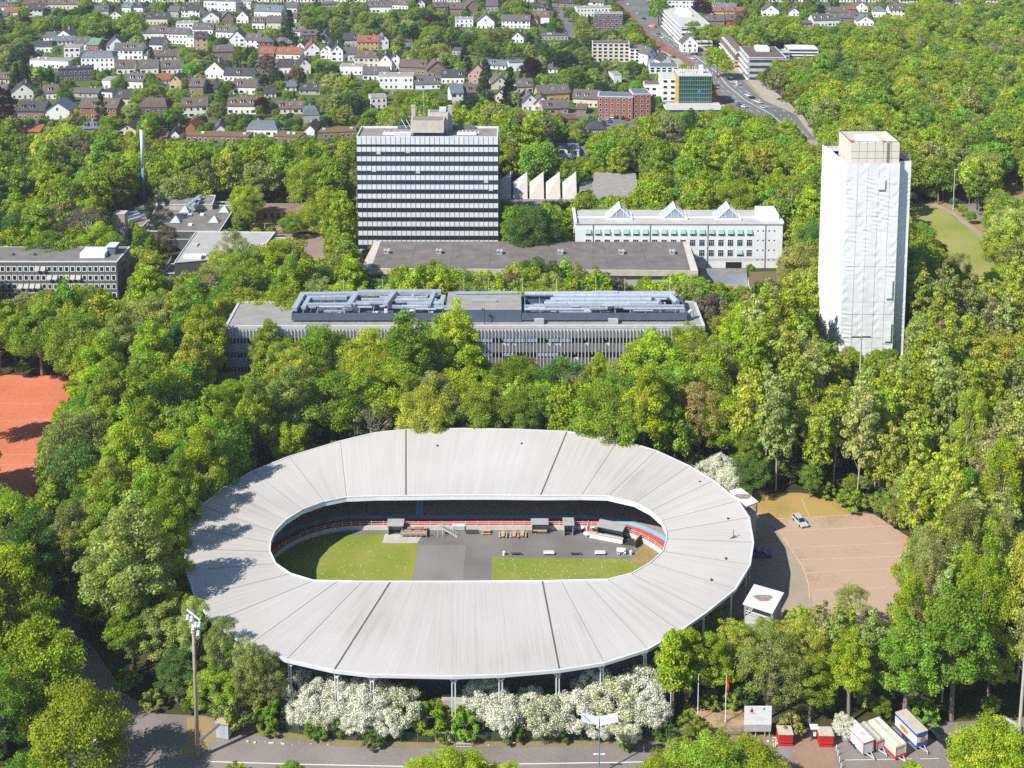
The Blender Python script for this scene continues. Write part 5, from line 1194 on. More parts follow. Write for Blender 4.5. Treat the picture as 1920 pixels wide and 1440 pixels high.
for x, y in ((-2.2, 2.2), (1.8, 1.6)): box_part('chair', dk, x - .25, x + .25, y - .25, y + .25, .65, 1.5, mat('chair_orange', (.55, .12, .03), .7, .05))
stp = thing('steel_staircase', 'steel footbridge stair climbing over the infield railing', 'staircase', at(841, 1007, .03), R(0))
MB().beam((1.9, 0, 0), (-1.3, 0, 2.0), .12, .3).beam((1.9, 1.1, 0), (-1.3, 1.1, 2.0), .12, .3).build('stringer', M('metal_light'), stp)
e_ = MB()
for k in range(9): e_.box(1.6 - k * .36, 1.95 - k * .36, .05, 1.05, .1 + k * .22, .15 + k * .22)
e_.build('steps', M('metal_grey'), stp); box_part('landing', stp, -2.5, -1.2, 0, 1.2, 1.95, 2.05, M('metal_grey'))
MB().beam((1.9, 0, 1.0), (-1.3, 0, 3.0), .06, .06).beam((1.9, 1.1, 1.0), (-1.3, 1.1, 3.0), .06, .06).beam((-1.3, 0, 2.95), (-2.5, 0, 2.95), .06, .06).build('handrail', M('metal_light'), stp)
for x in (-2.4, -1.3): MB().beam((x, .1, 0), (x, .1, 2.0), .1, .1).build('leg', M('metal_light'), stp)
wt = thing('serving_table', 'white folding counter against the infield wall', 'counter', at(860, 995, .03)); box_part('counter_top', wt, -1.4, 1.4, 0, 1.0, 1.0, 1.1, M('white_paint')); box_part('front', wt, -1.3, 1.3, .05, .1, .1, 1.0, M('light_roof')); box_part('leg', wt, -1.3, -1.2, .1, .9, 0, 1.0, M('metal_grey')); box_part('leg', wt, 1.2, 1.3, .1, .9, 0, 1.0, M('metal_grey'))
tag(MB().hexa([p + Vector((0, 0, 0)) for p in pxs([(874, 1001), (898, 1001), (896, 991), (872, 991)], .06)], [p for p in pxs([(874, 1001), (898, 1001), (896, 991), (872, 991)], .12)]).build('black_mat', mat('mat_black', (.04, .045, .05), .9, .1)), 'black rubber mat lying by the infield wall', 'mat')
h2 = hut('stall_hut', 'open stall hut with a grey roof and wooden counter', 'hut', 1012, 1001, 3.4, 1.9, 2.3, M('dark_render'), SHD); box_part('counter', h2, -1.5, 1.5, -.3, .1, .8, .92, M('wood'))
h3 = hut('ticket_hut', 'narrow grey-roofed hut with an open dark front', 'hut', 1066, 1005, 2.0, 2.6, 2.6, M('grey_render'), SHD); box_part('counter', h3, -.9, .9, -.1, .1, .8, .9, M('frame_dark'))
h4 = hut('bar_stand', 'bar stand with a long slanting white counter and grey roof', 'bar', 1143, 1010, 5.6, 2.6, 2.4, M('dark_render'), SHD, R(-20)); box_part('counter', h4, -4.6, 3.2, -1.1, -.6, 0, 1.1, M('white_paint')); box_part('counter_top', h4, -4.7, 3.3, -1.25, -.5, 1.1, 1.16, M('light_roof')); box_part('drinks_crate', h4, -3.6, -2.6, -1.0, -.6, 1.16, 1.4, M('wood'))
pn = thing('bar_fence', 'dark panel standing in the corner of the bar yard', 'panel', at(1196, 1022, .03), R(60)); box_part('panel', pn, -1.5, 1.5, -.08, .08, .1, 1.7, mat('panel_brown', (.10, .075, .04), .8, .1)); box_part('frame', pn, -1.6, 1.6, -.05, .12, 1.7, 1.8, M('wood')); box_part('foot', pn, -1.5, -1.3, -.3, .3, 0, .1, M('wood'))
tag(sheet('bar_yard_mat', pxs([(1170, 1004), (1198, 1013), (1188, 1024), (1162, 1021)]), .07, mat('yard_black', (.035, .037, .035), .8, .3, .8)), kind='structure')
ps_ = thing('red_parasol', 'closed red and white parasol beside the bar stand', 'parasol', at(1103, 1001, .03)); MB().tube((0, 0, 0), (0, 0, 3.2), .06, k=6).build('pole', M('frame_white'), ps_)
c_ = MB(); 
for k in range(10):
    a0, a1 = k * math.pi / 5, (k + 1) * math.pi / 5; c_.quad((.55 * math.cos(a0), .55 * math.sin(a0), .9), (.55 * math.cos(a1), .55 * math.sin(a1), .9), (.08 * math.cos(a1), .08 * math.sin(a1), 3.1), (.08 * math.cos(a0), .08 * math.sin(a0), 3.1), 0 if k in (2, 5, 8) else 1)
c_.build('canopy', [WHP, mat('parasol_red', (.50, .02, .04), .7, .05)], ps_); MB().tube((0, 0, 0), (0, 0, .2), .5, k=10).build('base', M('concrete'), ps_)
def rtable(px_, py_, lab, r_=.6):
    t_ = thing('round_table', lab, 'table', at(px_, py_, .03)); MB().tube((0, 0, .72), (0, 0, .76), r_, k=16).build('table_top', WHP, t_); MB().tube((0, 0, .04), (0, 0, .72), .05, k=6).build('leg', M('metal_grey'), t_); MB().tube((0, 0, 0), (0, 0, .04), .3, k=10).build('foot', M('metal_grey'), t_)
    return t_
rtable(1088, 994, 'round white bistro table left of the red parasol', .85); rtable(1112, 994, 'round white bistro table right of the red parasol', .85); rtable(1100, 1006, 'round white bistro table in front of the red parasol', .8)
rt = rtable(1164.5, 1037, 'round white table with chairs at the edge of the lawn', .85)
random.seed(5)
for i, (x, y) in enumerate(((1158.5, 1035), (1159.5, 1041), (1171, 1034), (1171, 1040))):
    c_ = thing('garden_chair', 'white garden chair %s the round white table' % ('behind left of', 'in front left of', 'behind right of', 'in front right of')[i], 'chair', at(x, y, .03), R(90 * i), 'chairs round the white table')
    box_part('seat', c_, -.25, .25, -.25, .25, .42, .47, WHP); box_part('backrest', c_, -.25, .25, .2, .25, .47, .95, WHP)
    for a in (-.2, .2):
        for b_ in (-.2, .2): box_part('leg', c_, a - .03, a + .03, b_ - .03, b_ + .03, 0, .42, WHP)
for x, y, lab, back in ((968, 1041, 'low backless bench at the lawn edge, beside the white bin', 0), (1029, 1041, 'pale metal bench with backrest at the lawn edge, left one', 1), (1079.5, 1041, 'low backless bench at the lawn edge, between the two pale benches', 0), (1125, 1041, 'pale metal bench with backrest near the round table', 1)):
    b_ = thing('bench', lab, 'bench', at(x, y, .03), 0, 'benches along the infield lawn'); mm = M('metal_light') if back else M('frame_dark')
    box_part('seat', b_, -1.15, 1.15, -.2, .25, .42, .48, mm)
    if back: box_part('backrest', b_, -1.15, 1.15, .25, .32, .48, .95, M('metal_light'))
    for q in (-1.0, .95): box_part('leg', b_, q, q + .06, -.15, .2, 0, .42, M('metal_grey'))
for x, y, lab in ((945, 1041, 'white bin at the left end of the lawn-edge benches'), (1183, 1040, 'pale bin right of the round white table')):
    b_ = thing('litter_bin', lab, 'bin', at(x, y, .03)); MB().tube((0, 0, 0), (0, 0, .8), .28, .3, k=12).build('drum', M('metal_light'), b_); MB().tube((0, 0, .8), (0, 0, .92), .33, .2, k=12).build('lid', WHP, b_)
# ================================================================= the town
WALLS = dict(W=('white_render', 'white'), C=('cream_render', 'cream'), P=('peach_render', 'peach'), O=('ochre_render', 'ochre'), K=('pink_render', 'pink'), G=('grey_render', 'grey'), D=('dark_render', 'dark'), B=('red_brick', 'red brick'), N=('brown_wall', 'brown'), V=('purple_brick', 'purple brick'), R=('red_paint', 'crimson'))
ROOFS = dict(g=('grey_tile', 'grey'), d=('dark_tile', 'dark'), b=('brown_tile', 'brown'), r=('red_tile', 'red'), s=('blue_slate', 'blue-grey'), l=('light_roof', 'pale'), m=('moss_roof', 'mossy'), c=('green_copper', 'green'))
KINDN = dict(g='gable-fronted', e='gabled', h='hip-roofed', f='flat-roofed', m='mansard-roofed')
wm = MB().box(-.62, .62, -.05, .02, -.1, 1.5).box(-.48, .48, -.08, -.045, .05, 1.36, 1)
WIN = wm.mesh('window', [M('frame_white'), M('glass_dark')])
wm = MB().box(-1.2, 1.2, -.05, .02, -.1, 1.6).box(-1.05, 1.05, -.08, -.045, .05, 1.45, 1)
WINW = wm.mesh('window', [M('frame_white'), M('glass_dark')])
DOOR = MB().box(-.55, .55, -.06, .02, 0, 2.1).mesh('door', M('brown_wall'))
HOUSES = []
rh = random.Random(77)
def house(x0, y0, x1, y1, code, rot=None, depth=None, label=None, cat='house', grp=None, floors=None, keepit=True):
    wk, rk, kd = code
    wmn, wn = WALLS[wk]; rmn, rn = ROOFS[rk]
    p = at((x0 + x1) / 2, y1); s = pxm(p); Wd = max(5.0, (x1 - x0) / s)
    if rot is None: rot = rh.uniform(-14, 14)
    Dp = depth or (rh.uniform(9, 11) if kd != 'g' else rh.uniform(10, 14)); fs = (y1 + 349) / 2400
    if kd == 'g' and not depth: Wd = min(Wd, 13)
    Wd = max(5, Wd - abs(math.sin(R(rot))) * Dp * .55)
    tot = (y1 - y0) / s
    if kd == 'f': wh = max(3, tot - Dp * fs); rhh = 0
    elif kd == 'g': rhh = min(Wd * .5, tot * .5); wh = max(2.6, tot - rhh)
    else: rhh = min(Dp * .36, tot * .42); wh = max(2.6, tot - rhh - Dp * .5 * fs)
    t_ = thing('house' if cat == 'house' else cat.replace(' ', '_'), label, cat, p, R(rot), grp)
    h = Wd / 2; wmt = M(wmn); rmt = M(rmn); ov = .45
    b = MB(); y0_, y1_ = 0, Dp
    b.box(-h, h, y0_, y1_, 0, wh)
    if kd == 'g':
        b.tri((-h, 0, wh), (h, 0, wh), (0, 0, wh + rhh)); b.tri((h, Dp, wh), (-h, Dp, wh), (0, Dp, wh + rhh))
    if kd == 'e':
        b.tri((-h, Dp, wh), (-h, 0, wh), (-h, Dp / 2, wh + rhh)); b.tri((h, 0, wh), (h, Dp, wh), (h, Dp / 2, wh + rhh))
    b.build('wall', wmt, t_)
    r_ = MB(); th = .22; k_ = rhh
    if kd == 'g':
        sl = rhh / h
        for s_ in (-1, 1):
            q = [(0, -ov, wh + rhh + .05), (s_ * (h + ov), -ov, wh - ov * sl + .05), (s_ * (h + ov), Dp + ov, wh - ov * sl + .05), (0, Dp + ov, wh + rhh + .05)]
            r_.hexa(q, [(x, y, z + th) for x, y, z in q])
    elif kd == 'e':
        sl = rhh / (Dp / 2)
        for s_ in (0, 1):
            ya, yb = (Dp / 2, -ov) if s_ == 0 else (Dp / 2, Dp + ov)
            q = [(-h - ov, ya, wh + rhh + .05), (h + ov, ya, wh + rhh + .05), (h + ov, yb, wh - ov * sl + .05), (-h - ov, yb, wh - ov * sl + .05)]
            r_.hexa(q, [(x, y, z + th) for x, y, z in q])
    elif kd == 'h':
        rr = max(.5, h - Dp / 2); A = [(-h - ov, -ov, wh), (h + ov, -ov, wh), (h + ov, Dp + ov, wh), (-h - ov, Dp + ov, wh)]; T = [(-rr, Dp / 2, wh + rhh), (rr, Dp / 2, wh + rhh)]
        r_.quad(A[0], A[1], T[1], T[0]).quad(A[2], A[3], T[0], T[1]).tri(A[1], A[2], T[1]).tri(A[3], A[0], T[0]).quad(*A[::-1])
    elif kd == 'm':
        i_ = 1.1; z2 = wh + rhh * .75
        A = [(-h - .2, -.2, wh), (h + .2, -.2, wh), (h + .2, Dp + .2, wh), (-h - .2, Dp + .2, wh)]; B_ = [(-h + i_, i_, z2), (h - i_, i_, z2), (h - i_, Dp - i_, z2), (-h + i_, Dp - i_, z2)]; T = [(-h + 2.5, Dp / 2, z2 + rhh * .3), (h - 2.5, Dp / 2, z2 + rhh * .3)]
        for i in range(4): r_.quad(A[i], A[(i + 1) % 4], B_[(i + 1) % 4], B_[i])
        r_.quad(B_[0], B_[1], T[1], T[0]).quad(B_[2], B_[3], T[0], T[1]).tri(B_[1], B_[2], T[1]).tri(B_[3], B_[0], T[0]).quad(*A[::-1])
    else:
        r_.box(-h - .15, h + .15, -.15, Dp + .15, wh, wh + .3)
    rf = r_.build('roof', rmt, t_)
    if kd == 'f':
        MB().box(-h + .3, h - .3, .3, Dp - .3, wh + .3, wh + .34).build('roof_felt', rmt if rk != 'l' else LROOF, rf)
        if Wd > 12:
            for q in range(2): x = rh.uniform(-h + 2, h - 3); MB().box(x, x + 1.6, Dp * .4, Dp * .4 + 1.2, wh + .34, wh + 1.2).build('roof_unit', M('metal_light'), rf)
    else:
        for q in range(1 + (Wd > 14)):
            cx = rh.uniform(-h * .6, h * .6); cy = Dp / 2 + rh.uniform(.4, 1.5); zc = wh + rhh * .7
            if kd == 'g': cx = rh.choice([-1, 1]) * h * .25; cy = rh.uniform(Dp * .3, Dp * .8)
            MB().box(cx - .35, cx + .35, cy - .35, cy + .35, zc, wh + rhh + .9).build('chimney', M(rh.choice(['red_brick', 'brown_wall', 'light_roof', 'grey_render'])), rf)
        if kd in 'eh' and rhh > 2.2:
            nd = int(Wd // 4.5)
            for q in range(nd):
                if rh.random() < .35: continue
                x = -h + (q + .5) * Wd / nd; zz = wh + rhh * .28; yy = Dp / 2 * .22
                if rh.random() < .5:
                    d_ = MB().box(x - .9, x + .9, yy, yy + Dp * .3, zz, zz + 1.5).build('dormer', wmt, rf)
                    MB().box(x - 1.1, x + 1.1, yy - .2, yy + Dp * .3, zz + 1.5, zz + 1.65).build('dormer_roof', rmt, rf)
                    put('dormer_window', WIN, rf, (x, yy - .01, zz + .1))
                else:
                    sl = math.atan2(rhh, Dp / 2); q2 = put('skylight', WIN, rf, (x, yy + .6, zz + .75)); q2.rotation_euler = (sl - R(90), 0, 0)
    fl = floors or max(1, int(wh / 2.75)); n = max(1, int(Wd / 2.7)); 
    for f_ in range(fl):
        z = wh * (f_ / fl) + .75
        for i in range(n):
            if rh.random() < .12: continue
            x = -h + (i + .5) * Wd / n
            if f_ == 0 and i == n // 2 and wh < 7: put('door', DOOR, t_, (x, -.01, 0)); continue
            put('window', WINW if rh.random() < .3 and Wd / n > 2.9 else WIN, t_, (x, -.01, z))
        sd_ = 1 if (p.x + 0) < 0 else -1
        for i in range(2):
            q = put('window', WIN, t_, (sd_ * (h + .01), Dp * (.3 + .4 * i), z)); q.rotation_euler = (0, 0, R(90) * sd_)
    if kd == 'g' and rhh > 2.5: put('window', WIN, t_, (0, -.01, wh + .3))
    c, s2 = math.cos(R(rot)), math.sin(R(rot))
    foot([(p.x + x * c - y * s2, p.y + x * s2 + y * c) for x, y in ((-h, 0), (h, 0), (h, Dp), (-h, Dp))], 1.0)
    if keepit:
        m_ = (x1 - x0) * .08; hgt = y1 - y0
        keep([(x0 + m_, y0 + 1), (x1 - m_, y0 + 1), (x1 - m_, y1 - hgt * .10), (x0 + m_, y1 - hgt * .10)], p.y + Dp)
    HOUSES.append((t_, (x0 + x1) / 2, y1, wn, rn, KINDN[kd], label)); return t_
Z1 = """130 0 270 42 PbE|270 -8 455 52 CbE|30 40 105 88 WrE|160 18 240 92 WdE|232 50 300 84 GgE|530 28 612 90 WgE|610 62 682 108 WgG|820 68 942 140 CdE|720 128 802 190 CgE|798 145 930 222 WgE|915 155 1060 246 WgE|990 116 1110 182 WlF|1080 128 1200 192 WgE|1205 145 1325 212 WgE|1290 172 1376 262 WgG|1376 186 1466 270 WgE|1095 176 1172 290 PdE|1036 196 1100 264 WlF|1450 195 1542 282 BgH|1540 210 1652 272 NgE|1630 145 1710 202 WgE|1690 166 1812 222 DgE|1795 185 1862 240 WgG|1450 262 1545 330 KrE|1545 264 1692 332 WrE|1652 236 1725 302 WgG|1712 236 1802 312 WrG|1802 250 1862 332 WgG|1862 250 1930 345 WgG|236 180 300 230 WgE|292 168 420 242 WgG|180 228 300 294 WdM|300 202 420 252 WsE|420 205 500 282 WgE|478 214 562 284 BcE|560 206 742 302 WgG|640 240 806 334 WgE|740 276 852 334 WgE|850 280 1012 342 CbE|360 248 452 322 WlF|458 284 642 402 WsM|150 324 402 382 WlF|330 368 522 456 DdF|1140 345 1272 442 WgG|1255 380 1422 456 WdE|575 430 622 500 WlF|892 412 960 474 WrE|952 420 1022 502 PbG|440 550 664 672 BbE|245 575 402 672 WsG|785 548 942 642 DbM|1020 545 1172 662 WbE|1280 545 1442 642 WbE|1555 565 1712 640 CbE|1700 592 1802 692 GsM|1600 468 1672 512 WsE|1680 470 1802 532 GdE|125 704 232 768 BrE|450 680 562 752 GsH|660 700 772 762 CdG|1040 684 1102 768 BrG|1385 675 1562 768 WsM|1530 744 1692 804 NmF|1710 700 1772 782 WgG|1780 734 2010 778 NmF|1040 756 1402 802 NmF|1140 -4 1332 62 WsF|1350 0 1412 52 WlF|1420 28 1592 96 WsE|-30 10 60 60 WgE|0 70 40 110 GgE|560 500 640 548 WdF|400 505 560 548 GgE|860 765 940 800 BrE|950 730 1010 790 WdG|1200 700 1270 756 WgG|1140 470 1230 520 DdE|1480 500 1560 548 WdE|-60 405 60 470 CbE"""
Z2 = """0 185 62 232 WgG|130 184 222 262 GdE|210 198 330 282 OrE|325 198 392 280 WsG|0 250 82 332 WgG|80 264 216 342 WgE|188 280 332 378 CbH|325 305 408 392 WgG|400 300 450 390 WgG|435 334 600 418 NbE|590 346 722 432 NbG|680 390 812 470 WdE|820 360 950 470 KbG|935 335 1052 390 WsE|1060 335 1162 400 WsF|110 356 242 420 WlF|240 374 382 450 WgE|330 405 525 502 WlF|535 425 682 502 WgE|730 470 812 582 WsE|800 470 882 572 BgE|960 430 1062 502 CgG|980 500 1052 602 CgG|1100 440 1202 522 CgE|1130 525 1232 622 WgG|1220 474 1412 572 OgE|1200 540 1292 622 WgG|1250 560 1402 642 KgE|1415 502 1572 602 CgE|280 525 382 612 WlF|1510 675 1612 762 GdH|1365 655 1452 702 BbF|760 94 862 152 WlF|860 80 1002 162 WgG|1020 82 1182 160 WgE|1205 60 1292 132 WbE|1186 98 1224 152 PrG|270 4 402 72 WgE|380 -4 502 52 WgE|540 -2 592 42 WgG|635 10 722 62 NbE|730 15 802 82 NbE|818 4 892 72 NbG|935 2 1002 62 GgE|1440 32 1642 92 WlF|1540 64 1702 172 VlF|1645 400 1702 472 WlF|1830 460 1930 542 WlF|1505 -10 1600 30 WgE|1340 -10 1440 40 NdE|1200 20 1270 60 GdE|0 20 100 40 GgE|1070 180 1150 240 WgG|1235 200 1400 225 GgF|740 275 820 310 GgF|1280 370 1340 410 WgE|480 240 515 290 GgE|1440 600 1500 640 NbE|1340 830 1500 900 WsE|300 760 380 800 GsF"""
Z3 = """205 45 300 92 NbE|320 76 422 132 NgE|355 14 482 62 WsE|430 70 482 132 RgE|360 38 520 72 PrE|585 24 722 82 WgG|860 68 1002 132 WgE|935 34 1042 82 WgE|1000 64 1122 112 NgE|1060 80 1192 130 WsG|1070 10 1142 60 WgG|120 -6 320 40 WsF|1000 36 1080 62 BrE|740 40 800 80 WgG|1300 -12 1400 16 WgE|1520 -8 1620 22 WsE|640 -12 720 10 WgE|870 -12 940 10 WdE|1700 -12 1800 14 WgE|800 110 870 134 GgE"""
def rows(txt, fx, fy):
    for it in txt.split('|'):
        a = it.split(); x0, y0, x1, y1 = map(float, a[:4]); c = a[4][0] + a[4][1] + a[4][2].lower()
        house(fx(x0), fy(y0), fx(x1), fy(y1), c)
rows(Z1, lambda x: x / 3, lambda y: y / 3); rows(Z2, lambda x: 600 + x / 3, lambda y: y / 3); rows(Z3, lambda x: 1200 + x / 2.667, lambda y: y / 2.667)
# larger town buildings
def block(label, x0, y0, x1, y1, wm_, rm_, rot, depth, floors, cat='building', win='glass_dark', bands=False, nm='town_block', kw=None):
    p = at((x0 + x1) / 2, y1); s = pxm(p); Wd = (x1 - x0) / s; fs = (y1 + 349) / 2400
    wh = (y1 - y0) / s - depth * fs; t_ = thing(nm, label, cat, p, R(rot)); h = Wd / 2
    MB().box(-h, h, 0, depth, 0, wh).build('wall', M(wm_), t_); rf = MB().box(-h - .1, h + .1, -.1, depth + .1, wh, wh + .4).build('roof', M('metal_light'), t_)
    MB().box(-h + .5, h - .5, .5, depth - .5, wh + .4, wh + .45).build('roof_felt', M(rm_), rf)
    fh = wh / floors; side = 1 if p.x < 0 else -1
    for f_ in range(floors):
        z = f_ * fh + .8
        if bands:
            MB().box(-h + .5, h - .5, -.06, .01, z, z + fh * .5).build('window_band', M(win), t_)
            MB().box(side * h - (.06 if side < 0 else 0), side * h + (.06 if side > 0 else 0), .6, depth - .6, z, z + fh * .5).build('window_band', M(win), t_)
        else:
            n = max(2, int(Wd / 3))
            for i in range(n): put('window', WINW if Wd / n > 3.2 else WIN, t_, (-h + (i + .5) * Wd / n, -.01, z))
            n = max(2, int(depth / 3.2))
            for i in range(n): q = put('window', WIN, t_, (side * (h + .01), (i + .5) * depth / n, z)); q.rotation_euler = (0, 0, R(90) * side)
    c, s2 = math.cos(R(rot)), math.sin(R(rot))
    foot([(p.x + x * c - y * s2, p.y + x * s2 + y * c) for x, y in ((-h, 0), (h, 0), (h, depth), (-h, depth))], 1.0)
    keep(kw or [(x0 + 1, y0 + 1), (x1 - 1, y0 + 1), (x1 - 1, y1 - 5), (x0 + 1, y1 - 5)], p.y + depth)
    return t_, h, depth, wh
# glass office tower by the main road
t_, h, dp, wh = block('glass-fronted office cube with golden side walls beside the main road', 1271, 128, 1334, 200, 'ochre_render', 'light_roof', 0, 17, 7, 'office building', bands=False, nm='glass_office')
for c in children(t_):
    if c.name.startswith('window'): bpy.data.objects.remove(c)
MB().box(-h + .4, h - .4, -.15, .02, .5, wh - .3).build('glass_front', M('glass_green'), t_)
e_ = MB()
for k in range(15): e_.box(-h + .4 + k * (2 * h - .8) / 14 - .06, -h + .4 + k * (2 * h - .8) / 14 + .06, -.4, -.15, .4, wh - .2)
for k in range(8): e_.box(-h + .4, h - .4, -.5, -.16, .4 + k * (wh - .8) / 7, .62 + k * (wh - .8) / 7)
e_.build('facade_grid', mat('grid_green', (.20, .30, .27), .5, .1), t_)
MB().box(1.5, 3.0, -.55, -.5, wh * .45, wh * .55).build('blue_sign', mat('sign_blue', (.05, .2, .65), .5, 0), t_)
MB().box(h * .3, h * .55, 5, 7, wh + .4, wh + 4.8).build('roof_box', M('white_paint'), t_)
random.seed(6)
for k in range(16): x = random.uniform(-h * .9, h * .8); MB().tube((x, random.uniform(3, 12), wh + .4), (x, random.uniform(3, 12), wh + random.uniform(1.5, 5)), .15, k=5).build('antenna', M('metal_light'), t_)
block('white stepped wing attached left of the glass-fronted office', 1240, 134, 1268, 190, 'white_render', 'light_roof', 0, 16, 4, nm='white_wing')
block('small white annexe left of the stepped white wing', 1207, 152, 1246, 184, 'white_render', 'brown_tile', -4, 10, 2, nm='white_annexe')
block('long glazed podium in front of the glass-fronted office, red shop strip', 1248, 193, 1356, 212, 'blue_slate', 'light_roof', 0, 16, 1, bands=True, nm='podium')
# row of brick and cream blocks
block('red brick row with blue-grey roof storeys facing the small car park', 1120, 172, 1186, 222, 'red_brick', 'blue_slate', -7, 11, 4, nm='brick_row')
block('red brick corner block with a copper-grey attic next to the white annexe', 1186, 166, 1220, 222, 'red_brick', 'blue_slate', 5, 12, 5, nm='brick_corner')
block('white five-storey apartment block with balconies left of the tram bed', 1110, 76, 1180, 116, 'cream_render', 'brown_tile', -3, 11, 5, nm='apartment_block')
block('white apartment block with tall windows beside the five-storey block', 1180, 86, 1210, 118, 'white_render', 'dark_tile', 0, 11, 4, nm='apartment_block')
block('white flat-roofed hall on the near side of the tram bed crossing', 1218, 118, 1272, 138, 'white_render', 'blue_slate', -3, 14, 2, nm='town_hall_block')
house(1206, 90, 1238, 122, 'Wgg', 30, 14); house(1232, 100, 1262, 124, 'Wdg', 20, 12)
# white office slab along the road (runs away from the viewer)
def along(label, pf, pb_, wdt, hgt, wm_, rm_, floors, nm):
    a = at(*pf); b = at(*pb_); d = b - a; L_ = d.length; t_ = thing(nm, label, 'office building', a, math.atan2(d.y, d.x) - R(90))
    MB().box(0, wdt, 0, L_, 0, hgt).build('wall', M(wm_), t_); rf = MB().box(-.3, wdt + .3, -.3, L_ + .3, hgt, hgt + .4).build('roof', M('metal_light'), t_)
    MB().box(.5, wdt - .5, .5, L_ - .5, hgt + .4, hgt + .45).build('roof_felt', M(rm_), rf)
    MB().box(wdt * .35, wdt * .7, L_ * .5, L_ * .8, hgt + .45, hgt + 2.8).build('roof_house', M('white_paint'), rf)
    for f_ in range(floors):
        z = f_ * hgt / floors + .8
        MB().box(-.06, 0, .5, L_ - .5, z, z + hgt / floors * .45).build('window_band', M('glass_blue'), t_)
        MB().box(.5, wdt - .5, -.06, 0, z, z + hgt / floors * .45).build('window_band', M('glass_blue'), t_)
        MB().box(-1.0, -.06, 0, L_, z - .2, z + .1).build('balcony', M('white_paint'), t_)
    c, s_ = math.cos(t_.rotation_euler.z), math.sin(t_.rotation_euler.z)
    foot([(a.x + x * c - y * s_, a.y + x * s_ + y * c) for x, y in ((0, 0), (wdt, 0), (wdt, L_), (0, L_))], 1); return t_
along('long white office slab with balconies right of the main road, far end', (1276, 86), (1240, 48), 22, 13, 'white_render', 'light_roof', 4, 'office_slab')
keep([(1242, 24), (1275, 22), (1300, 60), (1296, 90), (1276, 84), (1242, 44)], at(1250, 48).y)
house(1278, 66, 1308, 98, 'Wgg', 0, 12)
along('pale office cube with balcony bands right of the main road', (1403, 152), (1386, 130), 22, 14, 'light_roof', 'brown_tile', 4, 'office_cube')
keep([(1384, 98), (1440, 96), (1452, 112), (1412, 140), (1404, 150), (1384, 128)], at(1390, 125).y)
along('long gabled terrace with a row of dormers, end-on to the road', (1376, 128), (1350, 96), 11, 7, 'peach_render', 'brown_tile', 3, 'terrace_block')
tr_ = HOUSES and None
a = at(1376, 128); b = at(1350, 96); d = b - a; L_ = d.length; rz_ = math.atan2(d.y, d.x) - R(90)
rr = bpy.data.objects[[o.name for o in bpy.data.objects if o.name.startswith('terrace_block')][0]]
q = MB(); q.quad((-.5, -.5, 7.4), (5.5, -.5, 12), (5.5, L_ + .5, 12), (-.5, L_ + .5, 7.4)).quad((11.5, -.5, 7.4), (11.5, L_ + .5, 7.4), (5.5, L_ + .5, 12), (5.5, -.5, 12)).tri((-.5, -.5, 7.4), (11.5, -.5, 7.4), (5.5, -.5, 12))
q.build('gable_roof', M('brown_tile'), rr)
for k in range(9): MB().box(.8, 2.4, 2 + k * (L_ - 4) / 8 - .6, 2 + k * (L_ - 4) / 8 + .6, 8, 10).build('dormer', M('white_paint'), rr)
keep([(1346, 78), (1366, 76), (1386, 100), (1386, 118), (1376, 118), (1350, 96)], at(1350, 96).y)
block('white low office wing with a glass stair, right of the pale cube', 1436, 92, 1480, 112, 'light_roof', 'light_roof', 0, 12, 2, bands=True, nm='office_wing')
block('modern office with green glass and white roof steps at the forest edge', 1478, 84, 1534, 110, 'white_render', 'white_felt', -2, 16, 3, bands=True, win='glass_green', nm='glass_office_wing')
block('low white office tail running into the forest', 1532, 88, 1570, 98, 'white_render', 'light_roof', 0, 8, 1, bands=True, nm='office_tail')
# small white buildings hidden behind the campus trees
house(1046, 268, 1086, 302, 'Wsf', 0)
# cars on the main road and in the car parks
rc = random.Random(31)
CC = [('silver', SIL), ('blue', BLU), ('black', BLK), ('white', WHT), ('red', RED), ('dark_grey', GRY)]
RD = [(1243, 72, 3, 'on the main road beside the orange van'), (1221, 50, 3, 'on the main road in the far queue, last'), (1207, 36, 2, 'on the main road in the far queue, middle'), (1196, 26, 0, 'on the main road in the far queue, first'), (1178, 9, 3, 'on the far end of the main road'), (1262, 108, 1, 'turning across the tram bed'), (1299, 111, 3, 'waiting by the crossing, near the lawn strip'), (1262, 70, 2, 'alone beyond the orange van'), (1234, 65, 5, 'behind the pair of pale cars at the bus stop'),
      (1368, 147, 3, 'first in the parking lane right of the road'), (1371, 151, 2, 'second in the parking lane right of the road'), (1374, 155, 0, 'third in the parking lane right of the road'), (1378, 156, 3, 'fourth in the parking lane right of the road'),
      (1403, 180, 3, 'first in the kerb line past the advertising column'), (1410, 185, 2, 'second in the kerb line past the advertising column'), (1416, 190, 0, 'third in the kerb line past the advertising column'), (1423, 193, 3, 'last in the kerb line past the advertising column'), (1431, 203, 0, 'driving alone near the junction'),
      (1374, 191, 1, 'waiting beside the tram bed, first of the group'), (1380, 192, 0, 'waiting beside the tram bed, second of the group'), (1387, 199, 1, 'bright in the middle of the group by the tram bed'), (1394, 201, 3, 'last of the group by the tram bed'), (1505, 270, 3, 'on the forest walk by the shrouded tower')]
for x, y, ci, where in RD:
    nm, c = CC[ci]; car(nm, c, at(x, y, .12), R(122 + rc.uniform(-4, 4)), nm.replace('_', ' ') + ' car ' + where, 'cars on and beside the main road')
vn = thing('van', 'orange van on the main road in the far traffic', 'van', at(1226, 51, .12), R(118)); box_part('body', vn, -2.6, 2.6, -1, 1, .4, 2.3, mat('van_orange', (.65, .16, .04), .5, .05)); box_part('windscreen', vn, 2.45, 2.63, -.9, .9, 1.3, 2.1, M('glass_dark'))
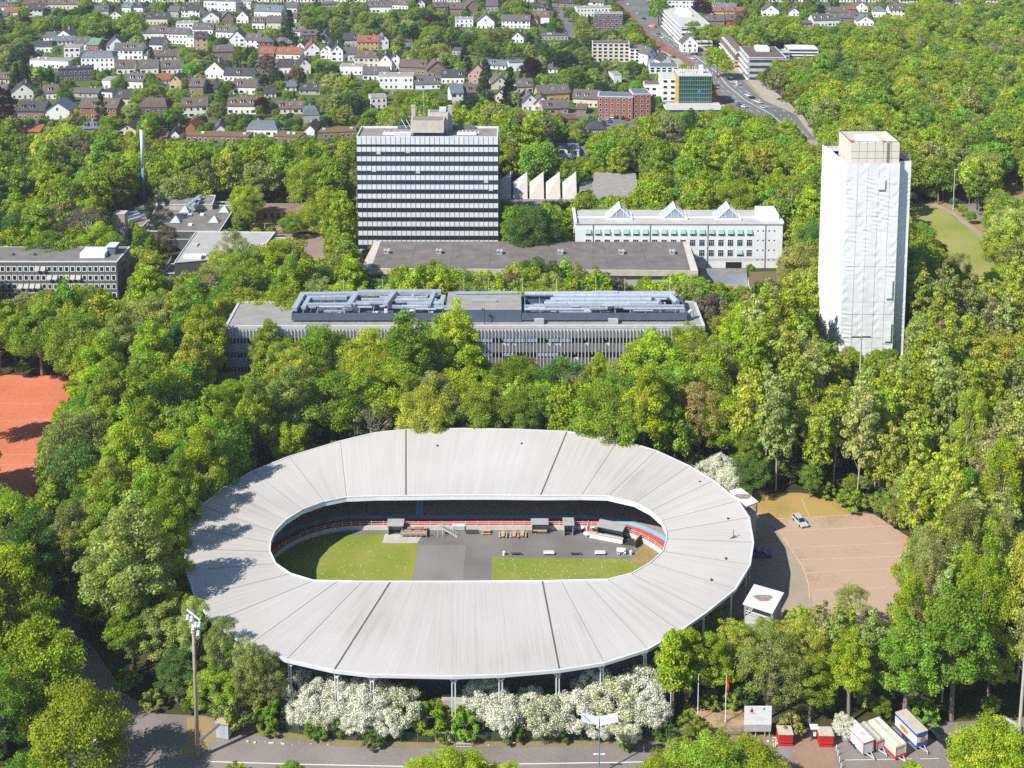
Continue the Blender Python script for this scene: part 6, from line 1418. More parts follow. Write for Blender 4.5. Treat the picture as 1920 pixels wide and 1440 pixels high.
for x in (-1.6, 1.6):
    for y in (-.95, .95): MB().tube((x, y - .1, .35), (x, y + .1, .35), .35, k=10).build('wheel', M('tyre'), vn)
for i, (x, y, ci, wh_) in enumerate(((1139, 224, 0, 'first'), (1148, 221, 3, 'second'), (1155, 222, 2, 'third'), (1168, 223, 2, 'fourth'), (1176, 225, 4, 'last, nearest the brick corner block'), (1143, 229, 1, 'in front of the rank, alone'))):
    nm, c = CC[ci]; car(nm, c, at(x, y, .1), R(80), nm + ' car parked below the brick row, ' + wh_, 'cars in the car park by the brick row')
for i, (x, y, ci, wh_) in enumerate(((1292, 102, 0, 'first'), (1299, 102, 4, 'second'), (1306, 102, 2, 'third'), (1312, 103, 5, 'fourth'))):
    nm, c = CC[ci]; car(nm, c, at(x, y, .1), R(85), nm.replace('_', ' ') + ' car before the white gable house, ' + wh_ + ' in line', 'cars before the white gable house')
for i, (x, y) in enumerate(((1046, 30), (1050, 38), (1054, 46), (1058, 54), (1062, 62), (1049, 24))):
    nm, c = CC[rc.randrange(6)]; car(nm, c, at(x - 3, y, .1), R(98), nm.replace('_', ' ') + ' car in the steep side street, ' + ('fourth', 'fifth', 'sixth', 'seventh', 'nearest', 'farthest')[i] + ' along', 'cars parked in the steep side street')
col_ = thing('advertising_column', 'advertising column on the pavement right of the main road', 'advertising column', at(1382, 161, .1)); MB().tube((0, 0, 0), (0, 0, 3.4), .9, k=14).build('drum', M('light_roof'), col_); MB().tube((0, 0, 3.4), (0, 0, 3.8), 1.0, .4, k=14).build('cap', M('frame_dark'), col_)
for i, (x, y, lab) in enumerate(((1253, 97, 'tall street lamp on the pavement right of the far road'), (1434, 232, 'street lamp on the traffic island at the junction'), (1451, 200, 'street lamp at the forest edge by the junction'), (1384, 186, 'street lamp beside the cars at the tram bed'), (1221, 75, 'street lamp beside the tram bed'), (1419, 218, 'short street lamp left of the traffic island'))):
    l_ = thing('street_lamp', lab, 'street lamp', at(x, y, .1), 0, 'street lamps along the main road'); MB().tube((0, 0, 0), (0, 0, 9), .12, .08, k=6).build('pole', M('metal_grey'), l_); MB().beam((0, 0, 9), (1.4, 0, 9.1), .3, .15).build('lamp_head', M('metal_light'), l_)
GREEN = [(0, 30, 230, 78), (560, 22, 760, 60), (640, 40, 1000, 112), (1040, 70, 1165, 152), (600, 150, 690, 240), (700, 165, 880, 240), (0, 108, 205, 150), (600, 118, 680, 160), (940, 195, 1110, 260), (0, 228, 700, 262), (1150, 0, 1240, 90)]
def filler():
    used = [(min(p[0] for p in k[0]), min(p[1] for p in k[0]), max(p[0] for p in k[0]), max(p[1] for p in k[0])) for k in KEEP]
    y = 4.0
    while y < 226:
        x = -30 + rh.uniform(0, 20)
        while x < (1700 if y < 40 else 1210):
            sc_ = (y + 349) / 158.0; w_ = rh.uniform(8, 15) * sc_; h_ = rh.uniform(8, 10) * sc_
            b = (x, y - h_, x + w_, y); x += w_ * rh.uniform(1.0, 1.35)
            if any(b[0] < g[2] and b[2] > g[0] and b[1] < g[3] and b[3] > g[1] for g in GREEN): continue
            if any(b[0] < u[2] and b[2] > u[0] and b[1] + 2 < u[3] and b[3] - 2 > u[1] for u in used): continue
            c = rh.choice('WWWWWCGWWWN') + rh.choice('gggdgbsd') + rh.choice('eegeh'); house(*b, c); used.append(b)
        y += rh.uniform(8, 11)
filler()
# labels that single out each house
def ordn(n):
    w_ = ['first', 'second', 'third', 'fourth', 'fifth', 'sixth', 'seventh', 'eighth', 'ninth', 'tenth']
    return w_[n] if n < 10 else '%d%s' % (n + 1, 'th' if 10 <= (n + 1) % 100 <= 13 else {1: 'st', 2: 'nd', 3: 'rd'}.get((n + 1) % 10, 'th'))
def order_labels(items, tail='from left'):
    """items: (object, px, text); same text -> an ordinal from the left"""
    d = {}
    for o, px_, tx_ in items: d.setdefault(tx_, []).append((px_, o))
    for tx_, l in d.items():
        l.sort(key=lambda q: q[0])
        for i, (px_, o) in enumerate(l):
            o['label'] = tx_ if len(l) == 1 else tx_ + ', ' + ordn(i) + ' ' + tail
items = []
for t_, px_, py_, wn, rn, kd, lab in HOUSES:
    if lab: continue
    row = 'far town' if py_ < 60 else 'upper town' if py_ < 120 else 'middle town' if py_ < 185 else 'near edge of town'
    side = 'far left' if px_ < 320 else 'left' if px_ < 640 else 'centre' if px_ < 960 else 'right' if px_ < 1260 else 'beyond the road'
    rf_ = '%s %s' % (rn, 'flat roof' if kd == 'flat-roofed' else 'hip roof' if kd == 'hip-roofed' else 'mansard roof' if kd == 'mansard-roofed' else 'roof')
    kd2 = '' if kd in ('flat-roofed', 'hip-roofed', 'mansard-roofed') else kd + ' '
    items.append((t_, px_, '%s %shouse, %s, %s %s' % (wn, kd2, rf_, row, side)))
    t_['group'] = 'houses, ' + row
order_labels(items)
# ================================================================= vegetation
def leaf_mat(name, inst=False, trans=0.42, blossom=False):
    m = bpy.data.materials.new(name); m.use_nodes = True; t = m.node_tree
    for n in list(t.nodes): t.nodes.remove(n)
    out = t.nodes.new("ShaderNodeOutputMaterial")
    if inst:
        c = t.nodes.new("ShaderNodeAttribute"); c.attribute_type = 'INSTANCER'; c.attribute_name = 'tint'; col = c.outputs["Color"]
    else:
        c = t.nodes.new("ShaderNodeObjectInfo"); col = c.outputs["Color"]
    v = t.nodes.new("ShaderNodeAttribute"); v.attribute_name = 'vary'
    hsv = t.nodes.new("ShaderNodeHueSaturation"); t.links.new(col, hsv.inputs["Color"])
    sp_ = t.nodes.new("ShaderNodeSeparateXYZ"); t.links.new(v.outputs["Vector"], sp_.inputs[0])
    t.links.new(sp_.outputs[0], hsv.inputs["Value"]); t.links.new(sp_.outputs[1], hsv.inputs["Hue"])
    col2 = hsv.outputs[0]
    if blossom:
        mx = t.nodes.new("ShaderNodeMix"); mx.data_type = 'RGBA'; t.links.new(sp_.outputs[2], mx.inputs[0]); t.links.new(col2, mx.inputs[6]); mx.inputs[7].default_value = (0.90, 0.89, 0.80, 1); col2 = mx.outputs[2]
    d = t.nodes.new("ShaderNodeBsdfDiffuse"); tr = t.nodes.new("ShaderNodeBsdfTranslucent"); ms = t.nodes.new("ShaderNodeMixShader"); ms.inputs[0].default_value = trans
    t.links.new(col2, d.inputs[0]); t.links.new(col2, tr.inputs[0]); t.links.new(d.outputs[0], ms.inputs[1]); t.links.new(tr.outputs[0], ms.inputs[2]); t.links.new(ms.outputs[0], out.inputs[0])
    MATS[name] = m; return m
LEAF = leaf_mat('leaves'); LEAFI = leaf_mat('leaves_far', True); BLOS = leaf_mat('blossom', False, .25, True)
BARK = mat('bark', (.20, .165, .13), .9, .25, 2.0); BARKP = mat('bark_pale', (.40, .36, .30), .9, .25, 2.0)
def crown_arrays(rng, h, r, z0, nleaf, ls, nclump, shape='round', flat=1.0, up=.25, clr=.30):
    """leaf quads gathered in clumps around an uneven crown; returns verts (n*4,3), vary (n,3), clump centres"""
    C = []
    hc = (h - z0) / 2; zc = z0 + hc
    k = 0
    while len(C) < nclump:
        d = rng.normal(size=3); d /= np.linalg.norm(d)
        if d[2] < -.55: continue
        rad = rng.uniform(.62, 1.0) if shape != 'tall' else rng.uniform(.45, 1.0)
        q = d * rad; x, y, z = q[0] * r, q[1] * r, zc + q[2] * hc
        if shape == 'cone': 
            f = rng.uniform(0, 1) ** .8; a = rng.uniform(0, 2 * math.pi); rr = r * (1 - f) * rng.uniform(.6, 1) + .2; x, y, z = rr * math.cos(a), rr * math.sin(a), z0 + (h - z0) * f
        if shape == 'tall':
            f = (z - z0) / (h - z0); tp = 1.0 - .35 * abs(f - .45) * 2; x *= tp; y *= tp
        C.append((x, y, z))
    C = np.array(C); cr = rng.uniform(.7, 1.3, nclump) * r * clr
    if shape == 'cone': cr = rng.uniform(.7, 1.2, nclump) * r * .28
    w_ = cr ** 2; w_ /= w_.sum()
    ci = rng.choice(nclump, nleaf, p=w_)
    d = rng.normal(size=(nleaf, 3)); d[:, 2] += up; d /= np.linalg.norm(d, axis=1)[:, None]
    rad = rng.beta(4, 1.3, nleaf)[:, None] * rng.uniform(.85, 1.12, (nleaf, 1))
    P = C[ci] + d * (cr[ci][:, None] * rad) * np.array([1, 1, .72 * flat])
    N = d * .9 + rng.normal(size=(nleaf, 3)) * .55; N[:, 2] += .25; N /= np.linalg.norm(N, axis=1)[:, None]
    T = np.cross(N, rng.normal(size=(nleaf, 3))); T /= np.linalg.norm(T, axis=1)[:, None]; B = np.cross(N, T)
    s = ls * rng.uniform(.6, 1.35, nleaf)[:, None]
    a = s * .5; b = s * rng.uniform(.30, .55, (nleaf, 1))
    V = np.stack([P - T * a, P - B * b + N * s * .08, P + T * a, P + B * b + N * s * .08], 1).reshape(-1, 3)
    cv = rng.uniform(.70, 1.25, nclump)[ci] * rng.uniform(.7, 1.35, nleaf); ch = .5 + (rng.uniform(-.018, .018, nclump)[ci] + rng.uniform(-.012, .012, nleaf))
    vary = np.stack([cv, ch, np.zeros(nleaf)], 1)
    return V, vary, C, cr
def leaf_mesh(name, V, vary, mats, extra=None):
    """extra = MB with trunk geometry, material slot 1"""
    n = len(V) // 4; ev = extra.v if extra else []; ef = extra.f if extra else []
    me = bpy.data.meshes.new(name)
    allv = np.concatenate([V, np.array(ev).reshape(-1, 3)]) if ev else V
    me.vertices.add(len(allv)); me.vertices.foreach_set('co', allv.astype(np.float32).ravel())
    lv = np.arange(n * 4); el = np.array([len(V) + i for f in ef for i in f], dtype=np.int64) if ef else np.array([], dtype=np.int64)
    loops = np.concatenate([lv, el]); me.loops.add(len(loops)); me.loops.foreach_set('vertex_index', loops.astype(np.int32))
    sizes = np.concatenate([np.full(n, 4), np.array([len(f) for f in ef], dtype=np.int64)]) if ef else np.full(n, 4)
    st = np.concatenate([[0], np.cumsum(sizes)[:-1]]); me.polygons.add(len(sizes)); me.polygons.foreach_set('loop_start', st.astype(np.int32))
    mi = np.concatenate([np.zeros(n), np.ones(len(ef))]).astype(np.int32)
    for m_ in mats: me.materials.append(m_)
    me.polygons.foreach_set('material_index', mi)
    va = np.concatenate([vary, np.ones((len(ef), 3)) * .5]) if ef else vary
    a = me.attributes.new('vary', 'FLOAT_VECTOR', 'FACE'); a.data.foreach_set('vector', va.astype(np.float32).ravel())
    me.update(calc_edges=True); me.validate(); return me
def trunk_mb(rng, h, z0, C, r0=.28, nb=14, lean=.4, k=6):
    mb = MB(); top = Vector((rng.uniform(-lean, lean), rng.uniform(-lean, lean), h * .86)); mid = Vector((top.x * .3, top.y * .4, h * .45))
    pts = [Vector((0, 0, -.1)), mid * .5, mid, (mid + top) / 2, top]; rr = [r0 * 1.25, r0, r0 * .75, r0 * .45, r0 * .12]
    for i in range(4): mb.tube(pts[i], pts[i + 1], rr[i], rr[i + 1], k=k, cap=False)
    idx = rng.choice(len(C), min(nb, len(C)), replace=False)
    for i in idx:
        c = Vector(C[i]); f = max(.25, min(.85, (c.z - h * .12) / h * .8)); s_ = mid.lerp(top, (f - .45) / .55) if f > .45 else mid * (f / .45)
        m_ = s_.lerp(c, .5) + Vector((0, 0, -.35)); mb.tube(s_, m_, r0 * .32, r0 * .2, k=4, cap=False).tube(m_, c, r0 * .2, r0 * .07, k=4, cap=False)
    return mb
SPEC = {   # kind: (variants, height, radius, crown base, leaves, leaf size, clumps, shape, bark, trunk radius, branches)
 'round': (7, 15, 6.2, 3.0, 25000, .275, 120, 'round', BARK, .34, 16),
 'tall': (6, 19, 4.9, 2.4, 24000, .275, 125, 'tall', BARK, .32, 16),
 'poplar': (5, 19, 3.9, 2.5, 13000, .20, 120, 'tall', BARKP, .15, 12),
 'loose': (4, 15, 5.0, 3.0, 12500, .22, 95, 'round', BARK, .22, 26),
 'bare': (2, 13, 5.0, 3.0, 3000, .24, 60, 'round', BARKP, .26, 58),
 'conifer': (2, 14, 3.4, 1.2, 5200, .42, 46, 'cone', BARK, .28, 10),
 'pine': (1, 17, 4.2, 3.0, 5200, .42, 30, 'tall', BARK, .30, 16),
 'shrub': (3, 4.5, 2.8, .2, 4200, .28, 34, 'round', BARK, .10, 8),
 'hawthorn': (5, 6.5, 3.5, .4, 19000, .17, 120, 'round', BARK, .16, 10)}
TEMPL = {}; rngt = np.random.RandomState(11)
tcol = bpy.data.collections.new('tree_templates')
def droop_clumps(V): return V
for kd, (nv, h, r, z0, nl, ls, nc, shp, bk, r0, nb) in SPEC.items():
    TEMPL[kd] = []
    for v in range(nv):
        V, vary, C, cr = crown_arrays(rngt, h, r, z0, nl, ls, nc, shp, flat=.6 if kd in ('pine',) else 2.0 if kd == 'poplar' else 1.0, clr=.16 if kd == 'poplar' else .18 if kd in ('loose', 'bare', 'pine') else .215)
        if kd == 'hawthorn':
            vary[:, 2] = (rngt.uniform(size=len(vary)) < (.76 if v < 4 else .45)) * 1.0
        tm = trunk_mb(rngt, h, z0, C, r0, nb, lean=.3 if h < 8 else .8)
        cm = leaf_mesh(kd + '_crown', V, vary, [BLOS if kd == 'hawthorn' else LEAF]); tme = tm.mesh(kd + '_trunk', bk)
        TEMPL[kd].append((cm, tme, h, r, z0))
FAR = []         # templates for the far wood, trunk and crown in one mesh
FSPEC = [('round', 1, 7000, .56), ('round', 2, 7000, .56), ('round', 3, 7000, .56), ('tall', 4, 6800, .54), ('tall', 5, 6800, .54), ('conifer', 6, 4000, .5), ('poplar', 7, 4500, .44), ('loose', 8, 4500, .44)]
for i, (kd, sd_, nl, ls) in enumerate(FSPEC):
    nv, h, r, z0, _, _, nc, shp, bk, r0, nb = SPEC[kd]; rg = np.random.RandomState(100 + sd_)
    V, vary, C, cr = crown_arrays(rg, h, r, z0, nl, ls, nc, shp, clr=.20 if kd in ('poplar', 'loose') else .23)
    me = leaf_mesh('far_%02d' % i, V, vary, [LEAFI, bk], trunk_mb(rg, h, z0, C, r0, 8 if kd != 'poplar' else 18, k=4)); ob_ = bpy.data.objects.new('t%02d' % i, me); tcol.objects.link(ob_)
    FAR.append((kd, h, r))
COL = {'bright': (.365, .470, .030), 'yellow': (.430, .490, .060), 'mid': (.270, .380, .036), 'fresh': (.220, .400, .042), 'olive': (.330, .385, .090), 'dark': (.125, .230, .045), 'deep': (.050, .095, .045), 'pale': (.44, .50, .15), 'tan': (.36, .36, .16), 'brown': (.26, .20, .13), 'copper': (.060, .018, .022), 'gold': (.40, .34, .10), 'forsythia': (.62, .50, .02)}
CNAME = {'bright': 'bright yellow-green', 'yellow': 'yellowish', 'mid': 'mid-green', 'fresh': 'fresh green', 'olive': 'olive', 'dark': 'dark green', 'deep': 'very dark', 'pale': 'pale green', 'tan': 'sandy', 'brown': 'brownish', 'copper': 'purple-leaved', 'gold': 'golden', 'forsythia': 'yellow-flowering'}
KNAME = {'round': 'broad-crowned tree', 'tall': 'tall full-crowned tree', 'poplar': 'slender sparse tree', 'loose': 'loose-crowned tree', 'bare': 'nearly bare tree', 'conifer': 'conifer', 'pine': 'pine', 'shrub': 'shrub', 'hawthorn': 'white-flowering shrub'}
rt_ = random.Random(2024)
TREES = []    # (x, y, kind, scale, colour, priority, zscale)
def blocked(x, y, h, r, z0):
    for poly, a, b, c, d in FOOT:
        if a <= x <= b and c <= y <= d and in_poly(x, y, poly): return 'foot'
    bx, by = pix((x, y, 0)); s = pxm((x, y, h * .5)); tx, ty = pix((x, y, h)); cx, cy = pix((x, y, z0 + (h - z0) * .5)); rp = r * s; hp = (cy - ty) * .98
    smp = [(cx, ty), (cx, cy)] + [(cx + rp * f_ * math.cos(q * .39), cy + hp * f_ * math.sin(q * .39)) for f_ in (.95, .7, .4) for q in range(0, 16, 1 if f_ > .6 else 2)]
    x0, x1, y0, y1 = cx - rp, cx + rp, ty, by
    n = 0
    for poly, zf, a, b, c, d in KEEP:
        if y > zf or x1 < a or x0 > b or y1 < c or y0 > d: continue
        for q in smp:
            if in_poly(q[0], q[1], poly): n += 1
        if b - a < 20 and not (x1 < a or x0 > b): n += 1
        if n: return 'view'
    return None
PLACED = []
def crowded(x, y, r, f=.62):
    for a, b, c in PLACED:
        if (a - x) ** 2 + (b - y) ** 2 < ((r + c) * f) ** 2: return True
    return False
def add(x, y, kd, sc_, col, pr=0, zs=1.0):
    TREES.append((x, y, kd, sc_, col, pr, zs)); PLACED.append((x, y, SPEC[kd][2] * sc_))
def tree_c(cx, cy, rpx, kd, col, zs=1.0, pr=5):
    """a particular tree seen in the photo: crown centre and crown radius as they appear"""
    _, h, r, z0 = SPEC[kd][0], SPEC[kd][1], SPEC[kd][2], SPEC[kd][3]
    sc_ = 1.0
    for _i in range(4):
        hc = (z0 + (h - z0) * .5) * sc_ * zs; p = at(cx, cy, hc); sc_ = rpx / (pxm(p) * r)
    p = at(cx, cy, (z0 + (h - z0) * .5) * sc_ * zs); add(p.x, p.y, kd, sc_, col, pr, zs); return p
# particular trees
for a in [(150, 1382, 92, 'round', 'bright', .9), (868, 1458, 62, 'round', 'bright', .7), (800, 1470, 52, 'round', 'bright', .7), (950, 1468, 44, 'round', 'bright', .7), (1330, 1448, 74, 'round', 'mid', .7), (1250, 1464, 58, 'round', 'bright', .7), (1416, 1446, 62, 'round', 'bright', .7), (1860, 1428, 78, 'round', 'bright', .8), (1918, 1440, 60, 'round', 'bright', .8), (545, 1455, 32, 'round', 'fresh', .7), (436, 1452, 26, 'shrub', 'bright', .8), (60, 1455, 60, 'round', 'fresh', .8), (1385, 1452, 20, 'shrub', 'yellow', .8), (1715, 1456, 30, 'shrub', 'bright', .8), (1560, 1460, 22, 'shrub', 'yellow', .8),
          (60, 1250, 85, 'round', 'bright', 1.0), (40, 1160, 75, 'round', 'bright', 1.0), (130, 1010, 50, 'tall', 'olive', 1.0), (235, 1060, 85, 'tall', 'olive', 1.0), (330, 1260, 46, 'tall', 'dark', .6), (250, 1180, 52, 'tall', 'mid', .8), (300, 1190, 50, 'tall', 'olive', .8), (285, 1120, 50, 'loose', 'olive', 1.0), (345, 1085, 24, 'poplar', 'bright', 1.3), (455, 1225, 30, 'loose', 'olive', 1.1), (375, 885, 46, 'tall', 'bright', 1.3), (335, 940, 46, 'tall', 'mid', 1.3), (305, 1005, 48, 'tall', 'bright', 1.25), (318, 890, 44, 'round', 'mid', 1.4), (425, 830, 42, 'tall', 'bright', 1.2), (270, 930, 48, 'round', 'bright', 1.3), (480, 790, 44, 'tall', 'mid', 1.2), (-60, 860, 34, 'tall', 'mid', 1.2), (-50, 745, 36, 'tall', 'mid', 1.2), (540, 765, 44, 'tall', 'olive', 1.2), (590, 770, 36, 'round', 'mid', 1.0), (600, 672, 48, 'round', 'mid', 1.2), (690, 675, 52, 'round', 'bright', 1.2), (765, 680, 56, 'tall', 'mid', 1.1), (862, 665, 50, 'tall', 'bright', 1.1), (830, 655, 40, 'tall', 'yellow', 1.1), (540, 690, 44, 'round', 'mid', 1.2), (500, 660, 34, 'tall', 'mid', 1.1), (380, 645, 42, 'tall', 'bright', 1.2), (432, 645, 20, 'tall', 'bright', 1.3), (1212, 665, 30, 'tall', 'fresh', 1.2), (1290, 660, 44, 'round', 'bright', 1.2), (1352, 640, 42, 'round', 'yellow', 1.2), (1120, 735, 36, 'tall', 'bright', 1.1), (1190, 720, 34, 'round', 'mid', 1.1), (985, 700, 30, 'round', 'olive', 1.1), (420, 1245, 40, 'loose', 'olive', .8), (470, 1275, 50, 'loose', 'olive', .7), (400, 1300, 50, 'loose', 'mid', .6), (455, 1325, 42, 'shrub', 'olive', 1), (510, 1335, 30, 'shrub', 'fresh', 1), (340, 1170, 40, 'loose', 'olive', .9),
          (1410, 882, 38, 'round', 'dark', .85), (1062, 716, 62, 'round', 'dark', .9), (1312, 775, 52, 'loose', 'gold', 1.1), (1150, 720, 40, 'round', 'olive', 1), (960, 718, 50, 'round', 'mid', 1), (900, 772, 24, 'shrub', 'fresh', 1), (1005, 772, 26, 'shrub', 'mid', 1),
          (612, 402, 46, 'round', 'bright', .95), (440, 478, 40, 'loose', 'pale', 1.0), (430, 500, 44, 'round', 'bright', .8), (530, 500, 55, 'round', 'bright', .9), (297, 398, 24, 'loose', 'deep', 1.2), (292, 430, 20, 'loose', 'deep', .9), (462, 378, 36, 'round', 'bright', .9), (455, 412, 22, 'round', 'mid', .8), (548, 420, 24, 'round', 'mid', .8), (120, 430, 50, 'bare', 'brown', 1), (165, 430, 42, 'bare', 'brown', 1), (260, 470, 34, 'shrub', 'deep', 1), (270, 500, 30, 'shrub', 'deep', 1), (330, 420, 14, 'loose', 'mid', .8),
          (1845, 318, 38, 'round', 'olive', .9), (1880, 385, 26, 'round', 'fresh', .9), (1866, 420, 24, 'round', 'fresh', .9), (1898, 440, 45, 'loose', 'pale', 1.0), (1730, 435, 22, 'round', 'fresh', 1), (1752, 468, 22, 'round', 'copper', .8), (1718, 460, 22, 'round', 'fresh', 1), (1770, 530, 42, 'round', 'dark', .9), (1745, 580, 44, 'round', 'dark', .9), (1810, 640, 50, 'round', 'mid', .9), (1795, 505, 28, 'loose', 'olive', 1), (1850, 560, 34, 'loose', 'mid', .9), (1890, 530, 44, 'round', 'bright', .9),
          (1880, 680, 60, 'round', 'yellow', 1.0), (1405, 850, 30, 'tall', 'mid', 1), (1520, 895, 26, 'tall', 'fresh', .7), (1600, 938, 26, 'shrub', 'mid', 1), (1655, 940, 22, 'shrub', 'fresh', 1), (1550, 920, 18, 'shrub', 'mid', 1), (1700, 1235, 60, 'tall', 'fresh', 1.0), (1790, 1210, 70, 'tall', 'fresh', 1.0), (1520, 1290, 40, 'tall', 'mid', .8), (1402, 1182, 34, 'round', 'fresh', .6), (1440, 1192, 34, 'loose', 'bright', .8), (1475, 1195, 34, 'loose', 'yellow', .8), (1330, 1160, 30, 'loose', 'yellow', .8), (1290, 1240, 46, 'tall', 'bright', .8), (1340, 1240, 44, 'tall', 'bright', .8), (1440, 1250, 60, 'loose', 'olive', 1.0), (1370, 1200, 40, 'loose', 'yellow', .9), (1500, 1230, 50, 'loose', 'yellow', 1.0), (1600, 1140, 34, 'loose', 'olive', 1.0),
          (960, 410, 26, 'round', 'mid', .9), (995, 405, 28, 'round', 'mid', .9), (1030, 400, 26, 'round', 'olive', .9), (1058, 425, 20, 'round', 'bright', .9), (960, 440, 24, 'round', 'mid', .7), (1000, 440, 26, 'round', 'mid', .7),
          (885, 460, 0, 'shrub', 'mid', 1)]:
    if a[2]: tree_c(a[0], a[1], a[2], a[3], a[4], a[5])
for bx_, by_, s_, zs_, c_ in ((372, 1290, .62, 2.0, 'pale'), (415, 1318, .60, 1.9, 'olive'), (462, 1338, .62, 1.55, 'pale'), (505, 1350, .66, 1.3, 'olive'), (340, 1250, .6, 1.7, 'bright')):
    p = at(bx_, by_); add(p.x, p.y, 'loose', s_, c_, 5, zs_)
# white-flowering shrubs and the green ones between them
for a in [(555, 1300, 36), (600, 1318, 44), (650, 1322, 46), (700, 1330, 48), (748, 1335, 44), (565, 1340, 30), (615, 1352, 30), (672, 1358, 32), (728, 1364, 30), (905, 1320, 40), (945, 1345, 42), (990, 1330, 36), (1030, 1350, 44), (1075, 1345, 42), (1110, 1305, 42), (1150, 1325, 48), (1200, 1300, 48), (1215, 1345, 40), (1170, 1370, 34), (1120, 1372, 26), (1228, 1270, 28), (1180, 1385, 22), (520, 1300, 24)]:
    tree_c(a[0], a[1] - 10, a[2] * .96, 'hawthorn', 'olive')
for a in [(1330, 885, 26), (1352, 880, 28), (1372, 900, 28), (1300, 862, 18), (1583, 1362, 22), (1340, 868, 18)]: tree_c(a[0], a[1], a[2], 'hawthorn', 'mid')
for a in [(580, 1268, 22, 'mid'), (690, 1290, 20, 'fresh'), (780, 1318, 26, 'mid'), (820, 1330, 24, 'olive'), (860, 1335, 24, 'bright'), (1130, 1280, 22, 'mid'), (1180, 1262, 24, 'mid'), (560, 1285, 24, 'olive'), (620, 1300, 14, 'mid'), (1010, 1335, 16, 'mid'), (720, 1292, 22, 'mid'), (760, 1300, 24, 'olive'), (905, 1290, 22, 'mid'), (1000, 1300, 22, 'mid'), (652, 1275, 24, 'fresh'), (640, 1355, 22, 'fresh'), (800, 1345, 36, 'mid'), (770, 1280, 26, 'olive'), (830, 1380, 16, 'mid'), (872, 1310, 26, 'bright'), (870, 1360, 30, 'fresh'), (1043, 1285, 24, 'fresh'), (590, 1372, 20, 'fresh'), (1090, 1300, 20, 'olive'), (1050, 1372, 20, 'dark'), (960, 1375, 22, 'dark'), (700, 1385, 20, 'dark'), (500, 1360, 22, 'mid'), (1250, 1375, 20, 'dark'), (1175, 1392, 16, 'fresh'), (1320, 1370, 18, 'mid'), (1350, 1380, 9, 'bright'), (1290, 1378, 14, 'olive'), (1330, 1312, 20, 'mid'), (1372, 1312, 18, 'mid'), (1290, 1350, 20, 'mid')]:
    tree_c(a[0], a[1], a[2], 'shrub', a[3])
TOWN = [(995, 130, 20, 'round', 'copper'), (1316, 15, 18, 'round', 'copper'), (808, 45, 14, 'round', 'copper'), (812, 38, 14, 'round', 'copper'), (8, 205, 24, 'tall', 'copper'), (490, 195, 14, 'round', 'copper'), (500, 115, 16, 'round', 'brown'), (555, 140, 16, 'round', 'brown'), (48, 40, 10, 'round', 'copper'), (40, 130, 12, 'round', 'copper'), (1397, 90, 7, 'round', 'forsythia'), (1638, 134, 14, 'round', 'copper'), (1665, 168, 20, 'round', 'deep'), (1300, 58, 18, 'round', 'mid'), (1235, 20, 20, 'round', 'fresh'), (1185, 58, 16, 'round', 'fresh'), (1395, 45, 20, 'bare', 'brown'), (1390, 130, 0, 'round', 'bright'), (1345, 115, 22, 'round', 'bright'), (1362, 128, 16, 'round', 'bright'), (1335, 100, 14, 'round', 'bright'), (1466, 152, 27, 'round', 'olive'), (180, 45, 28, 'round', 'mid'), (250, 50, 26, 'round', 'mid'), (150, 25, 16, 'round', 'dark'), (285, 105, 9, 'conifer', 'deep'), (226, 55, 12, 'conifer', 'deep'), (540, 50, 18, 'conifer', 'deep'), (600, 60, 10, 'conifer', 'deep'), (908, 165, 22, 'conifer', 'deep'), (955, 165, 18, 'conifer', 'deep'), (870, 110, 14, 'conifer', 'deep'), (1060, 120, 22, 'round', 'deep'), (520, 145, 14, 'round', 'deep'), (45, 140, 16, 'conifer', 'deep'), (190, 205, 16, 'conifer', 'deep'), (30, 150, 14, 'conifer', 'deep'), (885, 200, 22, 'round', 'deep')]
for a in TOWN:
    if a[2]: tree_c(a[0], a[1], a[2], a[3], a[4], 1.0)
def zone_kind(px_, py_, y):
    u = rt_.random()
    if py_ < 262 and px_ < 1230 or (py_ < 60 and px_ < 1700):      # gardens
        kd = 'round' if u < .70 else 'tall' if u < .82 else 'conifer' if u < .92 else 'loose'
        return kd, rt_.choice(['bright', 'mid', 'mid', 'fresh', 'dark', 'olive', 'olive', 'mid', 'pale', 'dark', 'mid', 'deep'] if kd != 'conifer' else ['deep', 'dark']), rt_.uniform(.45, .95)
    if px_ > 1390 and py_ > 640:                                   # wood on the right
        kd = 'poplar' if u < .68 else 'loose' if u < .80 else 'tall' if u < .94 else 'round'
        return kd, rt_.choice(['yellow', 'yellow', 'yellow', 'pale', 'bright', 'bright', 'olive', 'pale', 'tan' if rt_.random() < .3 else 'yellow'] if kd in ('poplar', 'loose') else ['bright', 'fresh', 'mid', 'olive', 'yellow']), rt_.uniform(1.0, 1.3) if kd == 'poplar' else rt_.uniform(.8, 1.15)
    if py_ < 640 and px_ > 1150:                                   # forest behind
        kd = 'round' if u < .74 else 'tall' if u < .9 else 'loose'
        return kd, rt_.choice(['bright', 'bright', 'bright', 'yellow', 'mid', 'mid', 'fresh', 'olive', 'mid', 'bright', 'dark' if rt_.random() < .4 else 'mid'] + (['tan'] if rt_.random() < .3 else [])), rt_.uniform(.9, 1.35)
    kd = 'tall' if u < .42 else 'round' if u < .84 else 'loose' if u < .95 else 'bare'
    return kd, rt_.choice(['bright', 'bright', 'mid', 'mid', 'yellow', 'fresh', 'olive', 'bright', 'bright', 'mid', 'dark' if rt_.random() < .4 else 'mid'] if kd != 'bare' else ['brown', 'tan']), rt_.uniform(1.0, 1.42)
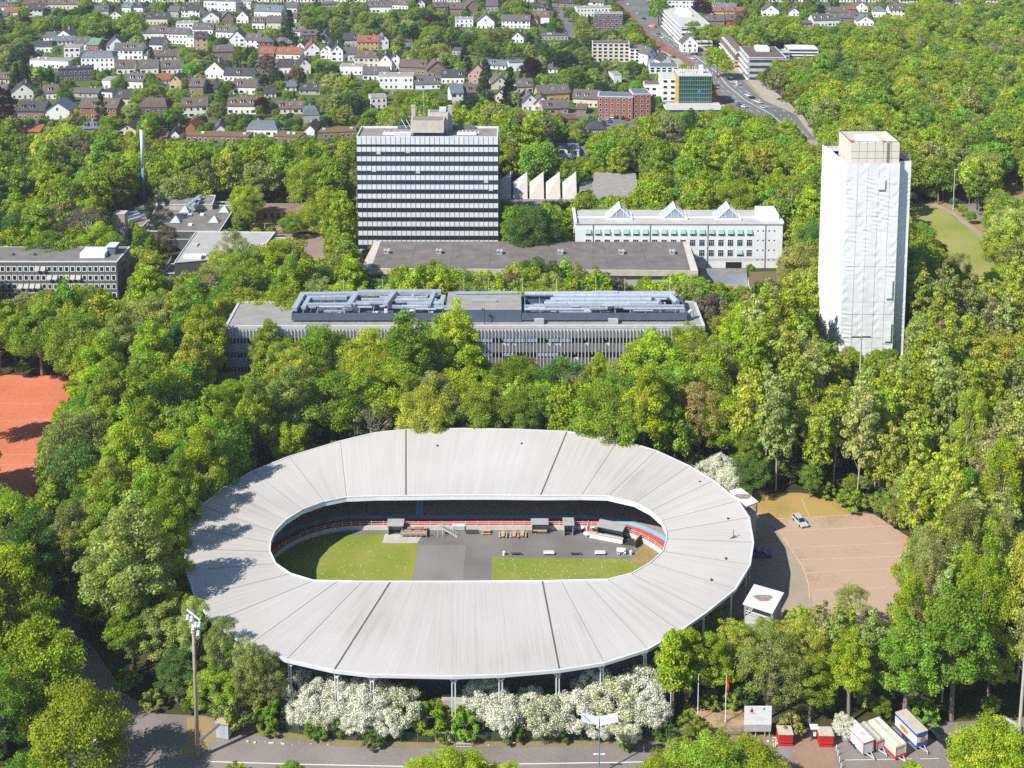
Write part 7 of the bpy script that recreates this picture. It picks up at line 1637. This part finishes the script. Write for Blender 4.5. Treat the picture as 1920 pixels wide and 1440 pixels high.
# fill: jittered grid over everything the camera looks at
y = 178.0
while y < 1240:
    step = 7.2 if y < 420 else 8.6 if y < 640 else 9.6; half = y * .48 + 40
    x = -half + rt_.uniform(0, step)
    while x < half:
        xx, yy = x + rt_.uniform(-.36, .36) * step, y + rt_.uniform(-.36, .36) * step
        bx, by = pix((xx, yy, 0)); x += step
        if by > 1500 or by < -75: continue
        kd, col, s0 = zone_kind(bx, by, yy)
        garden = (by < 262 and bx < 1230) or (by < 60 and bx < 1700)
        if garden and rt_.random() < .16: continue
        _, h, r, z0 = SPEC[kd][0:4]; ok = False
        zs = 1.25 if kd == 'poplar' else 1.1 if not garden else 1.0
        for f in (1.0, .84, .7, .56, .44, .34):
            s_ = s0 * f
            if crowded(xx, yy, r * s_, .46 if kd != 'poplar' else .40): continue
            b_ = blocked(xx, yy, h * s_ * zs, r * s_, z0 * s_)
            if b_ == 'foot': break
            if b_ is None: ok = True; break
        if not ok: continue
        if s_ < .34 and kd != 'conifer': kd, s_ = 'shrub', s_ * r / SPEC['shrub'][2]
        add(xx, yy, kd, s_, col, 0, zs)
    y += step * .87
# hedge of shrubs where only low growth keeps the view open
y = 190.0
while y < 640:
    step = 4.2 if y < 330 else 5.2; half = y * .42 + 10; x = -half
    while x < half:
        xx, yy = x + rt_.uniform(-.4, .4) * step, y + rt_.uniform(-.4, .4) * step; x += step
        if rt_.random() < .12: continue
        s_ = rt_.uniform(.55, 1.0)
        if crowded(xx, yy, 2.8 * s_, .42) : continue
        if blocked(xx, yy, 4.5 * s_, 2.8 * s_, .2): continue
        add(xx, yy, 'shrub', s_, rt_.choice(['mid', 'fresh', 'olive', 'dark', 'bright']), -1)
    y += step * .9
def app(t): return SPEC[t[2]][2] * t[3] * pxm((t[0], t[1], 5)) * (1 if -60 < pix((t[0], t[1], 6))[0] < 1980 else .01)
order = sorted(TREES, key=lambda t: (-(t[5] > 0 and app(t) > 15 and t[1] < 640), -app(t)))
isshrub = lambda t: t[2] in ('shrub', 'hawthorn')
NT_, NS_ = [t for t in order if not isshrub(t)], [t for t in order if isshrub(t)]
near = NT_[:285] + NS_[:120]; rest = NT_[285:] + NS_[120:]
print('TREES', len(TREES), 'trees', len(NT_), 'shrubs', len(NS_), 'near depth', max(t[1] for t in near))
def where(px_, py_, y):
    if py_ > 1395: return 'at the bottom edge before the road'
    if y < at(0, 1240).y and 440 < px_ < 1270: return 'in the planted strip along the fence'
    if px_ < 420 and py_ > 1180: return 'in the lower left by the lane'
    if px_ < 420 and py_ > 900: return 'left of the velodrome'
    if px_ > 1270 and py_ > 1150: return 'in the wood below the gravel lot'
    if px_ > 1560 and py_ > 900: return 'in the wood right of the gravel lot'
    if px_ > 1270 and py_ > 840: return 'just above the gravel lot'
    if px_ > 1370 and py_ > 690: return 'in the wood below the shrouded tower'
    if px_ > 1370: return 'around the shrouded tower and meadow'
    if px_ < 420 and py_ > 690: return 'beside the clay court'
    if py_ > 690: return 'between velodrome and louvred building'
    if px_ < 420: return 'by the clinker office block'
    if py_ > 520: return 'between louvred building and low hall'
    return 'around the office slab'
items = []
GRP = {'shrub': 'green shrubs', 'hawthorn': 'white-flowering shrubs'}
for (x, y, kd, s_, col, pr, zs) in near:
    cm, tme, h, r, z0 = TEMPL[kd][rt_.randrange(len(TEMPL[kd]))]
    nm = 'shrub' if kd in ('shrub', 'hawthorn') else 'conifer' if kd in ('conifer', 'pine') else 'tree'
    t_ = thing(nm, None, nm, (x, y, 0), rt_.uniform(0, 6.28)); q_ = rt_.uniform(.88, 1.12); t_.scale = (s_ * q_, s_ / q_, s_ * zs * rt_.uniform(.94, 1.06)); t_.rotation_euler.x = rt_.uniform(-.05, .05); t_.rotation_euler.y = rt_.uniform(-.05, .05)
    put('trunk', tme, t_); c_ = put('crown', cm, t_); b = rt_.uniform(.85, 1.15); j = [rt_.uniform(.93, 1.07) for _ in range(3)]
    c_.color = tuple(min(1, COL[col][i] * b * j[i]) for i in range(3)) + (1,)
    bx, by = pix((x, y, 0)); cx, cy = pix((x, y, h * s_ * .55)); w_ = where(bx, by, y)
    sz = {'round': 'large ' if s_ > .85 else 'small ', 'tall': ''}.get(kd, '')
    desc = 'white-flowering shrub' if kd == 'hawthorn' else '%s%s %s' % (sz, CNAME[col], KNAME[kd])
    items.append((t_, cx, '%s %s' % (desc, w_))); t_['group'] = GRP.get(kd, 'trees') + ' ' + w_
order_labels(items)
# everything farther back: one mass of trees
pts = rest; me = bpy.data.meshes.new('woodland'); me.vertices.add(len(pts)); 
me.vertices.foreach_set('co', np.array([(t[0], t[1], 0) for t in pts], dtype=np.float32).ravel())
idx = []; scl = []; rot = []; tint = []
for (x, y, kd, s_, col, pr, zs) in pts:
    if kd in ('shrub', 'hawthorn'): o_ = [0, 1, 2]; s_ = s_ * .42; c3 = COL[col]
    elif kd == 'round': o_ = [0, 1, 2]; c3 = COL[col]
    elif kd == 'tall': o_ = [3, 4]; c3 = COL[col]
    elif kd in ('conifer', 'pine'): o_ = [5]; c3 = COL[col]
    elif kd == 'poplar': o_ = [6]; c3 = COL[col]
    else: o_ = [7]; c3 = COL[col]
    idx.append(rt_.choice(o_)); scl.append((s_, s_, s_ * zs * rt_.uniform(.92, 1.08))); rot.append((rt_.uniform(-.05, .05), rt_.uniform(-.05, .05), rt_.uniform(0, 6.28))); b = rt_.uniform(.82, 1.18)
    tint.append([c3[i] * b * rt_.uniform(.93, 1.07) for i in range(3)])
def attr(nm, ty, fld, data):
    a = me.attributes.new(nm, ty, 'POINT'); a.data.foreach_set(fld, np.array(data, dtype=np.int32 if ty == 'INT' else np.float32).ravel())
attr('idx', 'INT', 'value', idx); attr('scl', 'FLOAT_VECTOR', 'vector', scl); attr('rot', 'FLOAT_VECTOR', 'vector', rot); attr('tint', 'FLOAT_VECTOR', 'vector', tint)
wd = put('woodland', me); tag(wd, 'distant mass of spring-green forest and garden trees behind the buildings', 'woodland', kind='stuff')
ng = bpy.data.node_groups.new('scatter_trees', 'GeometryNodeTree'); ng.interface.new_socket('Geometry', in_out='INPUT', socket_type='NodeSocketGeometry'); ng.interface.new_socket('Geometry', in_out='OUTPUT', socket_type='NodeSocketGeometry')
N = ng.nodes; gi = N.new('NodeGroupInput'); go_ = N.new('NodeGroupOutput'); ip = N.new('GeometryNodeInstanceOnPoints'); ci = N.new('GeometryNodeCollectionInfo')
ci.inputs['Collection'].default_value = tcol; ci.inputs['Separate Children'].default_value = True; ci.inputs['Reset Children'].default_value = True
def na(nm, ty): n = N.new('GeometryNodeInputNamedAttribute'); n.data_type = ty; n.inputs['Name'].default_value = nm; return n.outputs['Attribute']
ng.links.new(gi.outputs[0], ip.inputs['Points']); ng.links.new(ci.outputs[0], ip.inputs['Instance']); ip.inputs['Pick Instance'].default_value = True
ng.links.new(na('idx', 'INT'), ip.inputs['Instance Index']); ng.links.new(na('rot', 'FLOAT_VECTOR'), ip.inputs['Rotation']); ng.links.new(na('scl', 'FLOAT_VECTOR'), ip.inputs['Scale']); ng.links.new(ip.outputs[0], go_.inputs[0])
md = wd.modifiers.new('scatter', 'NODES'); md.node_group = ng
# ================================================================= air
hz = MB().box(-2000, 2000, -400, 2400, -1.5, 190).build('haze', None); hz.data.materials.clear()
hm = bpy.data.materials.new('haze_air'); hm.use_nodes = True; t = hm.node_tree
for n in list(t.nodes): t.nodes.remove(n)
o_ = t.nodes.new("ShaderNodeOutputMaterial"); v_ = t.nodes.new("ShaderNodeVolumePrincipled"); v_.inputs["Density"].default_value = 0.00010; v_.inputs["Color"].default_value = (0.80, 0.88, 1.0, 1); v_.inputs["Anisotropy"].default_value = 0.2
t.links.new(v_.outputs[0], o_.inputs["Volume"]); hz.data.materials.append(hm); tag(hz, 'thin pale haze over the far town', 'haze', kind='stuff')
sc.cycles.volume_bounces = 0
